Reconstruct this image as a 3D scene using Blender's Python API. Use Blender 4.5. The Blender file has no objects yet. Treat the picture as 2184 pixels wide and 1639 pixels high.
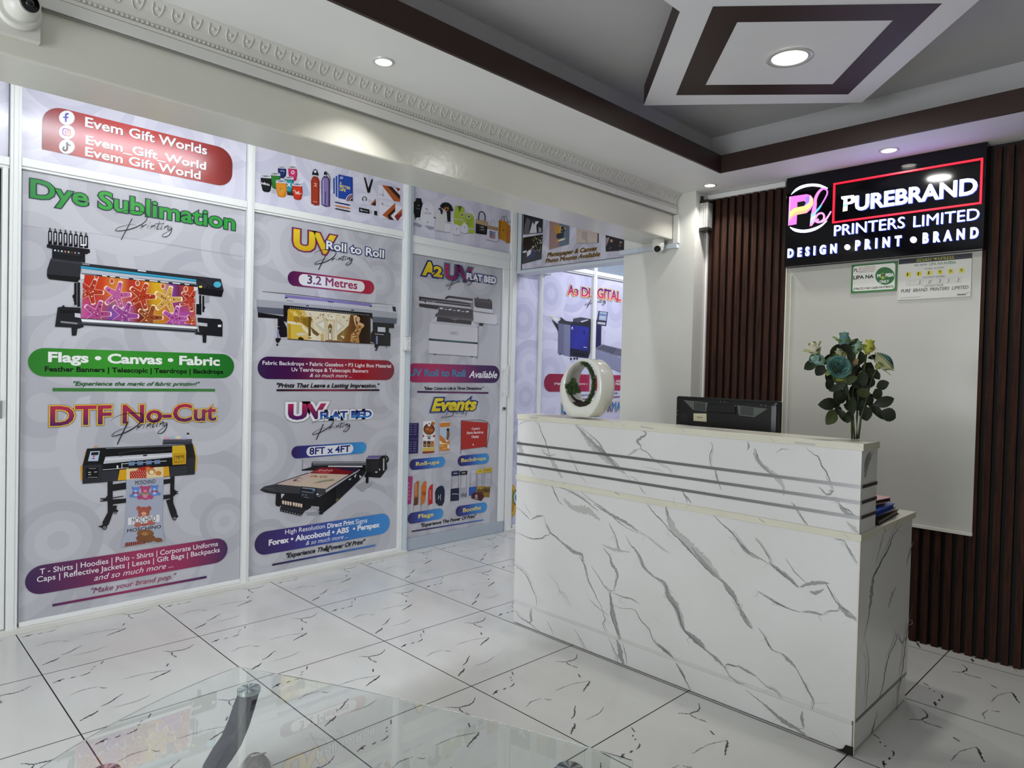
import bpy, bmesh, math, random
from mathutils import Vector, Matrix
random.seed(7)
SC = bpy.context.scene
COL = SC.collection
# ------------------------------------------------------------------ camera
IW, IH = 2184, 1639
FPX = 1463.811                      # focal length in pixels of the 2184 px wide frame
CAMH = 1.24469
YAW, PITCH, ROLL = 0.790853042, -0.0186224444, 0.0237340714
CAM = Vector((0, 0, CAMH))
_f = Vector((math.cos(YAW)*math.cos(PITCH), math.sin(YAW)*math.cos(PITCH), math.sin(PITCH)))
_r = _f.cross(Vector((0, 0, 1))).normalized(); _u = _r.cross(_f)
RIGHT = math.cos(ROLL)*_r + math.sin(ROLL)*_u
UP = -math.sin(ROLL)*_r + math.cos(ROLL)*_u
FWD = _f
cd = bpy.data.cameras.new('camera'); cd.sensor_fit = 'HORIZONTAL'; cd.sensor_width = 36
cd.lens = FPX*36/IW; cd.clip_start = 0.02
co = bpy.data.objects.new('camera', cd); COL.objects.link(co)
m = Matrix((RIGHT, UP, -FWD)).transposed().to_4x4(); m.translation = CAM
co.matrix_world = m
SC.camera = co
# ------------------------------------------------------------------ world, exposure
w = bpy.data.worlds.new('world'); SC.world = w; w.use_nodes = True
w.node_tree.nodes['Background'].inputs[0].default_value = (.8, .85, 1, 1)
w.node_tree.nodes['Background'].inputs[1].default_value = 0.10
SC.view_settings.view_transform = 'Standard'; SC.view_settings.look = 'None'
SC.view_settings.exposure = 0.0; SC.view_settings.gamma = 1
SC.view_settings.use_curve_mapping = False
P_SPOT, P_PANEL, P_TUBE, P_ROOM_FILL, P_FILL = 5.0, 6.0, 16.0, 15.0, 66.0
def lamp(name, kind, loc, power, color=(1, 1, 1), target=None, **kw):
    d = bpy.data.lights.new(name, kind); d.energy = power; d.color = color
    for k, v in kw.items(): setattr(d, k, v)
    o = bpy.data.objects.new(name, d); COL.objects.link(o); o.location = loc
    if target is not None:
        o.rotation_euler = (Vector(target)-Vector(loc)).to_track_quat('-Z', 'Y').to_euler()
    return o
# ------------------------------------------------------------------ helpers
def ray(px, py):
    return RIGHT*((px-IW/2)/FPX) + UP*((IH/2-py)/FPX) + FWD
def on(axis, c, px, py):
    """the point of the plane <axis> = c that is seen at a pixel of the photograph"""
    d = ray(px, py); return CAM + d*((c-CAM[axis])/d[axis])
def onplane(p0, n, px, py):
    d = ray(px, py); return CAM + d*((Vector(p0)-CAM).dot(n)/d.dot(n))
def lin(h):
    h = h.lstrip('#'); r = [int(h[i:i+2], 16)/255 for i in (0, 2, 4)]
    return tuple((c/12.92 if c <= .04045 else ((c+.055)/1.055)**2.4) for c in r)
_M = {}
def M(h, rough=.5, metal=0, em=0, spec=.5, coat=0, alpha=1):
    k = (h, rough, metal, em, spec, coat, alpha)
    if k in _M: return _M[k]
    mt = bpy.data.materials.new('surface_'+h.strip('#')); mt.use_nodes = True
    b = mt.node_tree.nodes['Principled BSDF']; c = lin(h)
    b.inputs['Base Color'].default_value = (*c, 1); b.inputs['Roughness'].default_value = rough
    b.inputs['Metallic'].default_value = metal; b.inputs['Specular IOR Level'].default_value = spec
    b.inputs['Coat Weight'].default_value = coat; b.inputs['Coat Roughness'].default_value = .03
    if em:
        b.inputs['Emission Color'].default_value = (*c, 1); b.inputs['Emission Strength'].default_value = em
    _M[k] = mt; return mt
def G(stops, a, b, rough=.3, em=0, spec=.5):
    """a printed colour gradient running from point a to point b"""
    mt = bpy.data.materials.new('print_gradient'); mt.use_nodes = True; t = mt.node_tree; N = t.nodes; L = t.links
    a = Vector(a); d = Vector(b)-a; bs = N['Principled BSDF']
    g = N.new('ShaderNodeNewGeometry'); s = N.new('ShaderNodeVectorMath'); s.operation = 'SUBTRACT'; s.inputs[1].default_value = a
    q = N.new('ShaderNodeVectorMath'); q.operation = 'DOT_PRODUCT'; q.inputs[1].default_value = d/d.length_squared
    r = N.new('ShaderNodeValToRGB'); L.new(g.outputs['Position'], s.inputs[0]); L.new(s.outputs[0], q.inputs[0]); L.new(q.outputs['Value'], r.inputs[0])
    e = r.color_ramp.elements
    for i in range(1, len(stops)-1): e.new(i/(len(stops)-1))
    for i, h in enumerate(stops): e[i].color = (*lin(h), 1)
    L.new(r.outputs[0], bs.inputs['Base Color']); bs.inputs['Roughness'].default_value = rough; bs.inputs['Specular IOR Level'].default_value = spec
    if em:
        L.new(r.outputs[0], bs.inputs['Emission Color']); bs.inputs['Emission Strength'].default_value = em
    return mt
def noisy(h1, h2, scale=3, rough=.5, bump=0, bscale=60, spec=.5, stretch=(1, 1, 1), detail=4, metal=0):
    mt = bpy.data.materials.new('paint_'+h1.strip('#')); mt.use_nodes = True; t = mt.node_tree; N = t.nodes; L = t.links; bs = N['Principled BSDF']
    tc = N.new('ShaderNodeNewGeometry'); mp = N.new('ShaderNodeMapping'); mp.inputs['Scale'].default_value = stretch
    L.new(tc.outputs['Position'], mp.inputs[0])
    nz = N.new('ShaderNodeTexNoise'); nz.inputs['Scale'].default_value = scale; nz.inputs['Detail'].default_value = detail
    L.new(mp.outputs[0], nz.inputs['Vector'])
    r = N.new('ShaderNodeValToRGB'); r.color_ramp.elements[0].position = .3; r.color_ramp.elements[1].position = .7
    r.color_ramp.elements[0].color = (*lin(h1), 1); r.color_ramp.elements[1].color = (*lin(h2), 1)
    L.new(nz.outputs[0], r.inputs[0]); L.new(r.outputs[0], bs.inputs['Base Color'])
    bs.inputs['Roughness'].default_value = rough; bs.inputs['Specular IOR Level'].default_value = spec; bs.inputs['Metallic'].default_value = metal
    if bump:
        n2 = N.new('ShaderNodeTexNoise'); n2.inputs['Scale'].default_value = bscale; L.new(mp.outputs[0], n2.inputs['Vector'])
        b = N.new('ShaderNodeBump'); b.inputs['Strength'].default_value = bump; b.inputs['Distance'].default_value = .01
        L.new(n2.outputs[0], b.inputs['Height']); L.new(b.outputs[0], bs.inputs['Normal'])
    return mt
def glass(tint, rough=0.0):
    mt = bpy.data.materials.new('clear_glass'); mt.use_nodes = True; t = mt.node_tree; N = t.nodes; L = t.links
    bs = N['Principled BSDF']; bs.inputs['Base Color'].default_value = (*lin(tint), 1); bs.inputs['Roughness'].default_value = rough
    bs.inputs['Transmission Weight'].default_value = 1; bs.inputs['IOR'].default_value = 1.45
    return mt
class MB:
    """collects shapes (world coordinates) for ONE mesh object"""
    def __init__(s): s.v = []; s.f = []; s.m = []; s.mats = []; s.sm = []
    def mi(s, m):
        if m not in s.mats: s.mats.append(m)
        return s.mats.index(m)
    def face(s, pts, m, smooth=False):
        i = len(s.v); s.v += [tuple(p) for p in pts]; s.f.append(list(range(i, i+len(pts)))); s.m.append(s.mi(m)); s.sm.append(smooth)
    def mesh(s, vs, fs, m, smooth=False):
        i = len(s.v); s.v += [tuple(p) for p in vs]
        for f in fs: s.f.append([i+k for k in f]); s.m.append(s.mi(m)); s.sm.append(smooth)
    def box(s, x0, x1, y0, y1, z0, z1, m):
        v = [(x, y, z) for x in (x0, x1) for y in (y0, y1) for z in (z0, z1)]
        s.mesh(v, [(0, 1, 3, 2), (4, 6, 7, 5), (0, 4, 5, 1), (2, 3, 7, 6), (0, 2, 6, 4), (1, 5, 7, 3)], m)
    def prism(s, poly, d, m, mside=None):
        """polygon swept along vector d"""
        n = len(poly); d = Vector(d); a = [Vector(p) for p in poly]; b = [p+d for p in a]
        s.face(a, m); s.face(b[::-1], m)
        for i in range(n): s.face([a[i], b[i], b[(i+1) % n], a[(i+1) % n]], mside or m)
    def rings(s, loops, m, smooth=True, close=False, cap=True):
        i0 = len(s.v); n = len(loops[0])
        for l in loops: s.v += [tuple(p) for p in l]
        k = len(loops); mi = s.mi(m)
        for r in range(k if close else k-1):
            for j in range(n):
                a = i0+r*n; b = i0+((r+1) % k)*n
                s.f.append([a+j, a+(j+1) % n, b+(j+1) % n, b+j]); s.m.append(mi); s.sm.append(smooth)
        if cap and not close:
            s.f.append([i0+j for j in range(n)][::-1]); s.m.append(mi); s.sm.append(False)
            s.f.append([i0+(k-1)*n+j for j in range(n)]); s.m.append(mi); s.sm.append(False)
    def tube(s, pts, r, m, n=8, smooth=True, cap=True):
        pts = [Vector(p) for p in pts]; loops = []
        for i, p in enumerate(pts):
            t = (pts[min(i+1, len(pts)-1)]-pts[max(i-1, 0)]).normalized()
            a = t.cross(Vector((0, 0, 1)))
            if a.length < .05: a = t.cross(Vector((0, 1, 0)))
            a.normalize(); b = t.cross(a); rr = r[i] if isinstance(r, (list, tuple)) else r
            loops.append([p+rr*(math.cos(q*2*math.pi/n)*a+math.sin(q*2*math.pi/n)*b) for q in range(n)])
        s.rings(loops, m, smooth, cap=cap)
    def cyl(s, a, b, r, m, n=24, r2=None, smooth=True): s.tube([a, b], [r, r if r2 is None else r2], m, n, smooth)
    def ball(s, c, r, m, n=10, sc=(1, 1, 1)):
        c = Vector(c); loops = []
        for i in range(n+1):
            t = math.pi*i/n; z = math.cos(t); q = max(math.sin(t), 1e-4)
            loops.append([c+Vector((r*sc[0]*q*math.cos(2*math.pi*j/(2*n)), r*sc[1]*q*math.sin(2*math.pi*j/(2*n)), r*sc[2]*z)) for j in range(2*n)])
        s.rings(loops, m)
    def build(s, name, parent=None, bevel=0, seg=2, fix=False):
        me = bpy.data.meshes.new(name); L = Vector(parent['_loc']) if parent is not None and '_loc' in parent else Vector((0, 0, 0))
        me.from_pydata([tuple(Vector(p)-L) for p in s.v], [], s.f)
        for q in s.mats: me.materials.append(q)
        me.polygons.foreach_set('material_index', s.m); me.polygons.foreach_set('use_smooth', s.sm); me.update()
        o = bpy.data.objects.new(name, me); COL.objects.link(o)
        if parent is not None:
            o.parent = parent; o['_loc'] = tuple(L)
        if bevel or fix:
            b = bmesh.new(); b.from_mesh(me); bmesh.ops.remove_doubles(b, verts=b.verts, dist=1e-5)
            bmesh.ops.recalc_face_normals(b, faces=b.faces); b.to_mesh(me); b.free()
        if bevel:
            md = o.modifiers.new('bevel', 'BEVEL'); md.width = bevel; md.segments = seg; md.limit_method = 'ANGLE'; md.angle_limit = .6
        return o
def thing(name, label, cat, loc, group=None):
    o = bpy.data.objects.new(name, None); COL.objects.link(o); o.location = loc; o.empty_display_size = .05
    o['_loc'] = tuple(loc); o['label'] = label; o['category'] = cat
    if group: o['group'] = group
    return o
def tag(o, label, cat, group=None):
    o['label'] = label; o['category'] = cat
    if group: o['group'] = group
    return o
def struct(o): o['kind'] = 'structure'; return o
# ---- lettering: outlines of the built-in font as flat (or raised) faces
_T = {}
def glyphs(s, bold=0.0, shear=0.0, sp=1.0, ext=0.0):
    k = (s, bold, shear, sp, ext)
    if k in _T: return _T[k]
    c = bpy.data.curves.new('t', 'FONT'); c.body = s; c.offset = bold; c.shear = shear; c.space_character = sp; c.extrude = ext
    c.resolution_u = 3; c.fill_mode = 'FRONT' if not ext else 'BOTH'
    o = bpy.data.objects.new('t', c); COL.objects.link(o)
    dg = bpy.context.evaluated_depsgraph_get(); ev = o.evaluated_get(dg); me = bpy.data.meshes.new_from_object(ev)
    v = [tuple(p.co) for p in me.vertices]; f = [list(p.vertices) for p in me.polygons]
    bpy.data.objects.remove(o); bpy.data.curves.remove(c); bpy.data.meshes.remove(me)
    _T[k] = (v, f); return v, f
CAPH = max(p[1] for p in glyphs('H')[0])
def catmull(p, n=6):
    out = []
    for i in range(len(p)-1):
        a, b, c, d = p[max(i-1, 0)], p[i], p[i+1], p[min(i+2, len(p)-1)]
        for j in range(n):
            t = j/n
            out.append(tuple(.5*(2*b[q]+(c[q]-a[q])*t+(2*a[q]-5*b[q]+4*c[q]-d[q])*t*t+(3*b[q]-a[q]-3*c[q]+d[q])*t**3) for q in range(2)))
    out.append(tuple(p[-1])); return out
def clip(poly, u0, u1, v0, v1):
    for ax, lim, sg in ((0, u0, 1), (0, u1, -1), (1, v0, 1), (1, v1, -1)):
        out = []
        for i in range(len(poly)):
            a, b = poly[i-1], poly[i]; ia = (a[ax]-lim)*sg >= 0; ib = (b[ax]-lim)*sg >= 0
            if ia != ib:
                t = (lim-a[ax])/(b[ax]-a[ax]); out.append((a[0]+t*(b[0]-a[0]), a[1]+t*(b[1]-a[1])))
            if ib: out.append(b)
        poly = out
        if not poly: return []
    return poly
RG = .22
class Print:
    """flat printing on an upright plane; shapes are given where the photograph shows them"""
    STEP = 1.2e-5
    def __init__(s, axis, c, k=(0, 0, 1), rough=RG):
        s.ax, s.c, s.k, s.rough = axis, c, k, rough; s.d = 0; s.mb = None
        s.U = Vector((1, 0, 0)) if axis == 1 else Vector((0, -1, 0)); s.N = Vector((0, -1, 0)) if axis == 1 else Vector((-1, 0, 0))
        s.lim = None
    def K(s, x0, y0, sc): s.k = (x0, y0, sc); return s
    def begin(s, lv=0): s.mb = MB(); s.d = .0012+lv*.0015; return s
    def m(s, c): return M(c, s.rough) if isinstance(c, str) else c
    def px(s, x, y): return s.k[0]+x/s.k[2], s.k[1]+y/s.k[2]
    def uv(s, x, y):
        p = on(s.ax, s.c, *s.px(x, y)); return (p.dot(s.U), p.z)
    def w(s, u, v, d=None):
        d = s.d if d is None else d
        p = s.U*u + s.N*d; p.z += v; p[s.ax] += s.c; return p
    def poly(s, uv, c):
        if s.lim: uv = clip(uv, *s.lim)
        if len(uv) < 3: return
        s.d += s.STEP; s.mb.face([s.w(*p) for p in uv], s.m(c))
    def P(s, c, *xy):
        """polygon; corners as x,y,x,y..."""
        if len(xy) == 1: xy = xy[0]
        s.poly([s.uv(xy[i], xy[i+1]) for i in range(0, len(xy), 2)], c)
    def R(s, c, x0, y0, x1, y1): s.P(c, x0, y0, x1, y0, x1, y1, x0, y1)
    def E(s, c, x, y, rx, ry=None, n=28):
        ry = ry or rx
        s.poly([s.uv(x+rx*math.cos(i*2*math.pi/n), y+ry*math.sin(i*2*math.pi/n)) for i in range(n)], c)
    def S(s, c, w, *xy, smooth=True, n=6, jag=0):
        """brush stroke of width w (in picture units of the crop)"""
        p = [(xy[i], xy[i+1]) for i in range(0, len(xy), 2)]
        if smooth and len(p) > 2: p = catmull(p, n)
        wmax = max(w) if isinstance(w, (list, tuple)) else w
        if jag:
            rj = random.Random(int(p[0][0]*7+p[-1][1]*13)); p = [p[0]]+[(q[0]+rj.uniform(-1, 1)*min(wmax*.25+1.2, 3.6), q[1]+rj.uniform(-1, 1)*min(wmax*.2+1, 2.6)) for q in p[1:-1]]+[p[-1]]
        L = []; Rr = []
        for i, q in enumerate(p):
            a = p[max(i-1, 0)]; b = p[min(i+1, len(p)-1)]; dx, dy = b[0]-a[0], b[1]-a[1]; l = math.hypot(dx, dy) or 1
            ww = (w if not isinstance(w, (tuple, list)) else (w[0]+(w[1]-w[0])*i/(len(p)-1)))/2
            if isinstance(w, list): ww = (w[0]+(w[1]-w[0])*(1-abs(2*i/(len(p)-1)-1)))/2
            wa, wb = (ww*rj.uniform(.55, 1.15), ww*rj.uniform(.55, 1.15)) if jag else (ww, ww)
            L.append((q[0]-dy/l*wa, q[1]+dx/l*wa)); Rr.append((q[0]+dy/l*wb, q[1]-dx/l*wb))
        s.d += s.STEP
        A = [s.w(*s.uv(*q)) for q in L]; B = [s.w(*s.uv(*q)) for q in Rr]
        nA = len(A); s.mb.mesh(A+B, [(i, i+1, nA+i+1, nA+i) for i in range(nA-1)], s.m(c))
    def pill(s, c, xl, yt, yb, xr, yt2, yb2, rr=1.0, sq=(), grow=0):
        """rounded bar; c may be a list of colours = gradient from left to right"""
        u0, v1 = s.uv(xl, yt); _, v0 = s.uv(xl, yb); u1, v3 = s.uv(xr, yt2); _, v2 = s.uv(xr, yb2)
        v0 = (v0+v2)/2-grow; v1 = (v1+v3)/2+grow; u0 -= grow; u1 += grow; r = (v1-v0)/2*rr; pts = []
        for k, (cx, cy, a0) in enumerate(((u1-r, v1-r, 0), (u0+r, v1-r, 90), (u0+r, v0+r, 180), (u1-r, v0+r, 270))):
            if k in sq: pts.append((cx+r*(1 if k in (0, 3) else -1), cy+r*(1 if k < 2 else -1))); continue
            for i in range(9):
                a = math.radians(a0+i*90/8); pts.append((cx+r*math.cos(a), cy+r*math.sin(a)))
        if isinstance(c, list): c = G(c, s.w(u0, v0, 0), s.w(u1, v0, 0), s.rough)
        s.poly(pts, c)
        return u0, u1, v0, v1
    def T(s, t, x0, y0, x1, y1, h, c, bold=.0, shear=0, out=(), sp=1.0, depth=0, side=None, top=None, vgrad=True, fit=True):
        """lettering from (x0,y0) to (x1,y1) on its baseline, capitals h photo pixels high at the left end"""
        u0, va = s.uv(x0, y0); u1, vb = s.uv(x1, y1); _, vt = s.uv(x0, y0-h*s.k[2]); H = vt-va
        v0 = (va+vb)/2; sy = H/CAPH
        ref, _f = glyphs(t, 0, shear, sp); lo = min(p[0] for p in ref); hi = max(p[0] for p in ref); sx = (u1-u0)/(hi-lo)
        if isinstance(c, list):
            c = G(c, s.w(u0, v0+H, 0), s.w(u0, v0, 0), s.rough) if vgrad else G(c, s.w(u0, v0, 0), s.w(u1, v0, 0), s.rough)
        for b, cc in list(out)+[(bold, c)]:
            if b > 0 and 'M' in t and not depth:
                v, f = glyphs(t, 0, shear, sp); n = 12 if b > .03 else 6
                for i in range(n):
                    q = i*2*math.pi/n; du, dv = b*.8*math.cos(q)*sx, b*.8*math.sin(q)*sy
                    s.d += s.STEP*.5; s.mb.mesh([s.w(u0+(p[0]-lo)*sx+du, v0+p[1]*sy+dv) for p in v], f, s.m(cc))
                continue
            v, f = glyphs(t, b, shear, sp, .5 if depth else 0)
            s.d += s.STEP*2
            W = [s.w(u0+(p[0]-lo)*sx, v0+p[1]*sy, s.d+((p[2]+.5)*depth if depth else 0)) for p in v]
            if side is None: s.mb.mesh(W, f, s.m(cc))
            else:
                fr = [q for q in f if max(v[i][2] for i in q)-min(v[i][2] for i in q) < .1]; sd = [q for q in f if max(v[i][2] for i in q)-min(v[i][2] for i in q) >= .1]
                s.mb.mesh(W, fr, s.m(cc)); s.mb.mesh(W, sd, s.m(side))
    def circles(s, cols, seed, n, u0, u1, v0, v1, rmin=.12, rmax=.32):
        """the pattern of overlapping ringed discs printed on every sheet"""
        rnd = random.Random(seed)
        for i in range(n):
            cu, cv, r = rnd.uniform(u0-.05, u1+.05), rnd.uniform(v0, v1), rnd.uniform(rmin, rmax)
            a, b = (cols[1], cols[2]) if rnd.random() < .6 else (cols[2], cols[1])
            for j, q in enumerate((1, .74, .5, .24)):
                pl = clip([(cu+r*q*math.cos(t*math.pi/20), cv+r*q*math.sin(t*math.pi/20)) for t in range(40)], u0, u1, v0, v1)
                if len(pl) > 2: s.poly(pl, cols[0] if j in (1, 3) else (a if j == 0 else b))
    def end(s, name, parent): return s.mb.build(name, parent)
# ------------------------------------------------------------------ measured layout (metres)
TILE = .6; GX, GY = .591, 3.199          # floor grid
YF = 3.79                                # plane of the printed shop front
ZC = 2.31                                # soffit height
XB = 3.69                                # ribbed back wall
XCOL, YC0, YC1 = 3.535, 2.10, 2.60       # column
YB0, YB1, ZB = 2.238, 2.466, 2.043       # beam
XK, YK0, YK1 = 2.40, .785, 2.378         # counter
ZTOP, ZLED = 1.034, .735
XL, YN = -2.2, -2.4                      # room limits behind the camera
WALL = noisy('#dedfd8', '#d6d6cf', 2.2, .42, .06, 30)
BEAMP = noisy('#deddd2', '#d4d3c6', 1.6, .22, .06, 30)
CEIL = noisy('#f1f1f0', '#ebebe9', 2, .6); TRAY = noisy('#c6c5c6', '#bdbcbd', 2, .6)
BROWN = noisy('#35211b', '#2d1c17', 3, .5)
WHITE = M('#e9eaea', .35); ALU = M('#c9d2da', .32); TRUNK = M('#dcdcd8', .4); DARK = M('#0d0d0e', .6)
# ---- floor: every tile a slab of its own colour, dark joints between, the same print on each
TILEM = noisy('#d8d9d6', '#cfd0cc', 5, .16, stretch=(1, .35, 1), detail=6)
JOINT = M('#1b1a18', .8); VEIN = M('#3f4044', .3); VEIN2 = M('#7d7e80', .3); VEIN3 = M('#b3b3b3', .3)
fm = MB(); fm.box(XL, 7.2, YN, 4.6, -.1, -.0015, JOINT)
def marks():
    """the veins of one floor tile, traced on the floor in tile coordinates"""
    k = (500, 1180, 3.12); out = []; rv = random.Random(8)
    def st(wd, mt, *xy):
        P = [(xy[i], xy[i+1]) for i in range(0, len(xy), 2)]
        if len(P) > 2: P = catmull(P, 5)
        P = [P[0]]+[(x+rv.uniform(-2, 2), y+rv.uniform(-1.3, 1.3)) for x, y in P[1:-1]]+[P[-1]]
        out.append((wd*1.15, mt, [on(2, 0, k[0]+x/k[2], k[1]+y/k[2]) for x, y in P]))
    st(.006, VEIN, 1533, 465, 1560, 467, 1590, 468, 1610, 463, 1632, 460, 1652, 452, 1664, 442, 1670, 430)
    st(.005, VEIN, 1590, 468, 1598, 478, 1616, 488); st(.008, VEIN2, 1618, 488, 1635, 492, 1647, 499)
    st(.005, VEIN, 1640, 530, 1646, 545); st(.004, VEIN2, 1560, 585, 1600, 576, 1640, 571, 1692, 564)
    st(.008, VEIN, 1694, 564, 1684, 576, 1660, 594, 1635, 615); st(.004, VEIN2, 1480, 610, 1520, 596, 1560, 586)
    st(.005, VEIN2, 1280, 690, 1310, 668, 1335, 660, 1380, 648); st(.006, VEIN2, 1397, 650, 1420, 655, 1440, 652)
    st(.006, VEIN, 1565, 685, 1552, 705, 1548, 720, 1538, 735, 1518, 748); st(.009, VEIN, 1530, 770, 1522, 785, 1505, 800, 1487, 820)
    st(.004, VEIN2, 1602, 752, 1650, 736, 1690, 720, 1710, 706, 1727, 690)
    st(.007, VEIN, 1108, 630, 1130, 614, 1150, 608); st(.006, VEIN, 1120, 620, 1140, 618); st(.006, VEIN, 1178, 604, 1195, 597)
    st(.006, VEIN, 1218, 593, 1240, 584, 1250, 572); st(.004, VEIN, 1236, 548, 1244, 542); st(.004, VEIN, 1238, 560, 1246, 556); st(.004, VEIN, 1257, 516, 1260, 532)
    st(.006, VEIN, 1434, 905, 1455, 892, 1474, 886); st(.004, VEIN2, 1474, 886, 1490, 868, 1503, 850)
    st(.005, VEIN2, 1340, 815, 1352, 800, 1362, 795); st(.010, VEIN3, 1420, 850, 1300, 780, 1230, 720, 1200, 690)
    st(.004, VEIN2, 1580, 905, 1585, 920)
    return out
MK = marks(); TX, TY = GX+2*TILE, GY-1*TILE      # traced inside this tile: x TX..TX+.6, y TY-.6..TY
i0, i1 = int((XL-GX)//TILE), int((7.2-GX)//TILE); g = .0022
rt = random.Random(3)
for i in range(i0, i1+1):
    for j in range(-2, 10):
        x0, y1 = GX+i*TILE, GY-j*TILE; x1, y0 = x0+TILE, y1-TILE
        if y0 > 4.5 or y1 < YN: continue
        fm.face([(x0+g, y0+g, 0), (x1-g, y0+g, 0), (x1-g, y1-g, 0), (x0+g, y1-g, 0)], TILEM)
        if x0 > 5.4 or x1 < -.4 or y1 < -.3: continue
        for wd, mt, P in MK:
            n = len(P); A = []; B = []
            for q in range(n):
                t = P[min(q+1, n-1)]-P[max(q-1, 0)]; t = Vector((-t.y, t.x, 0)).normalized()
                wq = wd/2*(1-.6*abs(2*q/(n-1)-1))*(.55+.75*((q*37) % 10)/9) if n > 2 else wd/2
                c = Vector((P[q].x-TX+x0, P[q].y-TY+y1, .0003))
                A.append(c+t*wq); B.append(c-t*wq)
            if any(not (x0+.003 < p.x < x1-.003 and y0+.003 < p.y < y1-.003) for p in A+B): continue
            fm.mesh(A+B, [(q, q+1, n+q+1, n+q) for q in range(n-1)], mt)
struct(fm.build('floor'))
# ---- walls out of view that close the room, the column, the beam
b = MB(); b.box(XB+.012, XB+.2, YN, YC0+.02, 0, 2.8, M('#171210', .7)); struct(b.build('wall_back'))
b = MB()
for (e, f, z0, z1) in ((YN, .3, 0, 2.8), (2.2, 4.6, 0, 2.8), (.3, 2.2, 0, .3), (.3, 2.2, 1.95, 2.8)): b.box(XL-.1, XL, e, f, z0, z1, WALL)
struct(b.build('wall_left'))
# unseen entrance window and area lamp, added to brighten the counter front
b = MB()
for (e, f, z0, z1) in ((.3, .35, .3, 1.95), (2.15, 2.2, .3, 1.95), (1.22, 1.27, .35, 1.9), (.35, 2.15, .3, .35), (.35, 2.15, 1.9, 1.95)): b.box(XL-.07, XL-.03, e, f, z0, z1, M('#e3e8ea', .3))
struct(b.build('window_12'))
lamp('window_fill', 'AREA', (XL-.02, 1.25, 1.12), P_FILL, (.93, .96, 1), target=(3, 1.15, .95), shape='RECTANGLE', size=1.8, size_y=1.55)
b = MB(); b.box(XL, XB+.2, YN-.1, YN, 0, 2.8, WALL); struct(b.build('wall_near'))
b = MB(); b.box(7.1, 7.2, YC0, 4.6, 0, 2.8, WALL); struct(b.build('wall_corridor_end'))
b = MB(); b.box(XB+.2, 7.2, YC0-.1, YC0+.02, 0, 2.8, WALL); struct(b.build('wall_corridor_side'))
b = MB(); b.box(XCOL, XB+.2, YC0, YC1, 0, 2.8, WALL); o = struct(b.build('wall_column')); o['label'] = 'off-white painted square column between counter and corridor'
b = MB(); b.box(XL, XCOL, YB0, YB1, ZB, 2.8, BEAMP); o = struct(b.build('trim_beam', bevel=.006)); o['label'] = 'deep cream gloss painted ceiling beam in front of the shop windows'
# ---- ceiling: soffit, stepped tray, upper tray ceiling
def c2(px, py, z=ZC): return on(2, z, px, py)
pc = c2(1535.6, 370); XT, YT = pc.x, pc.y                          # lower edge of the brown band
ZT = on(0, XT, 1535, 334).z                                        # top of the brown band
d = ray(1518, 295); t = (XT-YT)/(d.x-d.y); SET = (CAM+d*t).x-XT; ZU = (CAM+d*t).z
X0, Y0 = -1.0, -.9
c = MB()
for (a, e, f, h) in ((XL, XT, YT, YB0), (XL, X0, YN, YT), (XT, XB+.1, YN, YB0), (X0, XT, YN, Y0)):
    c.box(a, e, f, h, ZC, ZC+.04, CEIL)
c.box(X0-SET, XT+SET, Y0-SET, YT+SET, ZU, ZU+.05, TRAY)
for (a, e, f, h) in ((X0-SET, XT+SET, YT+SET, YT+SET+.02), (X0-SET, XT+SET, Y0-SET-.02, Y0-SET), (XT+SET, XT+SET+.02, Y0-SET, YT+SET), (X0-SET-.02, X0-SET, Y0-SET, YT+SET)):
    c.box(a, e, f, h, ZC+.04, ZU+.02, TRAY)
c.box(XL, 7.2, YB1, 4.6, 2.8, 2.85, CEIL)
struct(c.build('ceiling'))
b = MB(); e = .012
for (x, y, X, Y) in ((X0, YT-e, XT, YT), (X0, Y0, XT, Y0+e), (XT-e, Y0, XT, YT), (X0, Y0, X0+e, YT)): b.box(x, X, y, Y, ZC-.001, ZT, BROWN)
o = struct(b.build('trim_tray')); o['label'] = 'dark brown painted band round the ceiling tray'
# ---- hanging diamond panel with a brown square line
ZD = CAMH+(ZU-CAMH)*575/617
Q = lambda x, y: c2(x, y, ZD)
A, B_, D_, E_ = Q(1434, 203), Q(1802, 200), Q(1534, 13), Q(2015, 9)
cen = (A+B_+D_+E_)/4; ax = ((B_-A)+(E_-D_)).normalized(); ay = Vector((ax.y, -ax.x, 0)); LS = (B_-A).length
rg = lambda s: [cen+ax*s*i+ay*s*j for i, j in ((-1, -1), (1, -1), (1, 1), (-1, 1))]
corner = Q(1373, 225); so = (Q(1835, 222)-corner).length/2
dm = MB(); hb = Q(1450, 25).y-cen.y
Dq = [corner, Q(1838, 219), cen+ax*so*.98+ay*so*.98, ]
lft = Q(1450, 25)
low = [Vector((lft.x, 2*cen.y-lft.y, ZD)), Vector((X0, 2*cen.y-lft.y, ZD)), Vector((X0, lft.y, ZD)), lft]
face = [corner, Q(1838, 219), cen+ax*so*.99+ay*so*.93]+low
PANELW = noisy('#f3f3f5', '#ededf0', 2, .55)
dm.prism([Vector((p.x, p.y, ZD)) for p in face], (0, 0, ZU-ZD), PANELW, BROWN)
so_, si_ = rg(LS/2), rg((Q(1773, 177)-Q(1500, 181)).length/2)
for i in range(4):
    j = (i+1) % 4; dm.face([p-Vector((0, 0, .0006)) for p in (so_[i], so_[j], si_[j], si_[i])], BROWN)
o = struct(dm.build('trim_diamond')); o['label'] = 'white hanging ceiling panel set diagonally with a brown square painted on it'
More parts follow.
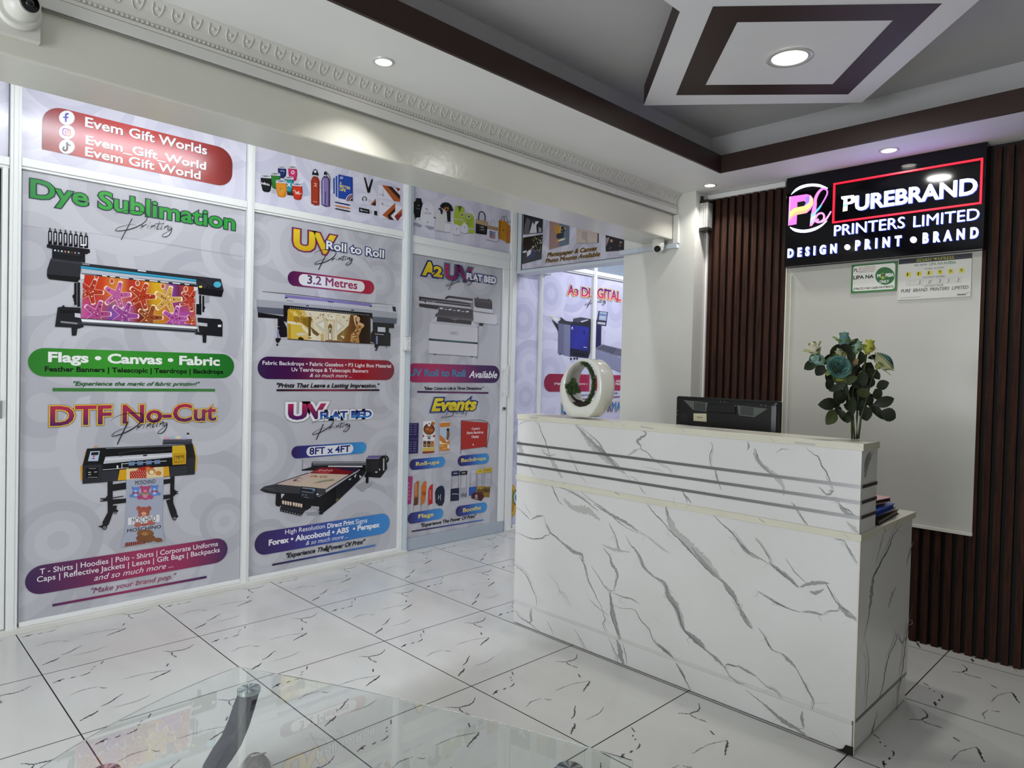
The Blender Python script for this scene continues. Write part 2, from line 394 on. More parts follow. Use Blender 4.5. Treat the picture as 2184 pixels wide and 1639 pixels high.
# ---- plaster cornice along beam
cn = MB(); CORN = noisy('#dfded8', '#d6d5cf', 2, .4)
zc0 = 2.224; prof = [(YB0, zc0), (YB0-.020, zc0), (YB0-.022, zc0+.010), (YB0-.012, zc0+.014), (YB0-.013, zc0+.026), (YB0-.016, zc0+.030), (YB0-.022, zc0+.052), (YB0-.034, zc0+.070), (YB0-.046, zc0+.079), (YB0-.050, ZC), (YB0, ZC)]
XE = XCOL-.005
cn.rings([[Vector((XL, y, z)) for y, z in prof], [Vector((XE, y, z)) for y, z in prof]], CORN, smooth=False)
x = XL+.02
while x < XE-.03:
    if x > -.1:
        cn.ball((x, YB0-.0145, zc0+.0205), .0055, CORN, 4, (1, .6, 1)); cn.ball((x+.0135, YB0-.0145, zc0+.0205), .0055, CORN, 4, (1, .6, 1))
    x += .027
x = -.1
while x < XE-.04:
    P = [(-.015, .076), (-.014, .062), (-.008, .050), (0, .046), (.008, .050), (.014, .062), (.015, .076)]
    def yy(h):
        for (ya, za), (yb, zb) in zip(prof[4:], prof[5:]):
            if za <= zc0+h <= zb: return ya+(yb-ya)*(zc0+h-za)/(zb-za)-.001
        return YB0-.05
    cn.tube([(x+.02+dx, yy(h), zc0+h) for dx, h in P], .0022, CORN, 5); cn.ball((x+.02, yy(.066), zc0+.066), .0055, CORN, 4, (1, .5, 1.3))
    x += .054
o = struct(cn.build('trim_cornice')); o['label'] = 'white egg and dart plaster cornice along the beam'
# ---- ribbed dark wood cladding on back wall
WOOD = noisy('#452a1f', '#281711', 14, .6, .25, 90, stretch=(6, 6, .5), detail=8, spec=.15)
rb = MB(); y = YC0-.006; pitch = .0452
while y > YN:
    a = y-pitch*.60
    rb.box(XB-.020, XB+.012, a, y, 0, ZC-.02, WOOD); y -= pitch
rb.box(XB+.004, XB+.012, YN, YC0, 0, ZC-.02, M('#0e0908', .7))
o = struct(rb.build('wall_back_cladding')); o['label'] = 'dark brown ribbed wood cladding on the back wall'
b = MB(); b.box(XB-.035, XB, 1.63, YC0-.001, ZC-.030, ZC-.002, WHITE); struct(b.build('trim_cladding_top', bevel=.003))
b = MB(); b.box(XB-.035, XB, YC0-.012, YC0-.001, 0, ZC-.032, WHITE); struct(b.build('trim_cladding_end', bevel=.002))
# ---- ceiling lights
LENS = M('#fff8ea', .4, em=12); LENS2 = M('#fffaf0', .4, em=4); RIM = M('#d9d9d6', .3, metal=.3)
def downlight(x, y, z, r, label, power, name='recessed_downlight', cat='ceiling light', cone=150, group=None, ln=None):
    t = thing(name, label, cat, (x, y, z), group)
    b = MB(); n = 32
    ringp = [[(x+q*math.cos(a*2*math.pi/n), y+q*math.sin(a*2*math.pi/n), z-h) for a in range(n)] for q, h in ((r*1.34, 0), (r*1.32, .003), (r*1.05, .005), (r, .002))]
    b.rings(ringp, RIM, cap=False); b.build('trim_ring', t)
    b = MB(); b.rings([[(x+q*math.cos(a*2*math.pi/n), y+q*math.sin(a*2*math.pi/n), z-.0022) for a in range(n)] for q in (r, r*.5, .001)], ln or LENS, cap=False); b.build('lens', t)
    l = lamp('lamp_glow', 'AREA', (x, y, z-.012), power, (1, .98, .935), shape='DISK', size=r*1.9, spread=math.radians(cone)); l.parent = t; l.location = (0, 0, -.012)
    return t
L1, L2, L3 = c2(818, 131), c2(1896, 320), c2(1514, 395)
downlight(L1.x, L1.y, ZC, .028, 'small round downlight glowing in the soffit beside the beam', P_SPOT*.42, cone=105)
downlight(L2.x, L2.y, ZC, .032, 'small round downlight glowing in the soffit above the black sign', P_SPOT*.3)
downlight(L3.x, L3.y, ZC, .028, 'small round downlight glowing in the soffit corner near the column', P_SPOT*.42, cone=115)
pl = Q(1684, 122)
downlight(pl.x, pl.y, ZD-.001, .064, 'large round ceiling light shining in the middle of the white diamond panel', P_PANEL, 'panel_downlight', cone=170, ln=LENS2)
# unseen fill downlights, added behind the camera to brighten the room
for (x, y) in ((.2, -1.5), (-1.4, -.6)):
    downlight(x, y, ZC, .03, 'small unseen round downlight added behind the viewpoint for fill', P_ROOM_FILL*.5, group='fill downlights added behind the viewpoint')
# fluorescent tubes in the corridor behind the beam
def tube_lamp(xa, xb, y, z, label, p, col):
    t = thing('tube_lamp', label, 'tube light', ((xa+xb)/2, y, z))
    b = MB(); b.box(xa-.03, xb+.03, y-.03, y+.03, z+.025, z+.07, WHITE); b.build('batten', t, bevel=.004)
    b = MB(); b.cyl((xa, y, z), (xb, y, z), .014, M('#eef2ff', .4, em=18), 12); b.build('tube', t)
    l = lamp('tube_glow', 'AREA', (0, 0, 0), p, col, shape='RECTANGLE', size=xb-xa, size_y=.05); l.parent = t; l.location = (0, 0, -.02)
tube_lamp(.62, 1.85, 2.56, 2.68, 'white tube light hidden behind the beam above the left shop window', P_TUBE, (.9, .93, 1))
tube_lamp(4.35, 5.55, 3.0, 2.68, 'white tube light in the corridor beyond the hanging photo board', P_TUBE*1.25, (.88, .9, 1))
# ------------------------------------------------------------------ shop front: posts, rails, panes
FR = M('#f0f2f1', .3); SIL = noisy('#e4e4de', '#d9d9d2', 6, .3)
PANE = M('#aeb6c0', .06); PANED = M('#16181b', .05)
ZR0, ZR1 = 2.117, 2.155
def post(n, x0, x1, z0=.0, z1=2.8, y0=YF-.026, label=None):
    b = MB(); b.box(x0, x1, y0, YF+.03, z0, z1, FR)
    b.box(x0+.012, x1-.012, y0-.004, y0, z0, z1, FR)
    o = struct(b.build('trim_post_%d' % n, bevel=.002)); return o
post(1, .555, .597); post(2, 1.630, 1.669); post(3, 2.690, 2.722); post(4, 3.690, 3.752); post(5, 4.032, 4.052, 0, 2.06); post(6, 4.698, 4.742); post(7, 5.62, 5.66); post(8, -.42, -.38)
def rail(n, x0, x1, z0, z1, y0=YF-.022):
    b = MB(); b.box(x0, x1, y0, YF+.03, z0, z1, FR); b.box(x0, x1, y0+.008, YF+.02, z0-.012, z0, FR); struct(b.build('trim_rail_%d' % n, bevel=.002))
rail(1, .598, 1.629, ZR0, ZR1); rail(2, 1.670, 2.689, ZR0, ZR1); rail(3, 2.758, 3.689, 2.095, 2.143); rail(4, 4.0, 4.697, 2.10, 2.135); rail(5, 4.743, 5.61, 2.10, 2.135); rail(6, -.36, .554, ZR0-.01, ZR1-.01)
# threshold and bottom beads
b = MB()
for x0, x1 in ((-1.2, 2.752), (3.69, 5.9)): b.box(x0, x1, YF-.046, YF+.03, 0, .022, SIL)
b.box(2.752, 3.69, YF-.02, YF+.03, 0, .006, ALU)
struct(b.build('trim_threshold', bevel=.002))
for n, (x0, x1) in enumerate(((.606, 1.629), (1.670, 2.689), (3.775, 4.031), (4.053, 4.697), (4.743, 5.61))):
    b = MB(); b.box(x0, x1, YF-.02, YF+.02, .0222, .042, FR); struct(b.build('trim_bead_%d' % n, bevel=.002))
def pane(n, x0, x1, z0, z1, mt):
    b = MB(); b.box(x0, x1, YF+.004, YF+.012, z0, z1, mt); return struct(b.build('window_%d' % n))
pane(1, .598, 1.629, .03, ZR0, PANE); pane(2, 1.670, 2.689, .03, ZR0, PANE); pane(3, .598, 1.629, ZR1, 2.8, PANE); pane(4, 1.670, 2.689, ZR1, 2.8, PANE)
pane(5, 2.757, 3.689, 2.143, 2.8, PANE); pane(6, 3.753, 4.031, .03, 2.05, PANE); pane(7, 4.053, 4.697, .03, 2.10, PANE); pane(8, 4.743, 5.61, .03, 2.10, PANE)
pane(9, 4.053, 4.697, 2.135, 2.8, M('#8d99a6', .08)); pane(10, 4.743, 5.61, 2.135, 2.8, M('#8d99a6', .08)); pane(11, -.37, .554, ZR1-.01, 2.8, PANE)
# shop interior, its darkness put in as black walls, seen through the open sliding door at the left
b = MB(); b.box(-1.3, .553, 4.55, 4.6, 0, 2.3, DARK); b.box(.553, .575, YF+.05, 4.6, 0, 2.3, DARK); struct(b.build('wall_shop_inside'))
b = MB(); b.box(-1.3, -.43, YF, YF+.04, .02, 2.8, WALL); struct(b.build('wall_shop_front'))
# sliding door leaf, pushed open, with its edge beside the first post
b = MB(); b.box(.500, .516, YF+.010, YF+.045, .025, 2.1, FR); b.box(.530, .552, YF-.012, YF+.03, .025, 2.1, FR)
dl = struct(b.build('door_1', bevel=.002))
b = MB(); b.box(.512, .536, YF-.022, YF-.012, .98, 1.06, M('#a7a9a8', .35, metal=.6)); b.build('latch', dl, bevel=.002)
# glazed shop door with the third print
b = MB(); b.box(2.757, 3.683, YF-.012, YF+.025, 2.022, 2.083, FR); b.box(2.757, 3.683, YF-.014, YF+.025, .008, .088, M('#aeb9c4', .3)); b.box(3.622, 3.683, YF-.013, YF+.025, .089, 2.021, FR)
b.box(2.724, 2.756, YF-.03, YF+.02, 0, 2.8, M('#cbd9e2', .3))
b.box(2.756, 2.762, YF-.01, YF+.02, .089, 2.021, FR)
d2 = struct(b.build('door_2', bevel=.002))
b = MB(); b.box(2.763, 3.621, YF+.004, YF+.012, .089, 2.021, PANE); b.build('door_glass', d2)
b = MB(); hz0, hz1 = on(1, YF-.05, 1072, 845).z, on(1, YF-.05, 1076, 780).z
b.box(3.640, 3.664, YF-.045, YF-.036, hz0, hz1, M('#e6e8e8', .25)); b.box(3.645, 3.659, YF-.036, YF-.013, hz0+.02, hz0+.04, FR); b.box(3.645, 3.659, YF-.036, YF-.013, hz1-.04, hz1-.02, FR)
b.build('pull_handle', d2, bevel=.003)
b = MB(); lz = on(1, YF-.02, 1074, 872).z; b.cyl((3.652, YF-.013, lz), (3.652, YF-.024, lz), .013, M('#8a8c8c', .3, metal=.8), 16); b.cyl((3.652, YF-.024, lz), (3.652, YF-.027, lz), .006, DARK, 10); b.build('lock_cylinder', d2)
# sliding track stub over the narrow panel
b = MB(); b.box(3.755, 4.10, YF-.06, YF-.005, 2.03, 2.062, FR); b.box(4.092, 4.10, YF-.066, YF-.005, 2.024, 2.066, ALU); struct(b.build('trim_track', bevel=.002))
# wall switch and its conduit on the third post
t = thing('wall_switch', 'small white switch box on the post left of the shop door', 'switch', (2.708, YF-.03, 1.41))
b = MB(); b.box(2.688, 2.732, YF-.062, YF-.031, 1.366, 1.456, M('#eceeee', .3)); b.build('switch_box', t, bevel=.004)
b = MB(); b.box(2.701, 2.719, YF-.066, YF-.062, 1.395, 1.427, M('#dfe3e3', .3)); b.build('rocker', t, bevel=.002)
for z in (1.378, 1.444):
    b = MB(); b.cyl((2.71, YF-.0622, z), (2.71, YF-.0635, z), .0035, M('#55585a', .4), 8); b.build('screw', t)
b = MB(); b.box(2.705, 2.727, YF-.046, YF-.031, 1.458, 2.78, M('#cdd6dd', .35)); tag(b.build('cable_conduit', bevel=.002), 'pale grey upright cable duct above the wall switch', 'cable duct')
# ------------------------------------------------------------------ hanging box board with photo prints
XH = 3.746
t = thing('photo_board', 'hanging board with sample photo prints above the corridor passage', 'sign board', (XH, 3.2, 2.02))
BO = t
b = MB(); b.box(XH, XH+.10, 2.615, YF-.04, 2.02, 2.79, M('#c9c9d6', .4)); b.build('board_box', t)
b = MB(); b.box(XH-.012, XH+.112, 2.61, YF-.034, 1.995, 2.0195, ALU); b.box(XH-.008, XH-.0005, YF-.075, YF-.036, 2.0195, 2.79, ALU); b.build('edge_rail', t, bevel=.002)
b = MB(); b.box(XH-.004, XH+.004, YF-.08, YF-.0755, 2.021, 2.79, DARK); b.box(XH-.005, XH-.0005, 2.615, YF-.081, 2.0198, 2.024, DARK); b.build('gasket', t)
# ------------------------------------------------------------------ cable trunking of beam and column
b = MB(); b.box(XL, XCOL-.004, YB0-.022, YB0-.0005, 2.190, 2.2225, TRUNK); b.box(XL, XCOL-.004, YB0-.014, YB0-.0005, 2.186, 2.190, M('#8b8a84', .5))  # grey lower strip is the shadow under the trunking, painted in
tag(b.build('cable_trunking', bevel=.0015), 'long white cable trunking running along the beam under the cornice', 'cable duct')
b = MB(); b.box(XCOL-.022, XCOL-.0005, YB0-.038, YB0-.004, 2.02, 2.186, TRUNK); tag(b.build('cable_trunking', bevel=.002), 'short upright cable trunking on the column at the beam end', 'cable duct')
b = MB(); b.box(XCOL-.024, XCOL-.0005, YB0-.032, YC1+.02, 1.992, 2.0195, M('#c3ccd6', .35)); b.box(XCOL-.025, XCOL-.023, 2.47, 2.473, 1.992, 2.0195, M('#9aa2aa', .4)); tag(b.build('cable_trunking', bevel=.002), 'pale level cable trunking on the column just under the beam', 'cable duct')
# metal access box with black ends on the column corner
t = thing('alarm_box', 'upright silver box with black ends fixed beside the ribbed cladding', 'alarm box', (3.60, 2.07, 2.17))
SILV = noisy('#c9cac6', '#b5b6b2', 40, .3, metal=.7)
bx0, bx1, by0, by1 = 3.575, 3.628, 2.045, 2.0995
b = MB(); b.box(bx0, bx1, by0, by1, 2.103, 2.245, SILV)
for k in range(4): b.box(bx0-.002, bx0, by0+.006+k*.012, by0+.011+k*.012, 2.103, 2.245, M('#e2e3df', .3, metal=.6))
b.build('housing', t, bevel=.002)
for z0, z1 in ((2.245, 2.262), (2.082, 2.103)):
    b = MB(); b.box(bx0-.003, bx1+.003, by0-.003, by1, z0, z1, M('#151515', .4)); b.build('end_cap', t, bevel=.004)
b = MB(); b.box(bx0+.008, bx0+.03, by1-.012, by1, 2.262, 2.288, M('#151515', .4)); b.cyl((bx0+.019, by1-.013, 2.276), (bx0+.019, by1-.017, 2.276), .004, M('#bbbbbb', .3, metal=1), 10); b.build('bracket', t)
b = MB(); b.cyl((bx1-.012, by0+.012, 2.0815), (bx1-.012, by0+.012, 2.068), .008, M('#101010', .4), 12); b.build('cable_gland', t)
# turret camera hanging under the beam by the column
CW = M('#dcdcd4', .35)
def turret(t, c, look, r, base):
    c = Vector(c); look = Vector(look).normalized()
    b = MB(); b.ball(c, r, CW, 14); b.build('camera_ball', t)
    b = MB(); b.cyl(c+look*r*.70, c+look*r*1.02, r*.66, M('#cfcfc6', .3), 24); b.build('lens_hood', t)
    b = MB(); b.cyl(c+look*r*.9, c+look*r*1.035, r*.56, M('#050505', .05), 24); b.ball(c+look*r*.9, r*.3, M('#0a0a0d', .02), 8); b.build('lens', t)
cc = on(0, 3.46, 1403, 529)
t = thing('security_camera', 'small white turret camera hanging under the beam end by the column', 'camera', (cc.x, cc.y, ZB))
b = MB(); b.cyl((cc.x, cc.y, ZB-.0005), (cc.x, cc.y, cc.z), .037, CW, 28, r2=.036); b.build('mount_base', t, bevel=.002)
turret(t, (cc.x, cc.y, cc.z), (-1, -.55, -.42), .034, 0)
# bigger one on the beam face at the left edge of the view
c1 = on(1, YB0-.06, 44, 22)
t = thing('security_camera', 'white dome camera on a square mounting box at the left beam end', 'camera', (c1.x, YB0, c1.z))
b = MB(); b.box(c1.x-.055, c1.x+.05, YB0-.024, YB0-.0225, c1.z-.055, c1.z+.06, CW); b.box(c1.x-.055, c1.x+.05, YB0-.0224, YB0-.0005, c1.z-.055, 2.1855, CW)
b.build('mounting_box', t, bevel=.001)
b = MB(); n = 32
def rg2(r, y): return [(c1.x+r*math.cos(a*2*math.pi/n), y, c1.z+.012+r*math.sin(a*2*math.pi/n)) for a in range(n)]
b.rings([rg2(.050, YB0-.0245), rg2(.052, YB0-.034), rg2(.047, YB0-.042), rg2(.043, YB0-.043)], CW); b.build('collar', t)
turret(t, (c1.x+.004, YB0-.048, c1.z+.018), (.30, -1, -.08), .040, 0)
# ------------------------------------------------------------------ reception counter
MAR = noisy('#dededd', '#d8d8d6', 3, .28); MARW = noisy('#dcdac9', '#d5d3c0', 5, .3)
va, vb, vc = M('#6c6d6f', .3), M('#999a98', .3), M('#b9bab7', .3)
KT = thing('reception_counter', 'white grey-veined marble reception counter with three dark metal lines', 'counter', (XK, (YK0+YK1)/2, 0))
def veins(pr, lst):
    k = None
    for e in lst:
        if isinstance(e, tuple): pr.K(*e); continue
        c, wd, *xy = e
        if c != 'c' and len(xy) > 6:
            rq = random.Random(len(xy)*31+int(xy[0])); ox, oy = rq.choice((-1, 1))*rq.uniform(9, 20), rq.uniform(-16, 16); k0 = 2*rq.randrange(0, len(xy)//2-2)
            seg = [v+(ox if i % 2 == 0 else oy) for i, v in enumerate(xy[k0:k0+2*rq.randint(3, 5)])]
            if len(seg) > 4: pr.S(vb, [1, 5], *seg, n=7, jag=1)
            seg = [xy[k0], xy[k0+1], xy[k0]+rq.uniform(-50, 50), xy[k0+1]+rq.uniform(10, 40), xy[k0]+rq.uniform(-70, 70), xy[k0+1]+rq.uniform(40, 80)]
            pr.S(vc, [1, 5], *seg, n=7, jag=1)
        pr.S({'a': va, 'b': vb, 'c': vc}[c], wd, *xy, n=7, jag=1)
m1, m2, m4, m5 = (1060, 840, 5.46), (1060, 1120, 5.46), (1400, 900, 4.368), (1400, 1200, 4.368)
UP_V = [m1, ['a', [2, 10], 425, 300, 470, 345, 500, 385, 510, 440, 545, 510, 575, 595, 600, 680, 640, 780, 690, 830, 720, 900],
 ['b', [2, 8], 480, 340, 500, 400, 520, 460], ['a', [2, 6], 250, 370, 300, 335, 380, 322], ['c', 60, 245, 565, 270, 620, 290, 700], ['a', [2, 6], 345, 780, 380, 860, 440, 955],
 ['b', [3, 14], 520, 640, 560, 700, 630, 725, 690, 700], ['c', [20, 60], 600, 720, 680, 850, 760, 980], ['a', [1, 6], 800, 665, 860, 760, 910, 840, 950, 930, 1010, 1000, 1050, 1060],
 ['c', [20, 105], 920, 360, 1010, 470, 1080, 560, 1180, 660, 1290, 770, 1400, 860, 1480, 930], ['b', [10, 50], 1060, 500, 1130, 590, 1230, 680, 1330, 790, 1420, 880], ['a', [2, 8], 900, 360, 980, 440, 1050, 520, 1090, 590],
 ['a', [2, 10], 950, 360, 1070, 470, 1180, 570, 1260, 690, 1380, 800, 1470, 900, 1550, 1010], ['a', [1, 5], 1030, 565, 1080, 605], ['b', [2, 10], 1550, 960, 1620, 1000, 1640, 1040], ['a', [2, 8], 1650, 1060, 1690, 1130, 1740, 1180],
 ['b', [8, 34], 1700, 435, 1735, 470, 1660, 530, 1640, 565, 1680, 610], ['a', [2, 8], 1740, 470, 1650, 520, 1620, 560, 1670, 600, 1680, 650, 1745, 680, 1800, 740, 1850, 790, 1930, 840, 2010, 890, 2025, 940],
 ['c', [8, 36], 1670, 640, 1600, 670, 1520, 730], ['b', [1, 5], 1680, 850, 1840, 880, 1960, 920],
 m4, ['a', [2, 9], 508, 190, 522, 240, 500, 310, 505, 400, 530, 420], ['b', [3, 20], 545, 430, 560, 500, 600, 640], ['a', [1, 5], 520, 525, 560, 490], ['b', [4, 22], 850, 185, 860, 230, 850, 265], ['c', [10, 60], 910, 250, 940, 350, 1030, 440, 1120, 520, 1180, 600, 1185, 690],
 ['a', [2, 12], 925, 250, 940, 320, 965, 370], ['b', [6, 30], 905, 290, 950, 370, 1030, 450, 1100, 500], ['a', [2, 8], 1255, 745, 1290, 790, 1330, 860, 1395, 960], ['b', [4, 16], 1310, 830, 1360, 900, 1410, 965],
 ['a', [2, 14], 1390, 240, 1460, 300, 1510, 330, 1540, 410, 1590, 480, 1625, 570, 1660, 660], ['a', [1, 6], 1110, 295, 1170, 255, 1240, 262], ['b', [1, 6], 1280, 240, 1320, 250], ['b', [4, 22], 1520, 610, 1590, 680, 1640, 650, 1600, 640], ['a', [2, 10], 1660, 700, 1730, 790, 1800, 830, 1870, 890],
 ['b', [8, 40], 1700, 780, 1760, 840, 1840, 880], ['c', [8, 50], 1770, 930, 1840, 1000, 1880, 1040], ['b', [4, 20], 250, 670, 290, 710, 320, 760], ['a', [2, 8], 230, 620, 265, 690, 290, 760], ['b', [1, 5], 150, 600, 230, 625], ['b', [1, 6], 1060, 860, 1130, 915], ['a', [2, 6], 160, 705, 170, 740]]
LO_V = [m1, ['a', [2, 10], 590, 1055, 640, 1080, 680, 1170, 730, 1270, 770, 1295], ['b', [6, 22], 690, 1080, 830, 1130, 980, 1210, 1080, 1290, 1180, 1370], ['a', [2, 10], 960, 1115, 1030, 1190, 1150, 1280, 1290, 1380, 1420, 1500, 1580, 1600, 1710, 1640],
 ['c', [16, 110], 780, 1220, 880, 1330, 1010, 1350, 1110, 1400, 1200, 1475], ['b', [6, 40], 1130, 1290, 1260, 1370, 1400, 1450, 1560, 1540, 1640, 1610], ['a', [2, 9], 225, 1320, 330, 1410, 390, 1480], ['b', [4, 26], 390, 1470, 470, 1430, 545, 1425], ['a', [1, 6], 545, 1430, 570, 1520, 600, 1580, 620, 1638], ['b', [1, 5], 310, 1260, 360, 1360, 420, 1440],
 ['a', [2, 9], 1740, 1270, 1830, 1390, 1910, 1470, 1970, 1540], ['c', [14, 80], 1970, 1310, 2000, 1460, 2060, 1560, 2130, 1638], ['a', [1, 6], 1300, 1500, 1340, 1580, 1360, 1638],
 m2, ['a', [2, 12], 220, 85, 300, 120, 400, 160, 520, 155, 560, 125, 610, 115, 620, 90], ['a', [2, 14], 580, 0, 620, 90, 700, 150, 770, 230], ['b', [10, 46], 690, 150, 800, 240, 900, 320, 990, 350, 1000, 440], ['a', [2, 9], 980, 390, 1030, 490, 1050, 600, 1090, 700, 1140, 800, 1180, 890, 1230, 960],
 ['b', [4, 22], 960, 360, 1030, 500, 1060, 620], ['a', [2, 9], 205, 465, 260, 510, 320, 560, 370, 640, 410, 740, 460, 860, 455, 960], ['b', [6, 24], 280, 520, 350, 600], ['b', [1, 6], 600, 570, 700, 690, 730, 770, 790, 850, 850, 965], ['b', [3, 20], 720, 780, 790, 790], ['a', [1, 6], 470, 890, 545, 890],
 ['a', [2, 10], 1310, 0, 1370, 110, 1410, 240, 1430, 300, 1410, 320], ['b', [6, 34], 1240, 270, 1310, 360, 1340, 460, 1400, 560, 1390, 660, 1370, 750], ['a', [2, 8], 1100, 485, 1180, 600, 1250, 710, 1310, 770, 1370, 760], ['c', [8, 40], 1230, 230, 1330, 275, 1430, 300, 1550, 320],
 ['b', [10, 56], 1320, 780, 1330, 900, 1360, 1050, 1400, 1200, 1440, 1330], ['a', [2, 12], 1300, 770, 1330, 920, 1330, 1050, 1390, 1230, 1430, 1340], ['a', [2, 8], 1210, 940, 1240, 1040, 1260, 1110, 1230, 1150, 1270, 1260], ['a', [1, 6], 1070, 860, 1160, 950, 1310, 1060], ['b', [4, 20], 1350, 790, 1470, 840, 1560, 860, 1650, 915],
 ['a', [2, 8], 1360, 930, 1440, 970, 1560, 980, 1620, 1010, 1680, 1120, 1770, 1210, 1810, 1320, 1880, 1400, 1970, 1470, 2080, 1580], ['b', [6, 30], 1860, 1380, 1970, 1470, 2030, 1520],
 ['a', [2, 12], 1500, 130, 1560, 240, 1620, 300, 1670, 400, 1700, 490, 1780, 570, 1900, 650, 1990, 720], ['b', [8, 34], 1580, 250, 1650, 350, 1720, 500, 1860, 630], ['c', [14, 70], 1980, 720, 2010, 830, 2090, 940, 2150, 1090, 2180, 1200], ['b', [8, 36], 1970, 780, 2040, 900, 2110, 1020, 2160, 1180], ['b', [1, 6], 1600, 40, 1740, 130, 1890, 260, 1990, 330], ['b', [1, 6], 1770, 1020, 1890, 1130],
 m4, ['c', [14, 90], 110, 920, 140, 1000, 230, 1080, 350, 1200, 470, 1310, 560, 1420, 600, 1480], ['b', [8, 50], 330, 1170, 420, 1290, 510, 1390, 580, 1450], ['a', [2, 10], 0, 880, 60, 930, 130, 1020, 250, 1130, 380, 1280, 520, 1420, 620, 1500, 700, 1620], ['a', [1, 7], 85, 790, 105, 860, 115, 920],
 ['a', [2, 13], 530, 870, 610, 950, 700, 1030, 770, 1120, 860, 1210, 960, 1270, 1040, 1320], ['b', [6, 24], 700, 1020, 780, 1140, 860, 1230, 960, 1280], ['a', [2, 8], 925, 1080, 990, 1170, 1050, 1270, 1060, 1310], ['b', [8, 40], 1050, 1310, 1150, 1390, 1250, 1470, 1330, 1545], ['a', [2, 10], 1060, 1320, 1180, 1420, 1320, 1540],
 ['b', [10, 44], 1340, 1540, 1450, 1505, 1610, 1505], ['b', [2, 9], 1210, 1280, 1290, 1400, 1400, 1505], ['a', [2, 8], 1575, 1500, 1610, 1560, 1650, 1630], ['a', [2, 8], 1655, 1090, 1710, 1100, 1760, 1110], ['a', [2, 9], 1750, 1105, 1790, 1180, 1830, 1250, 1875, 1320], ['b', [3, 14], 670, 1075, 740, 1100], ['b', [2, 12], 700, 1200, 740, 1245], ['b', [2, 10], 840, 1190, 850, 1250],
 m5, ['b', [10, 50], 0, 140, 80, 200, 110, 300, 180, 400, 220, 520, 260, 630], ['b', [10, 60], 260, 630, 330, 690, 410, 760, 450, 810], ['a', [2, 12], 0, 150, 90, 240, 110, 330, 200, 450, 240, 600, 330, 700, 430, 790, 560, 900, 640, 985, 690, 1080], ['b', [6, 30], 440, 800, 560, 900, 620, 960],
 ['a', [2, 10], 640, 985, 660, 950, 740, 970, 760, 965], ['b', [6, 26], 760, 960, 840, 1010, 930, 1060], ['a', [1, 6], 930, 1060, 1020, 1150, 1110, 1200, 1160, 1265], ['b', [2, 10], 680, 1050, 760, 1120, 830, 1130],
 ['b', [10, 50], 600, 155, 660, 230, 720, 310, 745, 370], ['a', [2, 10], 620, 170, 650, 250, 720, 330, 760, 400, 830, 500, 900, 605], ['b', [6, 36], 760, 380, 790, 470, 850, 570, 895, 620], ['a', [2, 9], 950, 610, 1010, 690, 1050, 770, 1090, 820, 1170, 850], ['b', [8, 34], 1170, 850, 1230, 910, 1300, 980], ['a', [2, 9], 1290, 970, 1360, 1090, 1410, 1190, 1465, 1290, 1450, 1380], ['b', [2, 10], 1470, 1310, 1620, 1310],
 ['a', [2, 12], 945, 270, 1040, 330, 1130, 385, 1230, 430, 1350, 470], ['b', [8, 26], 1360, 460, 1450, 465, 1550, 490], ['a', [1, 7], 1550, 490, 1600, 455, 1690, 450, 1700, 410], ['a', [2, 8], 1070, 390, 1140, 400], ['a', [2, 9], 1580, 200, 1630, 290, 1700, 400, 1790, 460, 1865, 520], ['b', [8, 40], 1700, 410, 1780, 480, 1865, 540], ['a', [1, 7], 1730, 570, 1800, 545], ['b', [6, 40], 1430, 270, 1490, 285, 1560, 250], ['b', [1, 6], 1680, 950, 1735, 1035], ['b', [1, 6], 1790, 1080, 1850, 1130],
 ['b', [8, 30], 0, 750, 80, 820, 150, 880], ['a', [2, 10], 10, 760, 90, 830, 160, 890], ['a', [1, 6], 95, 770, 140, 850]]
BASE_V = [m2, ['a', [2, 11], 200, 985, 270, 1080, 370, 1140, 430, 1190, 510, 1255], ['b', [8, 30], 400, 975, 395, 1060, 400, 1120, 370, 1140], ['a', [1, 6], 570, 1110, 620, 1190, 665, 1305], ['a', [2, 9], 895, 1215, 960, 1310, 1010, 1400, 1055, 1475], ['b', [16, 70], 1395, 1340, 1430, 1440, 1450, 1560, 1480, 1640], ['a', [2, 10], 1300, 1320, 1350, 1430, 1400, 1540, 1410, 1630], ['a', [2, 10], 1460, 1370, 1490, 1480, 1515, 1630],
 m5, ['b', [6, 26], 180, 940, 240, 1030, 270, 1090], ['a', [2, 11], 185, 945, 250, 1060, 330, 1220], ['a', [2, 12], 830, 1185, 910, 1250, 1020, 1340, 1120, 1440, 1220, 1510, 1310, 1550, 1380, 1545], ['b', [10, 44], 1000, 1320, 1100, 1410, 1200, 1490, 1320, 1560, 1420, 1638], ['b', [10, 36], 1360, 1390, 1355, 1460, 1375, 1540], ['a', [1, 6], 1600, 1550, 1690, 1635]]
SIDE_V = [(1800, 1080, 3.0333), ['a', [2, 12], 370, 120, 320, 190, 290, 270, 225, 390, 185, 480, 175, 600, 160, 720, 130, 860], ['b', [8, 26], 195, 440, 178, 570, 165, 680], ['b', [1, 7], 265, 150, 235, 260, 205, 380], ['a', [1, 6], 130, 860, 155, 950, 158, 1100, 145, 1260, 135, 1350], ['b', [1, 8], 130, 860, 100, 950],
 ['b', [2, 10], 448, 230, 420, 310, 400, 390], ['b', [2, 12], 335, 520, 310, 580, 285, 660], ['a', [2, 9], 345, 820, 330, 890, 280, 1000, 255, 1150, 220, 1260], ['b', [4, 20], 350, 830, 375, 885, 400, 850], ['a', [2, 8], 445, 640, 425, 730, 400, 880, 375, 1080, 350, 1230, 340, 1330], ['b', [2, 10], 100, 1090, 95, 1180], ['a', [1, 7], 320, 1200, 310, 1350], ['a', [2, 12], 215, 1330, 190, 1440, 165, 1540], ['b', [2, 8], 165, 210, 155, 245]]
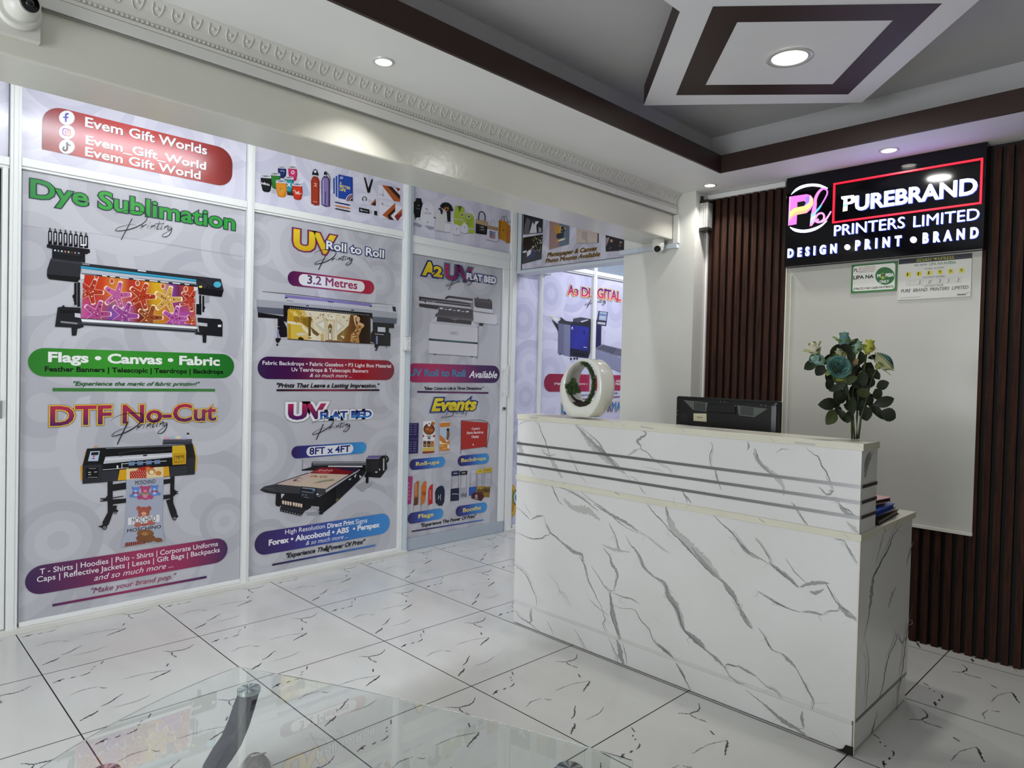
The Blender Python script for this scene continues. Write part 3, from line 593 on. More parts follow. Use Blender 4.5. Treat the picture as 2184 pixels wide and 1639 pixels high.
def bx(bb, x0, x1, y0, y1, z0, z1, mt): bb.box(x0, x1, y0, y1, z0, z1, mt)
b = MB(); bx(b, XK, XK+.575, YK0, YK1, .115, ZLED-.024, MAR)
pr = Print(0, XK); pr.mb = b; pr.lim = (-YK1, -YK0, .116, ZLED-.025); veins(pr, LO_V)
pr = Print(1, YK0); pr.mb = b; pr.K(1800, 1080, 3.0333); pr.d = .0001; veins(pr, SIDE_V[:12]); b.build('lower_body', KT)
b = MB(); bx(b, XK, XK+.575, YK0+.004, YK1, .006, .1, MAR); pr = Print(0, XK); pr.mb = b; veins(pr, BASE_V)
pr = Print(1, YK0+.004); pr.mb = b; veins(pr, [SIDE_V[0]]+SIDE_V[12:])
b.build('plinth', KT)
b = MB(); bx(b, XK+.001, XK+.575, YK0+.006, YK1, .1003, .1147, M('#d2d3d1', .22)); b.build('plinth_strip', KT)
b = MB(); bx(b, XK+.004, XK+.575, YK0+.001, YK0+.0058, .1003, .1147, M('#77787a', .3, metal=.6)); b.build('plinth_strip', KT)
b = MB(); bx(b, XK-.001, XK+.008, YK0-.0035, YK0-.0005, .004, ZLED-.025, MARW); b.build('edge_banding', KT)
b = MB(); b.prism([(XK-.001, YK0+.05, .001), (XK-.001, YK0-.002, .001), (XK-.001, YK0-.002, .03), (XK-.001, YK0+.022, .028), (XK-.001, YK0+.030, .012)], (-.004, 0, 0), M('#1a1512', .9)); b.build('chipped_corner', KT)
b = MB(); bx(b, XK-.004, XK+.60, YK0-.006, YK1+.003, ZLED-.0238, ZLED, MARW); pr = Print(0, XK-.004); pr.mb = b
veins(pr, [m1, ['b', [2, 14], 630, 1005, 690, 1040], ['b', [4, 18], 800, 1035, 760, 1065], ['b', [10, 40], 1370, 1150, 1430, 1180], m4, ['b', [3, 14], 150, 745, 190, 790], ['b', [3, 18], 310, 775, 270, 805], ['b', [8, 40], 950, 900, 1010, 940], ['b', [3, 16], 1740, 1035, 1800, 1095]])
pr = Print(1, YK0-.006); pr.mb = b; veins(pr, [(1800, 1080, 3.0333), ['b', [6, 24], 260, 135, 270, 170], ['b', [6, 24], 350, 90, 335, 130]])
pr = Print(0, 0); b.build('ledge_top', KT, bevel=.0015)
XU = XK+.158
b = MB(); bx(b, XK, XU-.004, YK0+.002, YK1, ZLED+.0002, ZTOP-.024, MAR); pr = Print(0, XK); pr.mb = b; pr.lim = (-YK1, -YK0, ZLED, ZTOP-.024); veins(pr, UP_V)
pr = Print(1, YK0+.002); pr.mb = b; veins(pr, [(1760, 900, 5.854), ['b', [14, 70], 570, 370, 540, 450, 515, 560, 495, 700], ['a', [3, 14], 545, 370, 510, 480, 490, 620], ['a', [3, 12], 600, 360, 560, 470, 530, 540], ['b', [2, 9], 670, 850, 630, 940], ['b', [2, 9], 600, 1010, 560, 1130]])
b.build('upper_body', KT)
b = MB(); bx(b, XK-.004, XU, YK0-.004, YK1+.003, ZTOP-.0238, ZTOP, MARW); pr = Print(0, XK-.004); pr.mb = b
veins(pr, [m1, ['c', [20, 60], 380, 275, 480, 285], ['b', [2, 10], 720, 280, 750, 300], ['b', [3, 14], 1330, 345, 1360, 370], ['b', [3, 14], 1450, 355, 1490, 390], ['c', [20, 60], 1670, 385, 1820, 410], m4, ['b', [3, 14], 220, 62, 265, 92], ['b', [3, 14], 1055, 140, 1100, 190], ['c', [20, 60], 1290, 195, 1480, 215], ['b', [3, 14], 1850, 205, 1915, 245]])
pz = MB(); P2 = [on(2, ZTOP+.0003, 1400+x/4.368, 900+y/4.368) for x, y in ((180, 20), (520, 60), (780, 95), (640, 88), (330, 55))]; b.face(P2, vc)
b.build('counter_top', KT, bevel=.0015)
STRIP = M('#8a888a', .32, metal=.85)
for z in (.891, .839, .789):
    b = MB(); bx(b, XK-.0022, XK-.0003, YK0+.001, YK1+.001, z-.0055, z+.0055, STRIP); b.build('metal_strip', KT)
    b = MB(); bx(b, XK+.006, XU-.004, YK0-.0008, YK0+.0017, z-.0055, z+.0055, STRIP); b.build('metal_strip', KT)
# ------------------------------------------------------------------ monitor behind the counter
XM = 2.70; BK = M('#0b0b0c', .35); BK2 = M('#141415', .25)
ml, mr = on(0, XM+.02, 1443, 848), on(0, XM, 1664, 853); zt = (ml.z+mr.z)/2
dirm = Vector((mr.x-ml.x, mr.y-ml.y, 0)); mw = dirm.length; dirm.normalize(); nm = Vector((dirm.y, -dirm.x, 0)); nm = nm if nm.x < 0 else -nm
mc = (ml+mr)/2; zb = ZLED+.075
t = thing('computer_monitor', 'black computer monitor seen from behind over the counter top', 'monitor', (mc.x+.02, mc.y, ZLED))
def mp(u, v, d): p = mc+dirm*u+nm*d; p.z = zt+v; return p       # u along the width, v below the top, d towards the viewer
def rrect(u0, u1, v0, v1, d, r, n=5):
    o = []
    for cx, cy, a0 in ((u1-r, v1-r, 0), (u0+r, v1-r, 90), (u0+r, v0+r, 180), (u1-r, v0+r, 270)):
        for i in range(n+1): a = math.radians(a0+90*i/n); o.append(mp(cx+r*math.cos(a), cy+r*math.sin(a), d))
    return o
hh = zb-zt
b = MB(); b.rings([rrect(-mw/2, mw/2, hh, 0, -.018, .008), rrect(-mw/2, mw/2, hh, 0, -.002, .010), rrect(-mw/2+.003, mw/2-.003, hh+.003, -.003, .001, .010)], BK2, smooth=False); b.build('bezel', t)
b = MB(); b.rings([rrect(-mw/2+.008, mw/2-.008, hh+.008, -.009, .0012, .010), rrect(-mw/2+.012, mw/2-.012, hh+.012, -.012, .006, .010), rrect(-mw/2+.03, mw/2-.03, hh+.03, -.02, .010, .010)], BK, smooth=False)
b.rings([rrect(-.075, .060, -.062, -.026, .0105, .006), rrect(-.072, .057, -.059, -.029, .016, .006)], BK2, smooth=False); b.build('back_shell', t)
sc = mw/1790
def mu(x, y): return (x-1080)*sc, -(y-165)*sc*1.0
GV = M('#5d635f', .35)
for sg in (0, 1):
    b = MB(); q = [(350, 225), (800, 243), (775, 390), (535, 375)] if not sg else [(1310, 260), (1805, 285), (1600, 425), (1345, 412)]
    b.prism([mp(*mu(*a), .0103) for a in q], nm*.001, GV)
    for i in range(9):
        x = (555+i*23) if not sg else (1375+i*24); y0 = 245 if not sg else 272
        b.prism([mp(*mu(*a), .0114) for a in ((x, y0+i*.7), (x+11, y0+i*.7), (x+11, y0+128+i*.7), (x, y0+128+i*.7))], nm*.0004, BK)
    b.build('vent_grille', t)
b = MB()
for i in range(6): b.prism([mp(*mu(*a), .0104) for a in ((305-i*2, 445+i*23), (445-i*3, 455+i*24), (445-i*3, 461+i*24), (305-i*2, 451+i*23))], nm*.0012, M('#3a3a3c', .3))
b.build('speaker_slots', t)
for x, y in ((235, 405), (234, 466), (1025, 215), (1095, 218), (1700, 238), (1772, 242)):
    b = MB(); b.prism([mp(*mu(x+6*math.cos(a), y+6*math.sin(a)), .0104) for a in (0, 1, 2, 3, 4, 5)], nm*.0005, M('#c0c0bc', .4)); b.build('screw', t)
b = MB(); b.prism([mp(*mu(*a), .0104) for a in ((543, 430), (780, 420), (788, 550), (546, 552))], nm*.0006, M('#d3cdae', .5))
for i in range(5): x = 615+i*20; b.prism([mp(*mu(*a), .0112) for a in ((x, 480), (x+13, 479), (x+13, 492), (x, 493))], nm*.0002, M('#4a483e', .5))
b.build('asset_sticker', t)
b = MB(); bz = ZLED+.0005; b.box(mc.x-.005, mc.x+.03, mc.y-.035, mc.y+.035, bz+.012, zt-.2, BK); b.box(mc.x-.07, mc.x+.11, mc.y-.11, mc.y+.11, bz, bz+.012, BK); b.build('stand', t, bevel=.003)
# ------------------------------------------------------------------ notebooks stacked on the ledge
def book(name, label, cat, c, sx, sy, z0, h, rot, cover, pages=None, grp='books stacked behind the counter end'):
    t = thing(name, label, cat, (c[0], c[1], z0), grp); R = Matrix.Rotation(math.radians(rot), 3, 'Z'); C = Vector((c[0], c[1], 0))
    def bb(x0, x1, y0, y1, a, e, mt):
        k = MB(); k.box(x0, x1, y0, y1, a, e, mt); k.v = [tuple(R @ Vector((p[0], p[1], 0))+C+Vector((0, 0, p[2]))) for p in k.v]; return k
    k = bb(-sx/2, sx/2, -sy/2, sy/2, z0, z0+h*.14, cover); k2 = bb(-sx/2, sx/2, -sy/2, sy/2, z0+h*.86, z0+h, cover); k.mesh(k2.v, k2.f, cover)
    k2 = bb(-sx/2, -sx/2+.003, -sy/2, sy/2, z0+h*.14, z0+h*.86, cover); k.mesh(k2.v, k2.f, cover); k.build('cover', t)
    bb(-sx/2+.0035, sx/2-.004, -sy/2+.004, sy/2-.004, z0+h*.141, z0+h*.859, pages or M('#cfc8b6', .7)).build('pages', t)
z = ZLED+.0005
book('notebook', 'black folder at the bottom of the stack on the counter ledge', 'book', (2.74, .905), .30, .21, z, .016, 4, M('#17171a', .4), M('#8c8278', .7)); z += .0165
book('notebook', 'brown notebook just above the black folder in the stack', 'book', (2.722, .915), .27, .2, z, .014, -3, M('#6f5642', .5)); z += .0145
book('notebook', 'bright blue notebook sticking out of the stack on the ledge', 'book', (2.700, .885), .24, .17, z, .018, 2, M('#2a4fae', .35), M('#27408c', .6)); z += .0185
book('notebook', 'tan folder lying over the blue notebook in the stack', 'book', (2.698, .930), .22, .19, z, .012, -4, M('#8a6a4c', .5)); z += .0125
book('notebook', 'notebook with pink cover and black edges on top of the stack', 'book', (2.690, .905), .2, .18, z, .016, -8, M('#d3a3a4', .45), M('#1b1b1b', .6)); z += .0162
# ------------------------------------------------------------------ ring planter with a bonsai
kk = (1160, 740, 6.825); XP = 2.43; POT = M('#e4e5dc', .12, coat=.4)
def pp(x, y, X=XP): return on(0, X, kk[0]+x/kk[2], kk[1]+y/kk[2])
out = [(370, 1020), (300, 950), (255, 820), (228, 680), (228, 590), (250, 480), (300, 370), (380, 265), (480, 195), (590, 172), (680, 185), (760, 260), (815, 370), (838, 500), (840, 620), (825, 740), (780, 850), (720, 950), (640, 1032)]
inn = [(430, 850), (375, 790), (325, 680), (308, 570), (318, 460), (350, 360), (410, 275), (480, 225), (550, 208), (620, 225), (690, 270), (740, 350), (768, 450), (776, 560), (760, 670), (720, 760), (660, 830), (600, 865), (500, 878)]
O3 = [pp(*a) for a in out]; I3 = [pp(*a) for a in inn]
def resample(P, n):
    P = P+[P[0]]; L = [0]
    for a, c in zip(P, P[1:]): L.append(L[-1]+(c-a).length)
    o = []; j = 0
    for i in range(n):
        s = L[-1]*i/n
        while L[j+1] < s: j += 1
        o.append(P[j].lerp(P[j+1], (s-L[j])/(L[j+1]-L[j])))
    return o
O3 = [Vector((XP, p.y, max(p.z, ZTOP+.0005))) for p in O3]
O3 = resample(O3, 60); I3 = resample(I3, 60)
cO = sum(O3, Vector())/60; cI = sum(I3, Vector())/60
shift = lambda P, c, s, dx: [Vector((XP+dx, c.y+(p.y-c.y)*s, c.z+(p.z-c.z)*s)) for p in P]
def flat(P): return [Vector((p.x, p.y, max(p.z, ZTOP+.0005))) for p in P]
t = thing('ring_planter', 'white ring shaped planter holding a tiny bonsai on the counter top', 'planter', (XP+.05, cO.y, ZTOP))
b = MB(); b.rings([flat(q) for q in (shift(O3, cO, .985, 0), shift(O3, cO, 1, .004), shift(O3, cO, 1.0, .085), shift(O3, cO, .97, .100))]+[shift(I3, cI, 1.0, .100), shift(I3, cI, 1, .004), shift(I3, cI, 1.02, 0)], POT, close=True); b.build('ring_shell', t)
b = MB(); bs = pp(500, 868, XP+.05); low = min(p.z for p in I3)
SOIL = noisy('#2a241c', '#171410', 80, .9)
prs = [p for p in I3 if p.z < low+.022]; prs.sort(key=lambda p: p.y)
for a, c in zip(prs, prs[1:]):
    b.mesh([(x, q.y, z) for q in (a, c) for x, z in ((XP+.012, q.z+.0006), (XP+.09, q.z+.0006), (XP+.09, low+.022), (XP+.012, low+.022))], [(0, 1, 5, 4), (3, 2, 6, 7), (0, 3, 7, 4), (1, 2, 6, 5)], SOIL)
b.build('soil', t)
BARK = noisy('#2b211b', '#191310', 60, .8); b = MB()
tr = [(590, 845), (530, 800), (470, 780), (420, 735), (395, 690), (405, 640), (420, 590)]
b.tube([pp(*a, XP+.014+.03*max(0, (a[0]-400)/190)) for a in tr], [.0075, .007, .006, .0055, .005, .0045, .004], BARK, 8)
for a in ([(530, 800), (500, 830), (470, 850)], [(470, 780), (465, 820), (440, 850)], [(405, 640), (370, 590), (350, 560)], [(420, 600), (460, 560), (480, 540)]): b.tube([pp(*q, XP+.018) for q in a], [.004, .003, .002], BARK, 6)
b.build('bonsai_trunk', t)
rr = random.Random(11); GN = [M('#3d5a1f', .6), M('#2c4517', .6), M('#55752a', .6), M('#20330f', .6)]
def tufts(b, c, R, n, ln):
    for i in range(n):
        v = Vector((rr.gauss(0, 1), rr.gauss(0, 1), rr.gauss(0, 1))).normalized(); p = c+v*R*rr.uniform(.35, 1)
        d = (v+Vector((rr.uniform(-.5, .5), rr.uniform(-.5, .5), rr.uniform(-.2, .7)))).normalized()*ln*rr.uniform(.6, 1.2); s = d.cross(Vector((rr.gauss(0, 1), rr.gauss(0, 1), rr.gauss(0, 1)))).normalized()*ln*.11
        b.face([p-s, p+s, p+d*.7+s*.6, p+d, p+d*.7-s*.6], rr.choice(GN))
b = MB()
for x, y, R in ((430, 500, .011), (390, 560, .012), (460, 570, .012), (350, 600, .010), (420, 620, .012), (480, 610, .010), (370, 660, .008), (440, 660, .009), (330, 570, .006), (505, 650, .006)):
    for dx in (.0, .014, .028): tufts(b, pp(x, y, XP+dx), R, 60, .011)
b.build('bonsai_foliage', t)
b = MB(); arc = [(560, 225), (620, 255), (670, 310), (700, 370), (725, 430), (735, 500), (735, 570), (725, 640), (705, 700), (675, 760), (640, 805), (610, 830)]
arc = catmull(arc, 3)
for i, a in enumerate(arc):
    for dx in (.02, .045, .07): tufts(b, pp(a[0]-8, a[1], XP+dx), .0065 if i < len(arc)*.75 else .008, 26, .011)
b.build('moss_garland', t)
# ------------------------------------------------------------------ artificial roses
fb = on(2, ZTOP, 1822, 937); NV = Vector((-FWD.x, -FWD.y, 0)).normalized()
kf = (1680, 700, 6.303); rf = random.Random(5)
def fp(x, y, dp=0.0):
    """point of the upright plane through the stems; dp metres nearer to the viewpoint along the line of sight"""
    p = onplane(fb, NV, kf[0]+x/kf[2], kf[1]+y/kf[2]); return p+(CAM-p).normalized()*dp
t = thing('rose_bouquet', 'bunch of artificial teal roses standing on the right counter end', 'artificial flowers', (fb.x, fb.y, ZTOP))
STM = M('#37411c', .5); LEAF = [noisy('#1b2411', '#131a0c', 40, .55), noisy('#28331a', '#1b2510', 40, .55), noisy('#434f26', '#333d1b', 40, .55)]
for P in ([(865, 1490, 0), (860, 1250, .004), (840, 1000, .01), (800, 800, .015), (740, 640, .02), (690, 560, .02)], [(900, 1493, .004), (880, 1240, .008), (880, 900, .0), (900, 600, -.01), (760, 250, -.01)],
          [(930, 1493, -.002), (930, 1200, .0), (950, 900, -.01), (1020, 600, .0), (1060, 340, .0)], [(950, 1490, .006), (985, 1200, .004), (1060, 950, .0), (1120, 700, -.01), (1200, 560, .0)], [(880, 1250, -.01), (800, 850, -.02), (600, 560, -.02), (450, 400, -.02)]):
    b = MB(); Q3 = [fp(*a) for a in P]; b.tube(Q3, [.0034]*len(Q3), STM, 8); b.build('stem', t)
def leaf(x, y, ln, wd, ang, sh, dp, tilt=.0):
    c = fp(x, y, dp); s = 1/kf[2]/FPX*(c-CAM).dot(FWD)                # metres per picture unit of the crop
    a = math.radians(ang); ex = RIGHT*math.cos(a)+UP*math.sin(a); ey = -RIGHT*math.sin(a)+UP*math.cos(a); ez = -FWD
    b = MB(); L = ln*s; W = wd*s; rows = []
    prof = [(0, .02), (.12, .5), (.3, .92), (.5, 1), (.7, .85), (.87, .5), (1, .03)]
    for u, q in prof:
        rows.append([c+ex*(u-.5)*L+ey*v*q*W/2+ez*(abs(v)*q*.10*W-.35*L*(u-.5)**2*(1 if tilt >= 0 else -1)+tilt*(u-.5)*L) for v in (-1, -.5, 0, .5, 1)])
    vs = [p for r in rows for p in r]; nn = 5
    b.mesh(vs, [(i*nn+j, i*nn+j+1, (i+1)*nn+j+1, (i+1)*nn+j) for i in range(len(prof)-1) for j in range(nn-1)], LEAF[sh], True); b.build('leaf', t)
for a in ((540, 1022, 230, 150, 185, 0, .0), (700, 920, 200, 190, 130, 0, .01), (585, 1200, 215, 150, 235, 2, .03), (680, 1110, 120, 110, 220, 1, .0), (740, 1180, 190, 90, 300, 1, .01), (815, 1200, 150, 90, 255, 1, .02), (860, 1050, 240, 110, 280, 1, .03), (1040, 1150, 180, 165, 280, 0, .0), (1190, 1110, 260, 100, 305, 0, -.02), (1358, 1168, 190, 165, 335, 0, .0), (1300, 992, 230, 135, 20, 0, .0), (1200, 890, 150, 130, 300, 1, -.01),
          (1268, 765, 165, 120, 20, 1, .0), (1010, 870, 190, 110, 350, 2, .03), (1050, 950, 220, 130, 200, 0, -.02), (900, 860, 200, 150, 260, 0, -.02), (730, 730, 140, 110, 100, 0, -.01), (660, 800, 200, 90, 205, 1, .03), (690, 700, 190, 110, 160, 2, .025), (835, 700, 190, 95, 25, 2, .03), (560, 760, 150, 110, 110, 0, .0), (620, 660, 150, 130, 170, 0, -.02), (990, 700, 240, 150, 80, 1, .01), (870, 620, 160, 130, 60, 0, -.02), (1110, 730, 150, 110, 80, 0, -.02), (1070, 560, 200, 170, 60, 0, -.03), (1170, 620, 150, 100, 120, 0, -.01), (1090, 640, 130, 90, 100, 1, -.02),
          (300, 500, 170, 120, 215, 1, .0), (430, 570, 150, 130, 235, 0, .01), (550, 420, 150, 110, 60, 1, -.02), (640, 300, 170, 110, 60, 0, -.02), (780, 270, 170, 90, 340, 0, .02), (880, 190, 140, 60, 35, 1, .0), (850, 380, 150, 110, 280, 1, -.01), (990, 400, 160, 100, 95, 1, -.02), (1150, 390, 130, 60, 190, 0, -.02), (900, 500, 140, 110, 30, 0, -.03), (780, 830, 150, 60, 290, 1, .03), (940, 760, 120, 90, 220, 0, .01), (1000, 1020, 170, 120, 190, 0, -.02), (640, 1000, 150, 120, 60, 0, -.02), (830, 940, 130, 130, 90, 0, -.01)):
    leaf(a[0], a[1], a[2]*1.14, a[3]*1.14, *a[4:], tilt=rf.uniform(-.35, .35))
for i in range(24):
    leaf(rf.gauss(880, 130), rf.uniform(520, 1060), rf.uniform(150, 200), rf.uniform(100, 135), rf.uniform(0, 360), rf.choice((0, 0, 0, 1)), rf.uniform(-.05, .01), rf.uniform(-.4, .4))
def petal(b, c, axis, side, r0, r1, h0, h1, wd, mt, curl=.3):
    up = axis; out = side; tan = axis.cross(side); rows = []
    for i in range(5):
        u = i/4; rad = r0+(r1-r0)*u**1.3+curl*r1*max(0, u-.7)*1.5; hgt = h0+(h1-h0)*u; w_ = wd*(.45+.9*math.sin(math.pi*min(u*.62+.12, 1)))
        rows.append([c+up*hgt+(out*math.cos(v*w_)+tan*math.sin(v*w_))*rad for v in (-1, -.5, 0, .5, 1)])
    vs = [p for r in rows for p in r]
    b.mesh(vs, [(i*5+j, i*5+j+1, (i+1)*5+j+1, (i+1)*5+j) for i in range(4) for j in range(4)], mt, True)
TE = [M('#5f8f88', .6), M('#4b7a75', .6), M('#79a59b', .6), M('#3d6863', .6)]; CR = M('#b9bd95', .6); SEP = M('#8d9440', .55)
def frame(ax):
    a = ax.normalized(); s = a.cross(Vector((.2, .3, 1))).normalized(); return a, s
def rose(x, y, rp, ax, dp, outer):
    c = fp(x, y, dp); s = 1/kf[2]/FPX*(c-CAM).dot(FWD); R = rp*s; a, sd = frame(ax); b = MB(); c0 = c-a*R*.55
    b.ball(c0+a*R*.62, R*.34, TE[3], 8)
    for li, (n, r1, h1, h0) in enumerate(((2, .16, 1.10, .6), (3, .26, 1.08, .6), (3, .38, 1.04, .55), (4, .50, .98, .5), (4, .63, .90, .42), (5, .78, .80, .25), (5, .92, .70, .0), (5, 1.04, .56, .0))):
        for i in range(n):
            q = Matrix.Rotation(i*2*math.pi/n+li*.7, 3, a) @ sd
            petal(b, c0, a, q, r1*R*(.72 if h0 else .55), r1*R*.95, h0*R, h1*R, 1.3 if n < 4 else .98, (CR if (li >= 6 and outer) else TE[(li*2+i) % 4 if li < 6 else (2 if i % 2 else 0)]), .10 if li < 3 else .26)
    b.build('rose_bloom', t); b = MB()
    for i in range(5):
        q = Matrix.Rotation(i*2*math.pi/5+.3, 3, a) @ sd; petal(b, c0-a*R*.03, a, q, .2*R, 1.12*R, 0, .15*R, .25, SEP, .2)
    b.ball(c0-a*R*.08, R*.25, SEP, 6); b.build('sepals', t)
rose(690, 520, 150, Vector((-FWD.x, -FWD.y, .35))-RIGHT*.15, .03, False)
rose(1300, 450, 160, RIGHT*.75+Vector((0, 0, .75))-FWD*.35, .01, True)
def bud(x, y, rp, ang, dp, cols, sep=True):
    c = fp(x, y, dp); s = 1/kf[2]/FPX*(c-CAM).dot(FWD); R = rp*s*1.12; al = math.radians(ang); a = (RIGHT*math.cos(al)+UP*math.sin(al)-FWD*.15).normalized(); sd = a.cross(FWD).normalized(); b = MB()
    prof = [(-.95, .12), (-.8, .5), (-.45, .72), (0, .68), (.45, .48), (.8, .22), (1, .04)]
    b.rings([[c+a*h*R+(Matrix.Rotation(j*math.pi/6, 3, a) @ sd)*q*R*(1+.10*math.sin(3*j*math.pi/6+h*2)) for j in range(12)] for h, q in prof], M(cols[0], .6))
    for i in range(3): petal(b, c-a*R*.8, a, Matrix.Rotation(i*2.1, 3, a) @ sd, .4*R, .55*R, 0, 1.6*R, .9, M(cols[i % len(cols)], .6), .15)
    b.build('rose_bud', t)
    if sep:
        b = MB()
        for i in range(5): petal(b, c-a*R*.85, a, Matrix.Rotation(i*1.257+.4, 3, a) @ sd, .3*R, rf.uniform(.9, 1.35)*R, 0, rf.uniform(.5, 1.5)*R, .3, M(cols[-1], .55), .3)
        b.ball(c-a*R*.9, R*.36, M(cols[-1], .55), 6); b.build('sepals', t)
for a in ((758, 150, 95, 95, .0, ('#5d8382', '#6d9490', '#6f8a3a')), (355, 275, 88, 118, -.01, ('#cfc7b2', '#d8d2bd', '#7f8540')), (395, 425, 92, 165, .015, ('#7fa39c', '#95b5ac', '#5c7a34')), (930, 245, 82, 80, -.01, ('#8fb09c', '#7a9a80', '#5f7d33')), (1092, 240, 88, 82, .005, ('#b3b34a', '#a3a13c', '#8a8b33')), (705, 345, 80, 120, -.015, ('#b9b795', '#9db09a', '#9aa04a')), (915, 455, 45, 70, -.02, ('#b49a84', '#b49a84', '#a3a240'))): bud(*a)
# ------------------------------------------------------------------ glass coffee table
ZG = .42; GL = glass('#f6fbf9'); EDGE = glass('#cfe6dd')
tp = [on(2, ZG, *a) for a in ((506, 1422), (581, 1438), (733, 1477), (881, 1509), (998, 1537), (1198, 1584), (1300, 1611), (1372, 1640))]
d1, d2, d3 = on(2, ZG, 531, 1466), on(2, ZG, 1215, 1636), on(2, ZG, 217, 1640)
la = (d2-d1).normalized(); sa = Vector((la.y, -la.x, 0)); sa = sa if sa.x < 0 else -sa
LW = (d2-d1).length; SW = abs((d3-d1).dot(sa)); ctr = d1+la*LW/2+sa*SW/2
lc = lambda p: ((p-ctr).dot(la), (p-ctr).dot(sa))
hu, hv = [abs(q) for q in lc(on(2, ZG, 506, 1422))]
def side(n=12):
    o = []
    for i in range(n): q = -1+2*i/n; o.append((q*hu, -hv-.030*(1-q*q)))
    for i in range(n): q = -1+2*i/n; o.append((hu+.035*(1-q*q), q*hv))
    for i in range(n): q = 1-2*i/n; o.append((q*hu, hv+.030*(1-q*q)))
    for i in range(n): q = 1-2*i/n; o.append((-hu-.035*(1-q*q), q*hv))
    return o
def tw(u, v, z): p = ctr+la*u+sa*v; return Vector((p.x, p.y, z))
t = thing('coffee_table', 'low clear glass coffee table with curved dark legs at the bottom edge', 'table', (ctr.x, ctr.y, 0))
b = MB(); S_ = side(); b.rings([[tw(u*q, v*q, z) for u, v in S_] for q, z in ((.994, ZG-.008), (.9975, ZG-.0074), (.9995, ZG-.0058), (1, ZG-.004), (.9995, ZG-.0022), (.9975, ZG-.0006), (.994, ZG))], GL, smooth=True); b.build('glass_top', t, fix=True)
CHR = noisy('#c9d0d0', '#9fb0ae', 8, .12, metal=1); LEGM = noisy('#3a3a42', '#33333a', 5, .32)
leg0 = [(955, 450, 50), (900, 700, 50), (815, 960, 54), (700, 1230, 60), (560, 1440, 66), (436, 1639, 72)]
kl = (400, 1420, 7.486); pl3 = [onplane(d1, la, kl[0]+x/kl[2], kl[1]+y/kl[2]) for x, y, q in leg0]
prof = [((p-d1).dot(sa), p.z) for p in pl3]; prof[0] = (0, ZG-.0185)
zl, sl = prof[-1][1], prof[-1][0]; slope = (prof[-1][0]-prof[-2][0])
prof += [(sl+.020, zl*.62), (sl+.014, zl*.3), (sl-.012, .0005)]
for u, v in ((-1, -1), (1, -1), (-1, 1), (1, 1)):
    pos = ctr+la*u*LW/2+sa*v*SW/2; dr = -sa*v
    b = MB(); loops = []
    n = len(prof)
    for i, (s, z) in enumerate(prof):
        a, c = prof[max(i-1, 0)], prof[min(i+1, n-1)]; tg = (dr*(c[0]-a[0])+Vector((0, 0, c[1]-a[1]))).normalized(); nn = tg.cross(la).normalized()
        p = pos+dr*s; p.z = z; wq, hq = .021, .0185+.004*i/n
        if i == n-1 or i == 0: nn = dr.copy()
        loops.append([p+la*wq+nn*hq, p-la*wq+nn*hq, p-la*wq-nn*hq, p+la*wq-nn*hq])
    b.rings(loops, LEGM, smooth=False); lg = b.build('leg', t)
    md = lg.modifiers.new('bevel', 'BEVEL'); md.width = .004; md.segments = 2; md.limit_method = 'ANGLE'; md.angle_limit = .9
    b = MB(); b.cyl((pos.x, pos.y, ZG-.0182), (pos.x, pos.y, ZG-.0086), .0285, CHR, 32, smooth=False)
    for k in range(12):
        a0, a1 = k*math.pi/6, (k+.55)*math.pi/6
        b.mesh([(pos.x, pos.y, ZG-.0083)]+[(pos.x+.027*math.cos(q), pos.y+.027*math.sin(q), ZG-.0085) for q in (a0, a1)], [(0, 1, 2)], M('#eef4f2' if k % 3 else '#4e6a68', .15, metal=.9))
    b.build('chrome_disc', lg)
# ------------------------------------------------------------------ toe of a sneaker under the table
def shoe(tip, head, label):
    f = Vector((tip.x, tip.y, 0)).normalized(); f = Vector((f.x*math.cos(head)-f.y*math.sin(head), f.x*math.sin(head)+f.y*math.cos(head), 0)); s = Vector((f.y, -f.x, 0))
    t = thing('sneaker', label, 'shoe', (tip.x, tip.y, 0)); SOLE = M('#b7b7b0', .35); MESH = noisy('#4f4b46', '#8b8780', 170, .8, .4, 300)
    st = [(.0, .004), (.008, .022), (.025, .036), (.055, .047), (.09, .050), (.14, .046), (.19, .038), (.24, .035), (.27, .028), (.28, .01)]
    outl = [tip-f*d+s*wq for d, wq in st]+[tip-f*d-s*wq for d, wq in st[::-1]]
    b = MB(); b.rings([[Vector((p.x, p.y, z)) for p in outl] for z in (.0005, .022)], SOLE, smooth=False); b.build('sole', t, bevel=.004)
    b = MB(); loops = []
    for d, wq, h in ((.014, .008, .030), (.03, .026, .044), (.055, .036, .054), (.09, .041, .066), (.13, .040, .082), (.17, .034, .098), (.21, .031, .105), (.25, .028, .10), (.27, .014, .085)):
        c = tip-f*d; loops.append([Vector((c.x, c.y, 0))+s*wq*math.cos(q)+Vector((0, 0, .0224+(h-.0224)*max(math.sin(q), 0))) for q in [i*math.pi/10 for i in range(11)]])
    b.rings(loops, MESH, smooth=True); b.build('upper', t)
    b = MB()
    for d in (.10, .125, .15, .175): c = tip-f*d; b.tube([Vector((c.x, c.y, .06+(.175-.10-(.175-d))*.55+.012))+s*q for q in (-.018, 0, .018)], .0025, M('#a9a69f', .7), 6)
    b.build('laces', t)
shoe(on(2, .022, 540, 1613), .10, 'grey mesh sneaker toe right of the table leg under the glass')
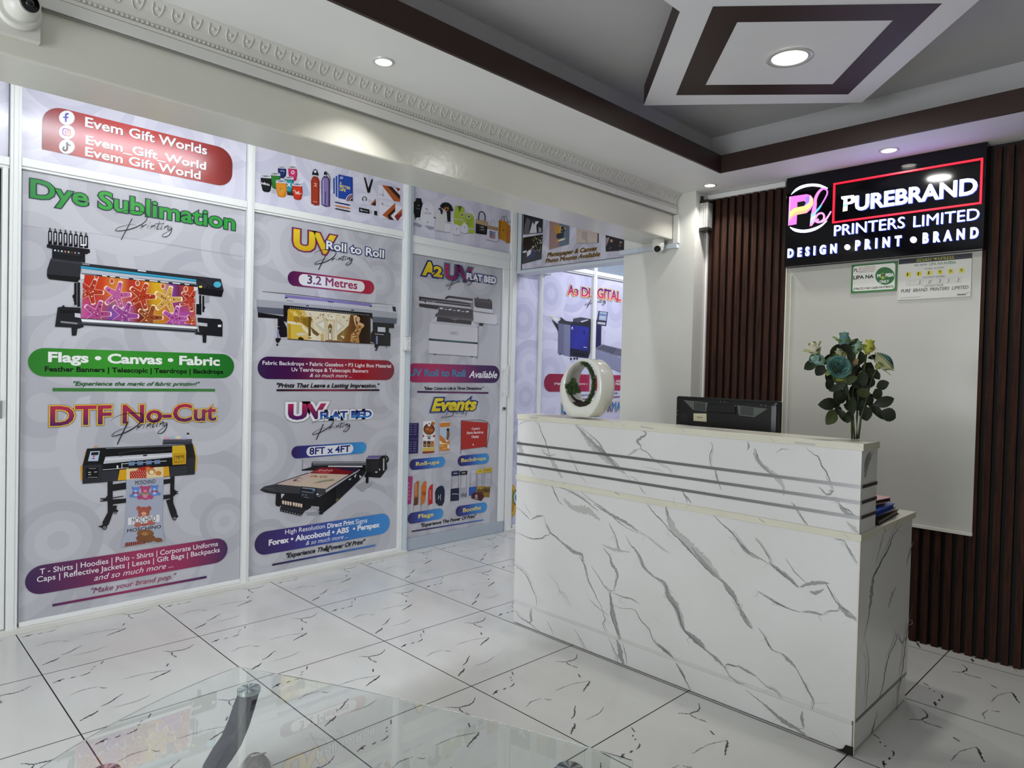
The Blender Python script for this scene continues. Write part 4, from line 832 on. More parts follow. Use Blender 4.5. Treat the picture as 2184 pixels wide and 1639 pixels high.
# ------------------------------------------------------------------ printed sheets of the shop front
LOW = ['#bfbfc7', '#c7c7cf', '#b6b6bf']; TOPC = ['#d8d7e8', '#dfdeee', '#cfcee1']; LIL = ['#cfcfe8', '#d9d9f0', '#c4c4e0']
def poster(label, u0, u1, v0, v1, cols, seed, n, axis=1, c=YF, rough=.1, rmin=.12, rmax=.32, name='printed_poster'):
    pr = Print(axis, c, rough=rough)
    t = thing(name, label, 'poster', tuple(pr.w((u0+u1)/2, v0, 0)))
    pr.begin(); pr.d = 0; pr.STEP = 8e-6; cs = [M(q, rough) for q in cols]
    pr.poly([(u0, v0), (u1, v0), (u1, v1), (u0, v1)], cs[0]); pr.circles(cs, seed, n, u0, u1, v0, v1, rmin, rmax)
    pr.mb.box(*(sorted((pr.w(u0, v0, -.0004)[0], pr.w(u1, v0, 0)[0])) if axis == 1 else (c-.0, c+.0004)), *((c, c+.0004) if axis == 1 else sorted((pr.w(u0, v0, 0)[1], pr.w(u1, v0, 0)[1]))), v0, v1, cs[0])
    pr.end('sheet', t); pr.STEP = 1.2e-5
    return t, pr
SCR = [[3, 8, 905, 35, 935, 5, 980, -22, 1060, -50, 1150, -50, 1215, -10, 1200, 30, 1130, 75, 1040, 98, 940, 104, 875, 100, 865, 92, 900, 66, 980, 50, 1070, 55, 1160, 80][:0]]
def script(pr, x0, y0, x1, y1, col='#101014', wd=1.0):
    """handwritten word 'Printing'; unit sketch placed so that its P foot and final g fall at the two given points"""
    kx, ky, ks = pr.k; pr.K(0, 0, 1)
    ax, ay = kx+x0/ks, ky+y0/ks; bx_, by = kx+x1/ks, ky+y1/ks; s = (bx_-ax)/560; sk = (by-ay-(-20)*s)/560
    f = lambda xy: [q for i in range(0, len(xy), 2) for q in (ax+(xy[i]-930)*s, ay+(xy[i+1]-205)*s+(xy[i]-930)*sk)]
    for w_, *xy in ((9, 1045, -20, 1010, 50, 970, 120, 925, 205), ([2, 9], 850, -80, 900, -105, 980, -115, 1080, -105, 1180, -75, 1215, -30, 1195, 20, 1130, 62, 1040, 92, 940, 104, 880, 102, 862, 92, 890, 68, 950, 52, 1020, 46, 1090, 50), ([3, 9], 1140, 105, 1160, 62, 1162, 80, 1190, 62, 1215, 60),
                    ([3, 8], 1212, 108, 1232, 66), ([3, 8], 1248, 112, 1268, 70, 1262, 92, 1290, 74, 1302, 80, 1292, 118), ([3, 9], 1352, 30, 1338, 75, 1322, 112, 1330, 124, 1352, 112), (5, 1300, 56, 1350, 64, 1400, 66), ([3, 8], 1380, 84, 1366, 122, 1376, 128), ([3, 8], 1398, 132, 1412, 92, 1408, 112, 1436, 92, 1446, 100, 1436, 136, 1446, 140),
                    ([3, 8], 1486, 108, 1460, 110, 1452, 136, 1466, 142, 1484, 118, 1480, 160, 1452, 200, 1412, 215, 1380, 205, 1392, 182, 1440, 160, 1490, 130)):
        pr.S(col, [q*s*wd for q in w_] if isinstance(w_, list) else w_*s*wd, *f(xy), n=5)
    for x, y in ((1246, 42), (1392, 62)): pr.E(col, *f([x, y]), 4.5*s, n=8)
    pr.K(kx, ky, ks)
NAVY = '#1d2140'
# ============ 1: left big sheet
t, pr = poster('large grey printed sheet with a green heading on the left shop window', .606, 1.628, .043, ZR0-.013, LOW, 21, 26)
pr.begin(0).K(0, 160, 2.731); pr.S('#9a9aa6', 2, 128, 878, 700, 945, 1418, 1060); pr.end('seam', t)
pr.begin(2).K(0, 160, 2.731)
pr.T('Dye Sublimation', 180, 716, 1364, 900, 38, ['#2c8f45', '#35a63c', '#2f9a3e', '#2aa13a'], .024, out=((.056, NAVY),), vgrad=False); pr.end('headline', t)
pr.begin(3).K(80, 470, 5.2); script(pr, 930, 218, 1490, 150); pr.end('script_word', t)
pr.begin(1); D1, D2, D3 = '#232328', '#303036', '#3d3d45'
for i in range(8):
    x = 118+i*57; y = 112+i*8
    pr.P('#15151a', x, y+12, x+8, y, x+34, y+2, x+43, y+14, x+44, y+155-i*2, x, y+155-i*2); pr.R('#c9c9d2', x+12, y+22, x+28, y+120); pr.S('#15151a', 6, x+6, y-14, x+34, y-10); pr.S('#15151a', 7, x+20, y-30, x+20, y)
    pr.S('#202028', 5, x+12, y+132, x+26, y+112, x+14, y+104); pr.S('#d8d8e0', 4, x+44, y+20, x+45, y+150)
pr.R('#f2f2f4', 475, 268, 535, 284)
pr.P(D1, 105, 265, 575, 322, 582, 358, 545, 378, 470, 362, 160, 318, 100, 302); pr.P(D1, 162, 312, 525, 372, 527, 472, 160, 425); pr.P(D2, 175, 330, 470, 380, 470, 400, 175, 352)
for i, (x, q) in enumerate(zip((193, 230, 268, 306, 343, 380, 416, 455), ('#f0f0f4', '#8fc1dc', '#f2f2ea', '#e79a9a', '#e8dc90', '#555', '#e4956a', '#88b4dd'))): pr.E(q if len(q) == 7 else '#555560', x, 335+i*4.4, 9)
pr.P(D2, 145, 425, 482, 468, 470, 652, 440, 690, 128, 655, 104, 628, 105, 550); pr.P('#18181b', 104, 580, 118, 600, 470, 632, 468, 655, 440, 690, 128, 655, 104, 628); pr.P(D3, 146, 428, 480, 470, 478, 492, 138, 452)
pr.P(D2, 480, 474, 1758, 622, 1764, 668, 478, 512); pr.P('#3aa3c6', 478, 508, 1764, 660, 1766, 690, 480, 536); pr.P('#2b87a8', 478, 524, 1764, 676, 1766, 690, 480, 536)
pr.P('#b9bfc9', 482, 536, 900, 590, 1400, 645, 1766, 688, 1766, 706, 1200, 655, 700, 606, 490, 585); pr.P('#6b717c', 490, 585, 700, 606, 1766, 706, 1766, 732, 700, 628, 500, 600); pr.P(D1, 640, 606, 1766, 720, 1770, 744, 700, 640)
for x0, x1 in ((715, 770), (800, 860), (910, 1010), (1060, 1190), (1240, 1330), (1360, 1450), (1495, 1580), (1630, 1680)): pr.S('#f4f4f6', 10, x0, 614+(x0-700)*.104, x1, 614+(x1-700)*.104)
pr.S('#d8d8dc', 5, 495, 488, 575, 496); pr.S('#e2e2e6', 14, 1110, 556, 1200, 568)
pr.P(D2, 1757, 620, 2030, 652, 2062, 775, 2040, 852, 1785, 822, 1775, 740, 1757, 700); pr.P('#1a1a1e', 1778, 745, 2062, 778, 2040, 852, 1785, 822); pr.S('#111114', 6, 1770, 655, 1830, 675, 1890, 725, 1960, 752, 2030, 758); pr.E('#4fb3cf', 1992, 714, 42, 34); pr.R('#e2cf5a', 1790, 728, 1822, 750); pr.E('#111114', 1880, 744, 9); pr.E('#111114', 1932, 752, 7)
# machine stand
pr.P(D1, 222, 968, 270, 958, 280, 942, 296, 945, 300, 962, 475, 972, 480, 1095, 512, 1185, 440, 1205, 430, 1280, 380, 1282, 374, 1192, 192, 1182); pr.P('#16161a', 245, 995, 460, 1005, 460, 1040, 240, 1030); pr.P('#c6c8d0', 410, 1030, 475, 1036, 478, 1085, 412, 1075); pr.P('#8a8c94', 255, 1118, 470, 1140, 470, 1160, 255, 1138)
pr.P(D1, 1742, 1255, 1790, 1240, 1770, 1080, 2025, 1098, 2050, 1130, 2048, 1292, 1872, 1275, 1868, 1360, 1830, 1358, 1826, 1275, 1742, 1265); pr.R('#e8e8ea', 1998, 1160, 2034, 1185); pr.P('#bfc1c8', 1768, 1132, 1880, 1145, 1880, 1180, 1768, 1168)
for x, y, X, Y in ((405, 695, 432, 940), (440, 690, 470, 960), (1790, 832, 1812, 1050), (1826, 840, 1846, 1020)): pr.R('#1a1a1e', x, y, X, Y)
pr.E('#1a1a1e', 405, 846, 20, 24); pr.R('#1a1a1e', 398, 850, 430, 900); pr.R('#1a1a1e', 1758, 930, 1815, 1045); pr.E('#1a1a1e', 1842, 972, 14, 18); pr.R('#9da0a8', 1858, 840, 1900, 912); pr.P('#d8dadf', 470, 600, 520, 604, 520, 650, 474, 660); pr.P('#d8dadf', 1730, 738, 1775, 744, 1770, 780, 1735, 790)
pr.P('#33343a', 440, 1125, 1770, 1205, 1780, 1248, 700, 1178, 440, 1160); pr.P('#6f727b', 490, 1128, 1750, 1212, 1750, 1224, 490, 1140); pr.P('#f3f3f5', 476, 1086, 1762, 1172, 1762, 1206, 490, 1124)
# printed fabric: colour bands, then starfish drawn in outline
top = ['#c02f1c', '#c4371a', '#cd4322', '#d97a2e', '#d98638', '#b73a2c', '#c23a1a', '#cf6a1c', '#d5a524', '#dcae2e', '#8d45a8', '#6a2c50', '#c2451f', '#b53c22']
bot = ['#c65f9d', '#b53a86', '#b44a42', '#7d4a9c', '#9a55ab', '#c26aa8', '#8a2a1c', '#6c2418', '#c28a20', '#cf7e1c', '#cf4030', '#b950a0', '#a649a5', '#c8551f']
yt = lambda x: 604+(x-520)*.110; yb = lambda x: 1086+(x-480)*.0672
mixh = lambda p, q, t: '#%02x%02x%02x' % tuple(round(int(p[i:i+2], 16)*(1-t)+int(q[i:i+2], 16)*t) for i in (1, 3, 5))
NB = 9
for k in range(NB):
    f0, f1 = k/NB, (k+1)/NB; tt = min(max((f0+.5/NB-.35)/.4, 0), 1)
    L0, L1_ = (520-40*f0, yt(520)*(1-f0)+yb(480)*f0), (520-40*f1, yt(520)*(1-f1)+yb(480)*f1); R0, R1 = (1730+25*f0, yt(1730)*(1-f0)+yb(1755)*f0), (1730+25*f1, yt(1730)*(1-f1)+yb(1755)*f1)
    pr.P(G([mixh(p, q, tt) for p, q in zip(top, bot)], pr.w(*pr.uv(*L0)), pr.w(*pr.uv(*R0)), .12), *L0, *R0, *R1, *L1_)
def star(x, y, r, a0, c1, c2):
    r *= 1.12
    for sc_, cc in ((1, c1), (.90, c2)):
        P = []
        for i in range(10):
            a = math.radians(a0+i*36)
            if i % 2 == 0:
                for da in (-.16, 0, .16): rr_ = r*sc_*(1 if da == 0 else .96); P += [x+rr_*math.cos(a+da), y+rr_*math.sin(a+da)*.98]
            else: P += [x+r*.34*sc_*math.cos(a), y+r*.34*sc_*math.sin(a)]
        pr.P(cc, *P)
    rs = random.Random(int(x))
    for i in range(26):
        a = math.radians(a0+72*rs.randrange(5)+rs.uniform(-9, 9)); q = rs.uniform(.05, .75)*r; pr.E(rs.choice((c1, '#5a1c18', '#3c1210')), x+q*math.cos(a), y+q*math.sin(a), rs.uniform(4, 8), n=7)
q0, q1 = pr.uv(500, 700), pr.uv(1745, 900); pr.lim = (q0[0], q1[0], pr.uv(1000, yb(1000))[1], pr.uv(1000, yt(1000))[1])
for a in ((585, 792, 140, 5, '#f1dccb', '#b43a22'), (878, 832, 150, -2, '#f3ddd2', '#c0609a'), (1155, 846, 150, 2, '#f1d9c4', '#b23b1e'), (1440, 886, 150, -4, '#f6e7bd', '#d0a050'), (1690, 890, 120, 10, '#f0d5cc', '#b8412c'), (655, 1042, 150, 0, '#f0cfe0', '#ae4a86'), (960, 1056, 150, 4, '#efcfe2', '#9b4692'), (1240, 1082, 140, 0, '#f0d9b6', '#9a4a20'), (1515, 1095, 140, -3, '#eed2e6', '#b0559f'), (1705, 1120, 75, 20, '#f0ceb8', '#c44a28')): star(*a)
for x, y in ((650, 628), (820, 680), (1105, 700), (1385, 735), (1640, 765)): pr.E('#f1dccb', x, y, 26, 34, 12); pr.E('#c0502a', x, y-2, 19, 26, 12)
pr.lim = None
pr.P('#2e2f35', 478, 1086, 700, 1101, 1000, 1121, 1300, 1142, 1560, 1160, 1762, 1172, 1762, 1178, 476, 1093)
pr.end('printer_picture', t)
pr.begin(1).K(0, 720, 2.483); pr.pill(['#2e7d2c', '#3b982f', '#2f8a2a', '#256f2e'], 148, 50, 205, 1240, 93, 218)
pr.T('Flags • Canvas • Fabric', 258, 125, 1160, 151, 20, '#f0f1f0', .035); pr.T('Feather Banners | Telescopic | Teardrops | Backdrops', 238, 177, 1180, 195, 10.2, '#0f1a12', .035); pr.end('caption_band', t)
pr.begin(1); pr.T('"Experience the magic of fabric printing!"', 388, 252, 1057, 259, 8.5, '#24602e', .025, .3); pr.P('#3b7d3a', 278, 268, 1138, 273, 1138, 287, 278, 285); pr.end('slogan', t)
pr.begin(2); pr.T('DTF No-Cut', 268, 462, 1140, 442, 40, ['#b3304f', '#8d2b58', '#55245c'], .024, out=((.066, '#a57b1e'), (.052, '#e9c646'))); pr.end('headline', t)
pr.begin(3); script(pr, 622, 565, 885, 485, wd=1.25); pr.end('script_word', t)
pr.begin(1).K(150, 920, 6.303)
pr.P('#4b4d5a', 1245, 112, 1632, 106, 1632, 172, 1238, 180); pr.P('#3a3b46', 1245, 150, 1632, 140, 1632, 172, 1238, 180)
for x, q in ((1255, '#d9aab8'), (1338, '#9ec4de'), (1410, '#e4dfb0'), (1490, '#a9c3e4')): pr.P(q, x, 82, x+14, 72, x+62, 72, x+74, 82, x+76, 112, x, 114); pr.P('#bb9aa5', x, 100, x+76, 98, x+76, 112, x, 114)
pr.R('#26262c', 1563, 22, 1596, 48); pr.R('#d8d8dc', 1566, 48, 1594, 66)
pr.P('#d39a22', 205, 262, 165, 450, 135, 470, 140, 660, 168, 664, 230, 300); pr.P('#d8b12a', 1645, 185, 1665, 190, 1700, 370, 1692, 535, 1668, 540, 1640, 300); pr.S('#d8932a', 12, 315, 210, 365, 212)
pr.P('#161619', 222, 235, 470, 222, 1530, 178, 1642, 168, 1682, 350, 1670, 582, 160, 710, 162, 460); pr.P('#2c2d34', 162, 460, 425, 445, 425, 690, 160, 710); pr.P('#33343c', 425, 540, 640, 520, 640, 668, 425, 690); pr.P('#33343c', 1330, 480, 1560, 462, 1670, 355, 1670, 582, 1330, 610); pr.P('#26272d', 1562, 362, 1680, 355, 1670, 582, 1562, 590)
pr.P('#6d707b', 472, 226, 1520, 184, 1520, 196, 472, 240); pr.S('#3a3a40', 8, 640, 300, 900, 260, 1150, 268, 1360, 240); pr.P('#c3c5cc', 470, 345, 1370, 290, 1370, 350, 440, 440); pr.P('#e2e3e8', 470, 372, 1370, 316, 1370, 330, 470, 392)
pr.P('#14141a', 430, 450, 690, 438, 690, 500, 430, 510); pr.S('#dfdfe3', 9, 690, 432, 692, 500); pr.S('#dfdfe3', 7, 690, 440, 1290, 400); pr.R('#e4e4e6', 620, 462, 642, 500); pr.S('#e2e2e4', 6, 432, 520, 780, 492)
for x in (650, 975): pr.P('#3a3a44', x, 318, x+55, 314, x+55, 336, x, 340)
pr.P('#b9c9dd', 268, 272, 395, 268, 370, 402, 235, 404); pr.P('#1b1b20', 284, 285, 380, 281, 372, 322, 274, 324); pr.P('#b0385a', 300, 330, 330, 328, 328, 344, 298, 346); pr.P('#b0385a', 292, 360, 328, 358, 326, 374, 290, 376)
pr.P('#0e0e10', 208, 498, 372, 488, 378, 622, 212, 634)
for x, y, wq in ((236, 554, 40), (318, 550, 38), (240, 584, 36), (232, 620, 130), (250, 504, 90)): pr.S('#c4c4c8', 10 if wq < 60 else 4, x, y, x+wq, y-2)
pr.P('#d9b02a', 1368, 200, 1540, 190, 1555, 285, 1552, 442, 1372, 455, 1366, 300); pr.P('#c79b20', 1366, 300, 1553, 288, 1552, 442, 1372, 455); pr.P('#8f6a1a', 1392, 335, 1525, 322, 1522, 415, 1396, 428)
for i in range(5): pr.R('#d9b02a', 1404+i*24, 345+(i % 3)*12, 1418+i*24, 412)
for i in range(4):
    x = 785+i*115; y = 412-i*8; pr.P('#6f8ab0', x, y, x+72, y-5, x+76, y+62, x+80, y+72, x-4, y+78); pr.P('#23232a', x-4, y+52, x+80, y+46, x+80, y+72, x-4, y+78); pr.E('#23232a', x+26, y-4, 10); pr.E('#23232a', x+52, y-6, 10)
pr.P('#dba61f', 660, 520, 760, 512, 752, 655, 635, 662); pr.P('#dba61f', 1250, 480, 1320, 474, 1332, 605, 1250, 612)
# legs and feet
for P in ((498, 682, 566, 676, 568, 1000, 625, 1000, 612, 1060, 580, 1075, 560, 1130, 510, 1260, 430, 1290, 430, 1220, 500, 1090, 498, 940, 440, 945, 398, 948, 398, 935, 440, 928, 440, 918, 398, 916, 400, 902, 470, 900, 498, 862), (1340, 612, 1398, 606, 1394, 780, 1420, 806, 1446, 802, 1446, 815, 1424, 820, 1424, 830, 1446, 832, 1446, 842, 1420, 846, 1380, 880, 1380, 960, 1425, 1080, 1432, 1130, 1360, 1165, 1330, 1080, 1284, 930, 1340, 915),
          (566, 716, 745, 690, 745, 780, 566, 806), (566, 918, 745, 905, 745, 962, 566, 985), (570, 890, 712, 868, 712, 880, 570, 902), (1250, 650, 1340, 640, 1340, 700, 1250, 715), (1250, 860, 1340, 850, 1340, 905, 1250, 918), (365, 1282, 430, 1262, 490, 1270, 490, 1300, 420, 1300), (1360, 1140, 1432, 1118, 1450, 1150, 1400, 1180, 1370, 1170), (580, 1075, 610, 1050, 645, 1066, 620, 1096, 590, 1100)): pr.P('#1d1d22', *P)
for x, y, r in ((455, 1298, 30), (1396, 1172, 28), (602, 1096, 20)): pr.E('#1d1d22', x, y, r); pr.E('#a9aab0', x+2, y, r*.6); pr.E('#1d1d22', x+2, y, r*.34)
# printed film hanging from the machine; plain toys stand in for the artwork on it
pr.P('#aab0c2', 752, 505, 1250, 478, 1248, 700, 1235, 1050, 1238, 1300, 1266, 1475, 675, 1560, 725, 1380, 745, 1200, 748, 900); pr.P('#e6cf9f', 752, 505, 1250, 478, 1250, 615, 750, 652)
pr.P('#b5281f', 800, 540, 1020, 512, 1022, 628, 798, 638); pr.P('#b5281f', 880, 520, 930, 490, 1040, 470, 1130, 490, 1040, 520)
for i in range(7):
    for j in range(4): pr.E('#f0e2d0', 818+i*30+(j % 2)*12, 548+j*24-i*2, 6, n=8)
for x, y, rx, ry, q in ((1085, 540, 55, 44, '#c98442'), (1090, 552, 30, 26, '#efe0c0'), (1180, 565, 42, 30, '#c98442'), (1040, 510, 30, 28, '#c98442')): pr.E(q, x, y, rx, ry)
pr.T('MOSCHINO', 868, 722, 1140, 700, 8.5, '#15161c', .005)
def toy(x, y, r, c1, c2, bow=None):
    pr.E(c1, x, y+r*1.0, r*1.05, r*.95); pr.E(c1, x-r*.75, y-r*.62, r*.34); pr.E(c1, x+r*.75, y-r*.62, r*.34); pr.E(c1, x, y-r*.1, r*.85, r*.75); pr.E(c2, x, y+r*.15, r*.38, r*.28)
    pr.E(c1, x-r*1.15, y+r*1.45, r*.5, r*.42); pr.E(c1, x+r*1.15, y+r*1.4, r*.5, r*.42); pr.E(c2, x, y+r*1.15, r*.5, r*.45)
    if bow: pr.P(bow, x-r*.8, y+r*.45, x, y+r*.7, x+r*.8, y+r*.4, x+r*.7, y+r*1.1, x, y+r*.8, x-r*.7, y+r*1.15)
toy(875, 795, 52, '#5f86c8', '#a9c4e8', '#b4403f'); toy(1128, 772, 52, '#5f86c8', '#a9c4e8', '#b4403f'); toy(1003, 795, 66, '#b24a74', '#d58aa4', '#8da068')
toy(985, 1095, 92, '#a9584a', '#d9a48c'); pr.P('#e7e7ea', 775, 1165, 1195, 1122, 1195, 1215, 770, 1262); pr.T('MOSCHINO', 822, 1248, 1150, 1210, 13, '#191a20', .0); pr.E('#b5695a', 900, 1260, 42, 34); pr.E('#b5695a', 1075, 1232, 42, 34)
pr.T('MOSCHINO', 760, 1358, 1215, 1305, 6.8, '#121318', .006); pr.E('#8a5a34', 1005, 1375, 115, 55); pr.E('#7d4f2c', 1010, 1440, 130, 60); pr.E('#a87a48', 1000, 1380, 45, 25); pr.E('#7d4f2c', 1175, 1462, 60, 30); pr.P('#7c2320', 735, 1500, 1000, 1470, 1000, 1512, 728, 1552)
for i in range(9): pr.E('#e2cfc0', 750+i*28, 1512-i*3, 5, n=7); pr.E('#e2cfc0', 745+i*28, 1534-i*3, 5, n=7)
pr.end('printer_picture', t)
pr.begin(1).K(0, 720, 2.483); pr.pill(['#3b1f55', '#6b2658', '#a3305c', '#9b2c5a', '#3f2258'], 133, 1207, 1355, 1205, 1066, 1200)
pr.T('T - Shirts | Hoodies | Polo - Shirts | Corporate Uniforms', 210, 1252, 1153, 1107, 11.5, '#eeeaf0', .008); pr.T('Caps | Reflective Jackets | Lesos | Gift Bags | Backpacks', 195, 1294, 1162, 1139, 11.5, '#eeeaf0', .008); pr.T('and so much more ...', 497, 1286, 918, 1220, 12, '#eeeaf0', 0, .3); pr.end('caption_band', t)
pr.begin(1); pr.T('"Make your brand pop."', 482, 1352, 933, 1279, 11, ['#6d2a62', '#b23660', '#8d2c50'], .006, .3, vgrad=False); pr.P(G(['#41205a', '#a03060', '#41205a'], pr.w(.7, 0), pr.w(1.45, 0), .1), 277, 1413, 1093, 1263, 1093, 1275, 277, 1426); pr.end('slogan', t)
# ============ 2: middle sheet
t, pr = poster('grey printed sheet with two printer pictures on the middle shop window', 1.671, 2.688, .043, ZR0-.013, LOW, 5, 28)
pr.begin(2).K(510, 300, 2.979)
pr.T('UV', 352, 688, 598, 716, 38, ['#e9cf2e', '#d8b71e'], .05, out=((.105, '#2b2a5a'), (.085, '#a3264e'))); pr.T('Roll to Roll', 553, 688, 916, 748, 17.5, '#eef0f4', .026, out=((.095, '#23356f'),)); pr.end('headline', t)
pr.begin(3); script(pr, 503, 822, 717, 775, wd=1.5); pr.end('script_word', t)
pr.begin(1); pr.pill(['#4b1d4f', '#8b2455', '#b52a4c', '#a8263f'], 308, 835, 922, 858, 885, 978); pr.pill('#e4e4e8', 378, 851, 923, 797, 892, 960); pr.T('3.2 Metres', 433, 911, 748, 942, 17.5, ['#3a1c44', '#8c2452', '#a32a50'], .03, vgrad=False); pr.end('size_badge', t)
pr.begin(1).K(535, 600, 6.825)
g1, g2, g3 = '#c3c5cc', '#a6a8b1', '#8d9099'
pr.P('#1c1c20', 100, 455, 520, 520, 520, 600, 390, 545, 100, 528); pr.P(g1, 160, 155, 480, 195, 480, 300, 78, 265, 100, 200); pr.P(g2, 78, 265, 480, 300, 472, 400, 84, 372); pr.P('#5d6170', 84, 372, 474, 402, 470, 492, 95, 455); pr.S('#111116', 6, 165, 153, 700, 200, 1200, 262, 1700, 315, 2080, 352)
pr.P(g1, 480, 195, 1760, 325, 1765, 465, 472, 348); pr.P('#8679b4', 495, 198, 1758, 328, 1758, 372, 1200, 310, 545, 246, 495, 232); pr.P('#15151a', 490, 232, 540, 240, 520, 252, 492, 248); pr.P('#15151a', 1720, 362, 1760, 362, 1760, 376, 1725, 374); pr.P(g2, 472, 300, 1765, 418, 1768, 466, 472, 348)
pr.S('#77797f', 3, 1158, 305, 1158, 400); pr.S('#33343a', 7, 515, 282, 615, 292); pr.S('#2a2a30', 14, 1115, 298, 1200, 308); pr.E('#18181c', 822, 360, 24, 8); pr.E('#18181c', 1475, 423, 24, 8)
pr.P('#1a1a1e', 472, 348, 1768, 466, 1768, 560, 1730, 520, 540, 405, 520, 600, 472, 560)
for i in range(40): pr.R('#d8d8d8', 565+i*29, 384+i*2.68, 577+i*29, 391+i*2.68)
pr.P(g1, 1760, 325, 2080, 352, 2125, 462, 2120, 540, 1768, 515); pr.P(g2, 1766, 420, 2125, 464, 2120, 545, 1768, 515); pr.P('#5d6170', 1768, 515, 2122, 545, 2112, 622, 1768, 596); pr.P('#23242a', 2052, 368, 2100, 374, 2112, 446, 2066, 440); pr.S('#80838c', 3, 1975, 345, 1985, 520); pr.S('#80838c', 3, 1766, 370, 1975, 388)
pr.P('#1c1c20', 388, 540, 470, 552, 475, 590, 520, 680, 525, 810, 430, 830, 385, 700, 388, 600); pr.P('#1c1c20', 1770, 598, 2082, 620, 2080, 685, 2005, 685, 2005, 745, 2030, 765, 2025, 948, 1850, 940, 1840, 1000, 1810, 960, 1790, 900, 1740, 880, 1745, 760, 1770, 720); pr.P('#c8ccd4', 1842, 668, 1954, 674, 1954, 742, 1842, 736)
for x in (380, 1818): pr.R('#8f84b8', x, 704+(x > 1000)*94, x+24, 822+(x > 1000)*94); pr.P('#1c1c20', x-24, 830+(x > 1000)*94, x+60, 830+(x > 1000)*94, x+20, 900+(x > 1000)*70, x-20, 880+(x > 1000)*90); pr.R('#1c1c20', x-4, 890+(x > 1000)*80, x+4, 925+(x > 1000)*75); pr.E('#1c1c20', x, 930+(x > 1000)*75, 18, 9)
pr.S('#c9c9cf', 5, 265, 668, 410, 662); pr.S('#c9c9cf', 8, 1800, 768, 1930, 780); pr.S('#d7d8dc', 14, 430, 825, 520, 832); pr.S('#d7d8dc', 14, 1735, 908, 1800, 916); pr.S('#26262c', 12, 530, 842, 1150, 880, 1800, 912); pr.R('#3a3a42', 2035-70, 948, 2045-70, 975)
# the long print: gilded hall with a figure
pr.P(G(['#c9a53c', '#d9b95c', '#d8cdb0', '#c9b98e', '#8a6a2a', '#3d2a16', '#3b2b20'], pr.w(*pr.uv(535, 700)), pr.w(*pr.uv(1735, 700)), .12), 530, 425, 548, 404, 1720, 505, 1738, 530, 1736, 906, 1160, 880, 530, 838)
pr.P('#e3d9bf', 780, 425, 1500, 490, 1420, 640, 1300, 760, 1290, 880, 960, 865, 930, 760, 900, 600, 820, 520)
for c_, *P in (('#c79f2c', 535, 410, 700, 418, 800, 560, 740, 640, 620, 590, 535, 585), ('#e6c867', 560, 430, 640, 436, 760, 600, 700, 610), ('#e9dfc4', 530, 580, 640, 596, 740, 622, 800, 690, 900, 760, 960, 830, 960, 860, 860, 855, 830, 770, 740, 680, 640, 640, 530, 612), ('#d8b94a', 535, 620, 740, 640, 735, 835, 535, 838), ('#b98f2a', 540, 622, 575, 625, 575, 838, 540, 838), ('#a9812e', 620, 510, 740, 520, 860, 520, 900, 560, 850, 640, 800, 660, 720, 600, 620, 590), ('#8a6a1f', 740, 540, 880, 520, 870, 640, 830, 680, 760, 620),
              ('#cfc7b0', 920, 620, 1085, 540, 1085, 740, 1040, 745), ('#cfc7b0', 1235, 545, 1360, 660, 1240, 770, 1235, 650), ('#e9e4d6', 975, 625, 1060, 590, 1060, 700), ('#e9e4d6', 1250, 600, 1320, 660, 1250, 725), ('#efe8d4', 1080, 490, 1225, 500, 1225, 560, 1080, 552), ('#d2c49a', 1075, 552, 1230, 562, 1222, 590, 1215, 855, 1190, 855, 1192, 590, 1118, 582, 1105, 850, 1075, 848), ('#7b5d33', 1120, 650, 1150, 615, 1180, 650, 1180, 860, 1120, 855), ('#e8e0cb', 1130, 690, 1168, 690, 1168, 850, 1130, 848), ('#54402a', 1140, 700, 1160, 700, 1160, 760, 1140, 760),
              ('#6b5228', 860, 660, 1020, 790, 960, 800, 900, 760), ('#8b6e33', 1250, 790, 1330, 720, 1330, 860, 1250, 860), ('#c9b070', 1020, 760, 1060, 760, 1060, 870, 1010, 868), ('#e2d6b4', 940, 830, 1020, 745, 1030, 755, 955, 850), ('#e2d6b4', 1330, 790, 1420, 870, 1400, 880, 1300, 800), ('#7a4a22', 1080, 858, 1300, 866, 1300, 886, 1080, 878), ('#5f4a1c', 836, 520, 866, 515, 868, 800, 832, 800), ('#8a6c28', 815, 828, 850, 812, 885, 832, 870, 838), ('#352913', 680, 830, 720, 810, 765, 835, 765, 855, 690, 850), ('#d8d0ba', 650, 770, 690, 752, 770, 755, 805, 775, 750, 795, 680, 795)): pr.P(c_, *P)
rs = random.Random(4)
for i in range(110): x = rs.uniform(600, 1440); y = 440+(x-560)*.07+abs(rs.gauss(0, 55)); pr.E(rs.choice(('#8f6f22', '#f0e2a8', '#6d531a', '#c9a43c', '#efe6cf')), x, y, rs.uniform(3, 10), n=6)
pr.P(G(['#8a5a20', '#6b4318', '#3a2618'], pr.w(*pr.uv(1330, 700)), pr.w(*pr.uv(1620, 700)), .12), 1440, 490, 1540, 495, 1600, 900, 1310, 886, 1400, 760); pr.P('#33251c', 1600, 510, 1718, 512, 1736, 530, 1736, 906, 1560, 898, 1600, 700)
pr.P('#dcb98e', 1488, 505, 1520, 495, 1545, 505, 1512, 545, 1530, 650, 1518, 660, 1490, 560); pr.E('#2a1a12', 1572, 545, 42, 48); pr.E('#d9b286', 1555, 555, 28, 40); pr.P('#d9b286', 1560, 590, 1640, 630, 1640, 660, 1600, 700, 1530, 660); pr.P('#b98a4a', 1540, 630, 1620, 650, 1590, 740, 1560, 800, 1575, 900, 1440, 893, 1450, 780, 1510, 720)
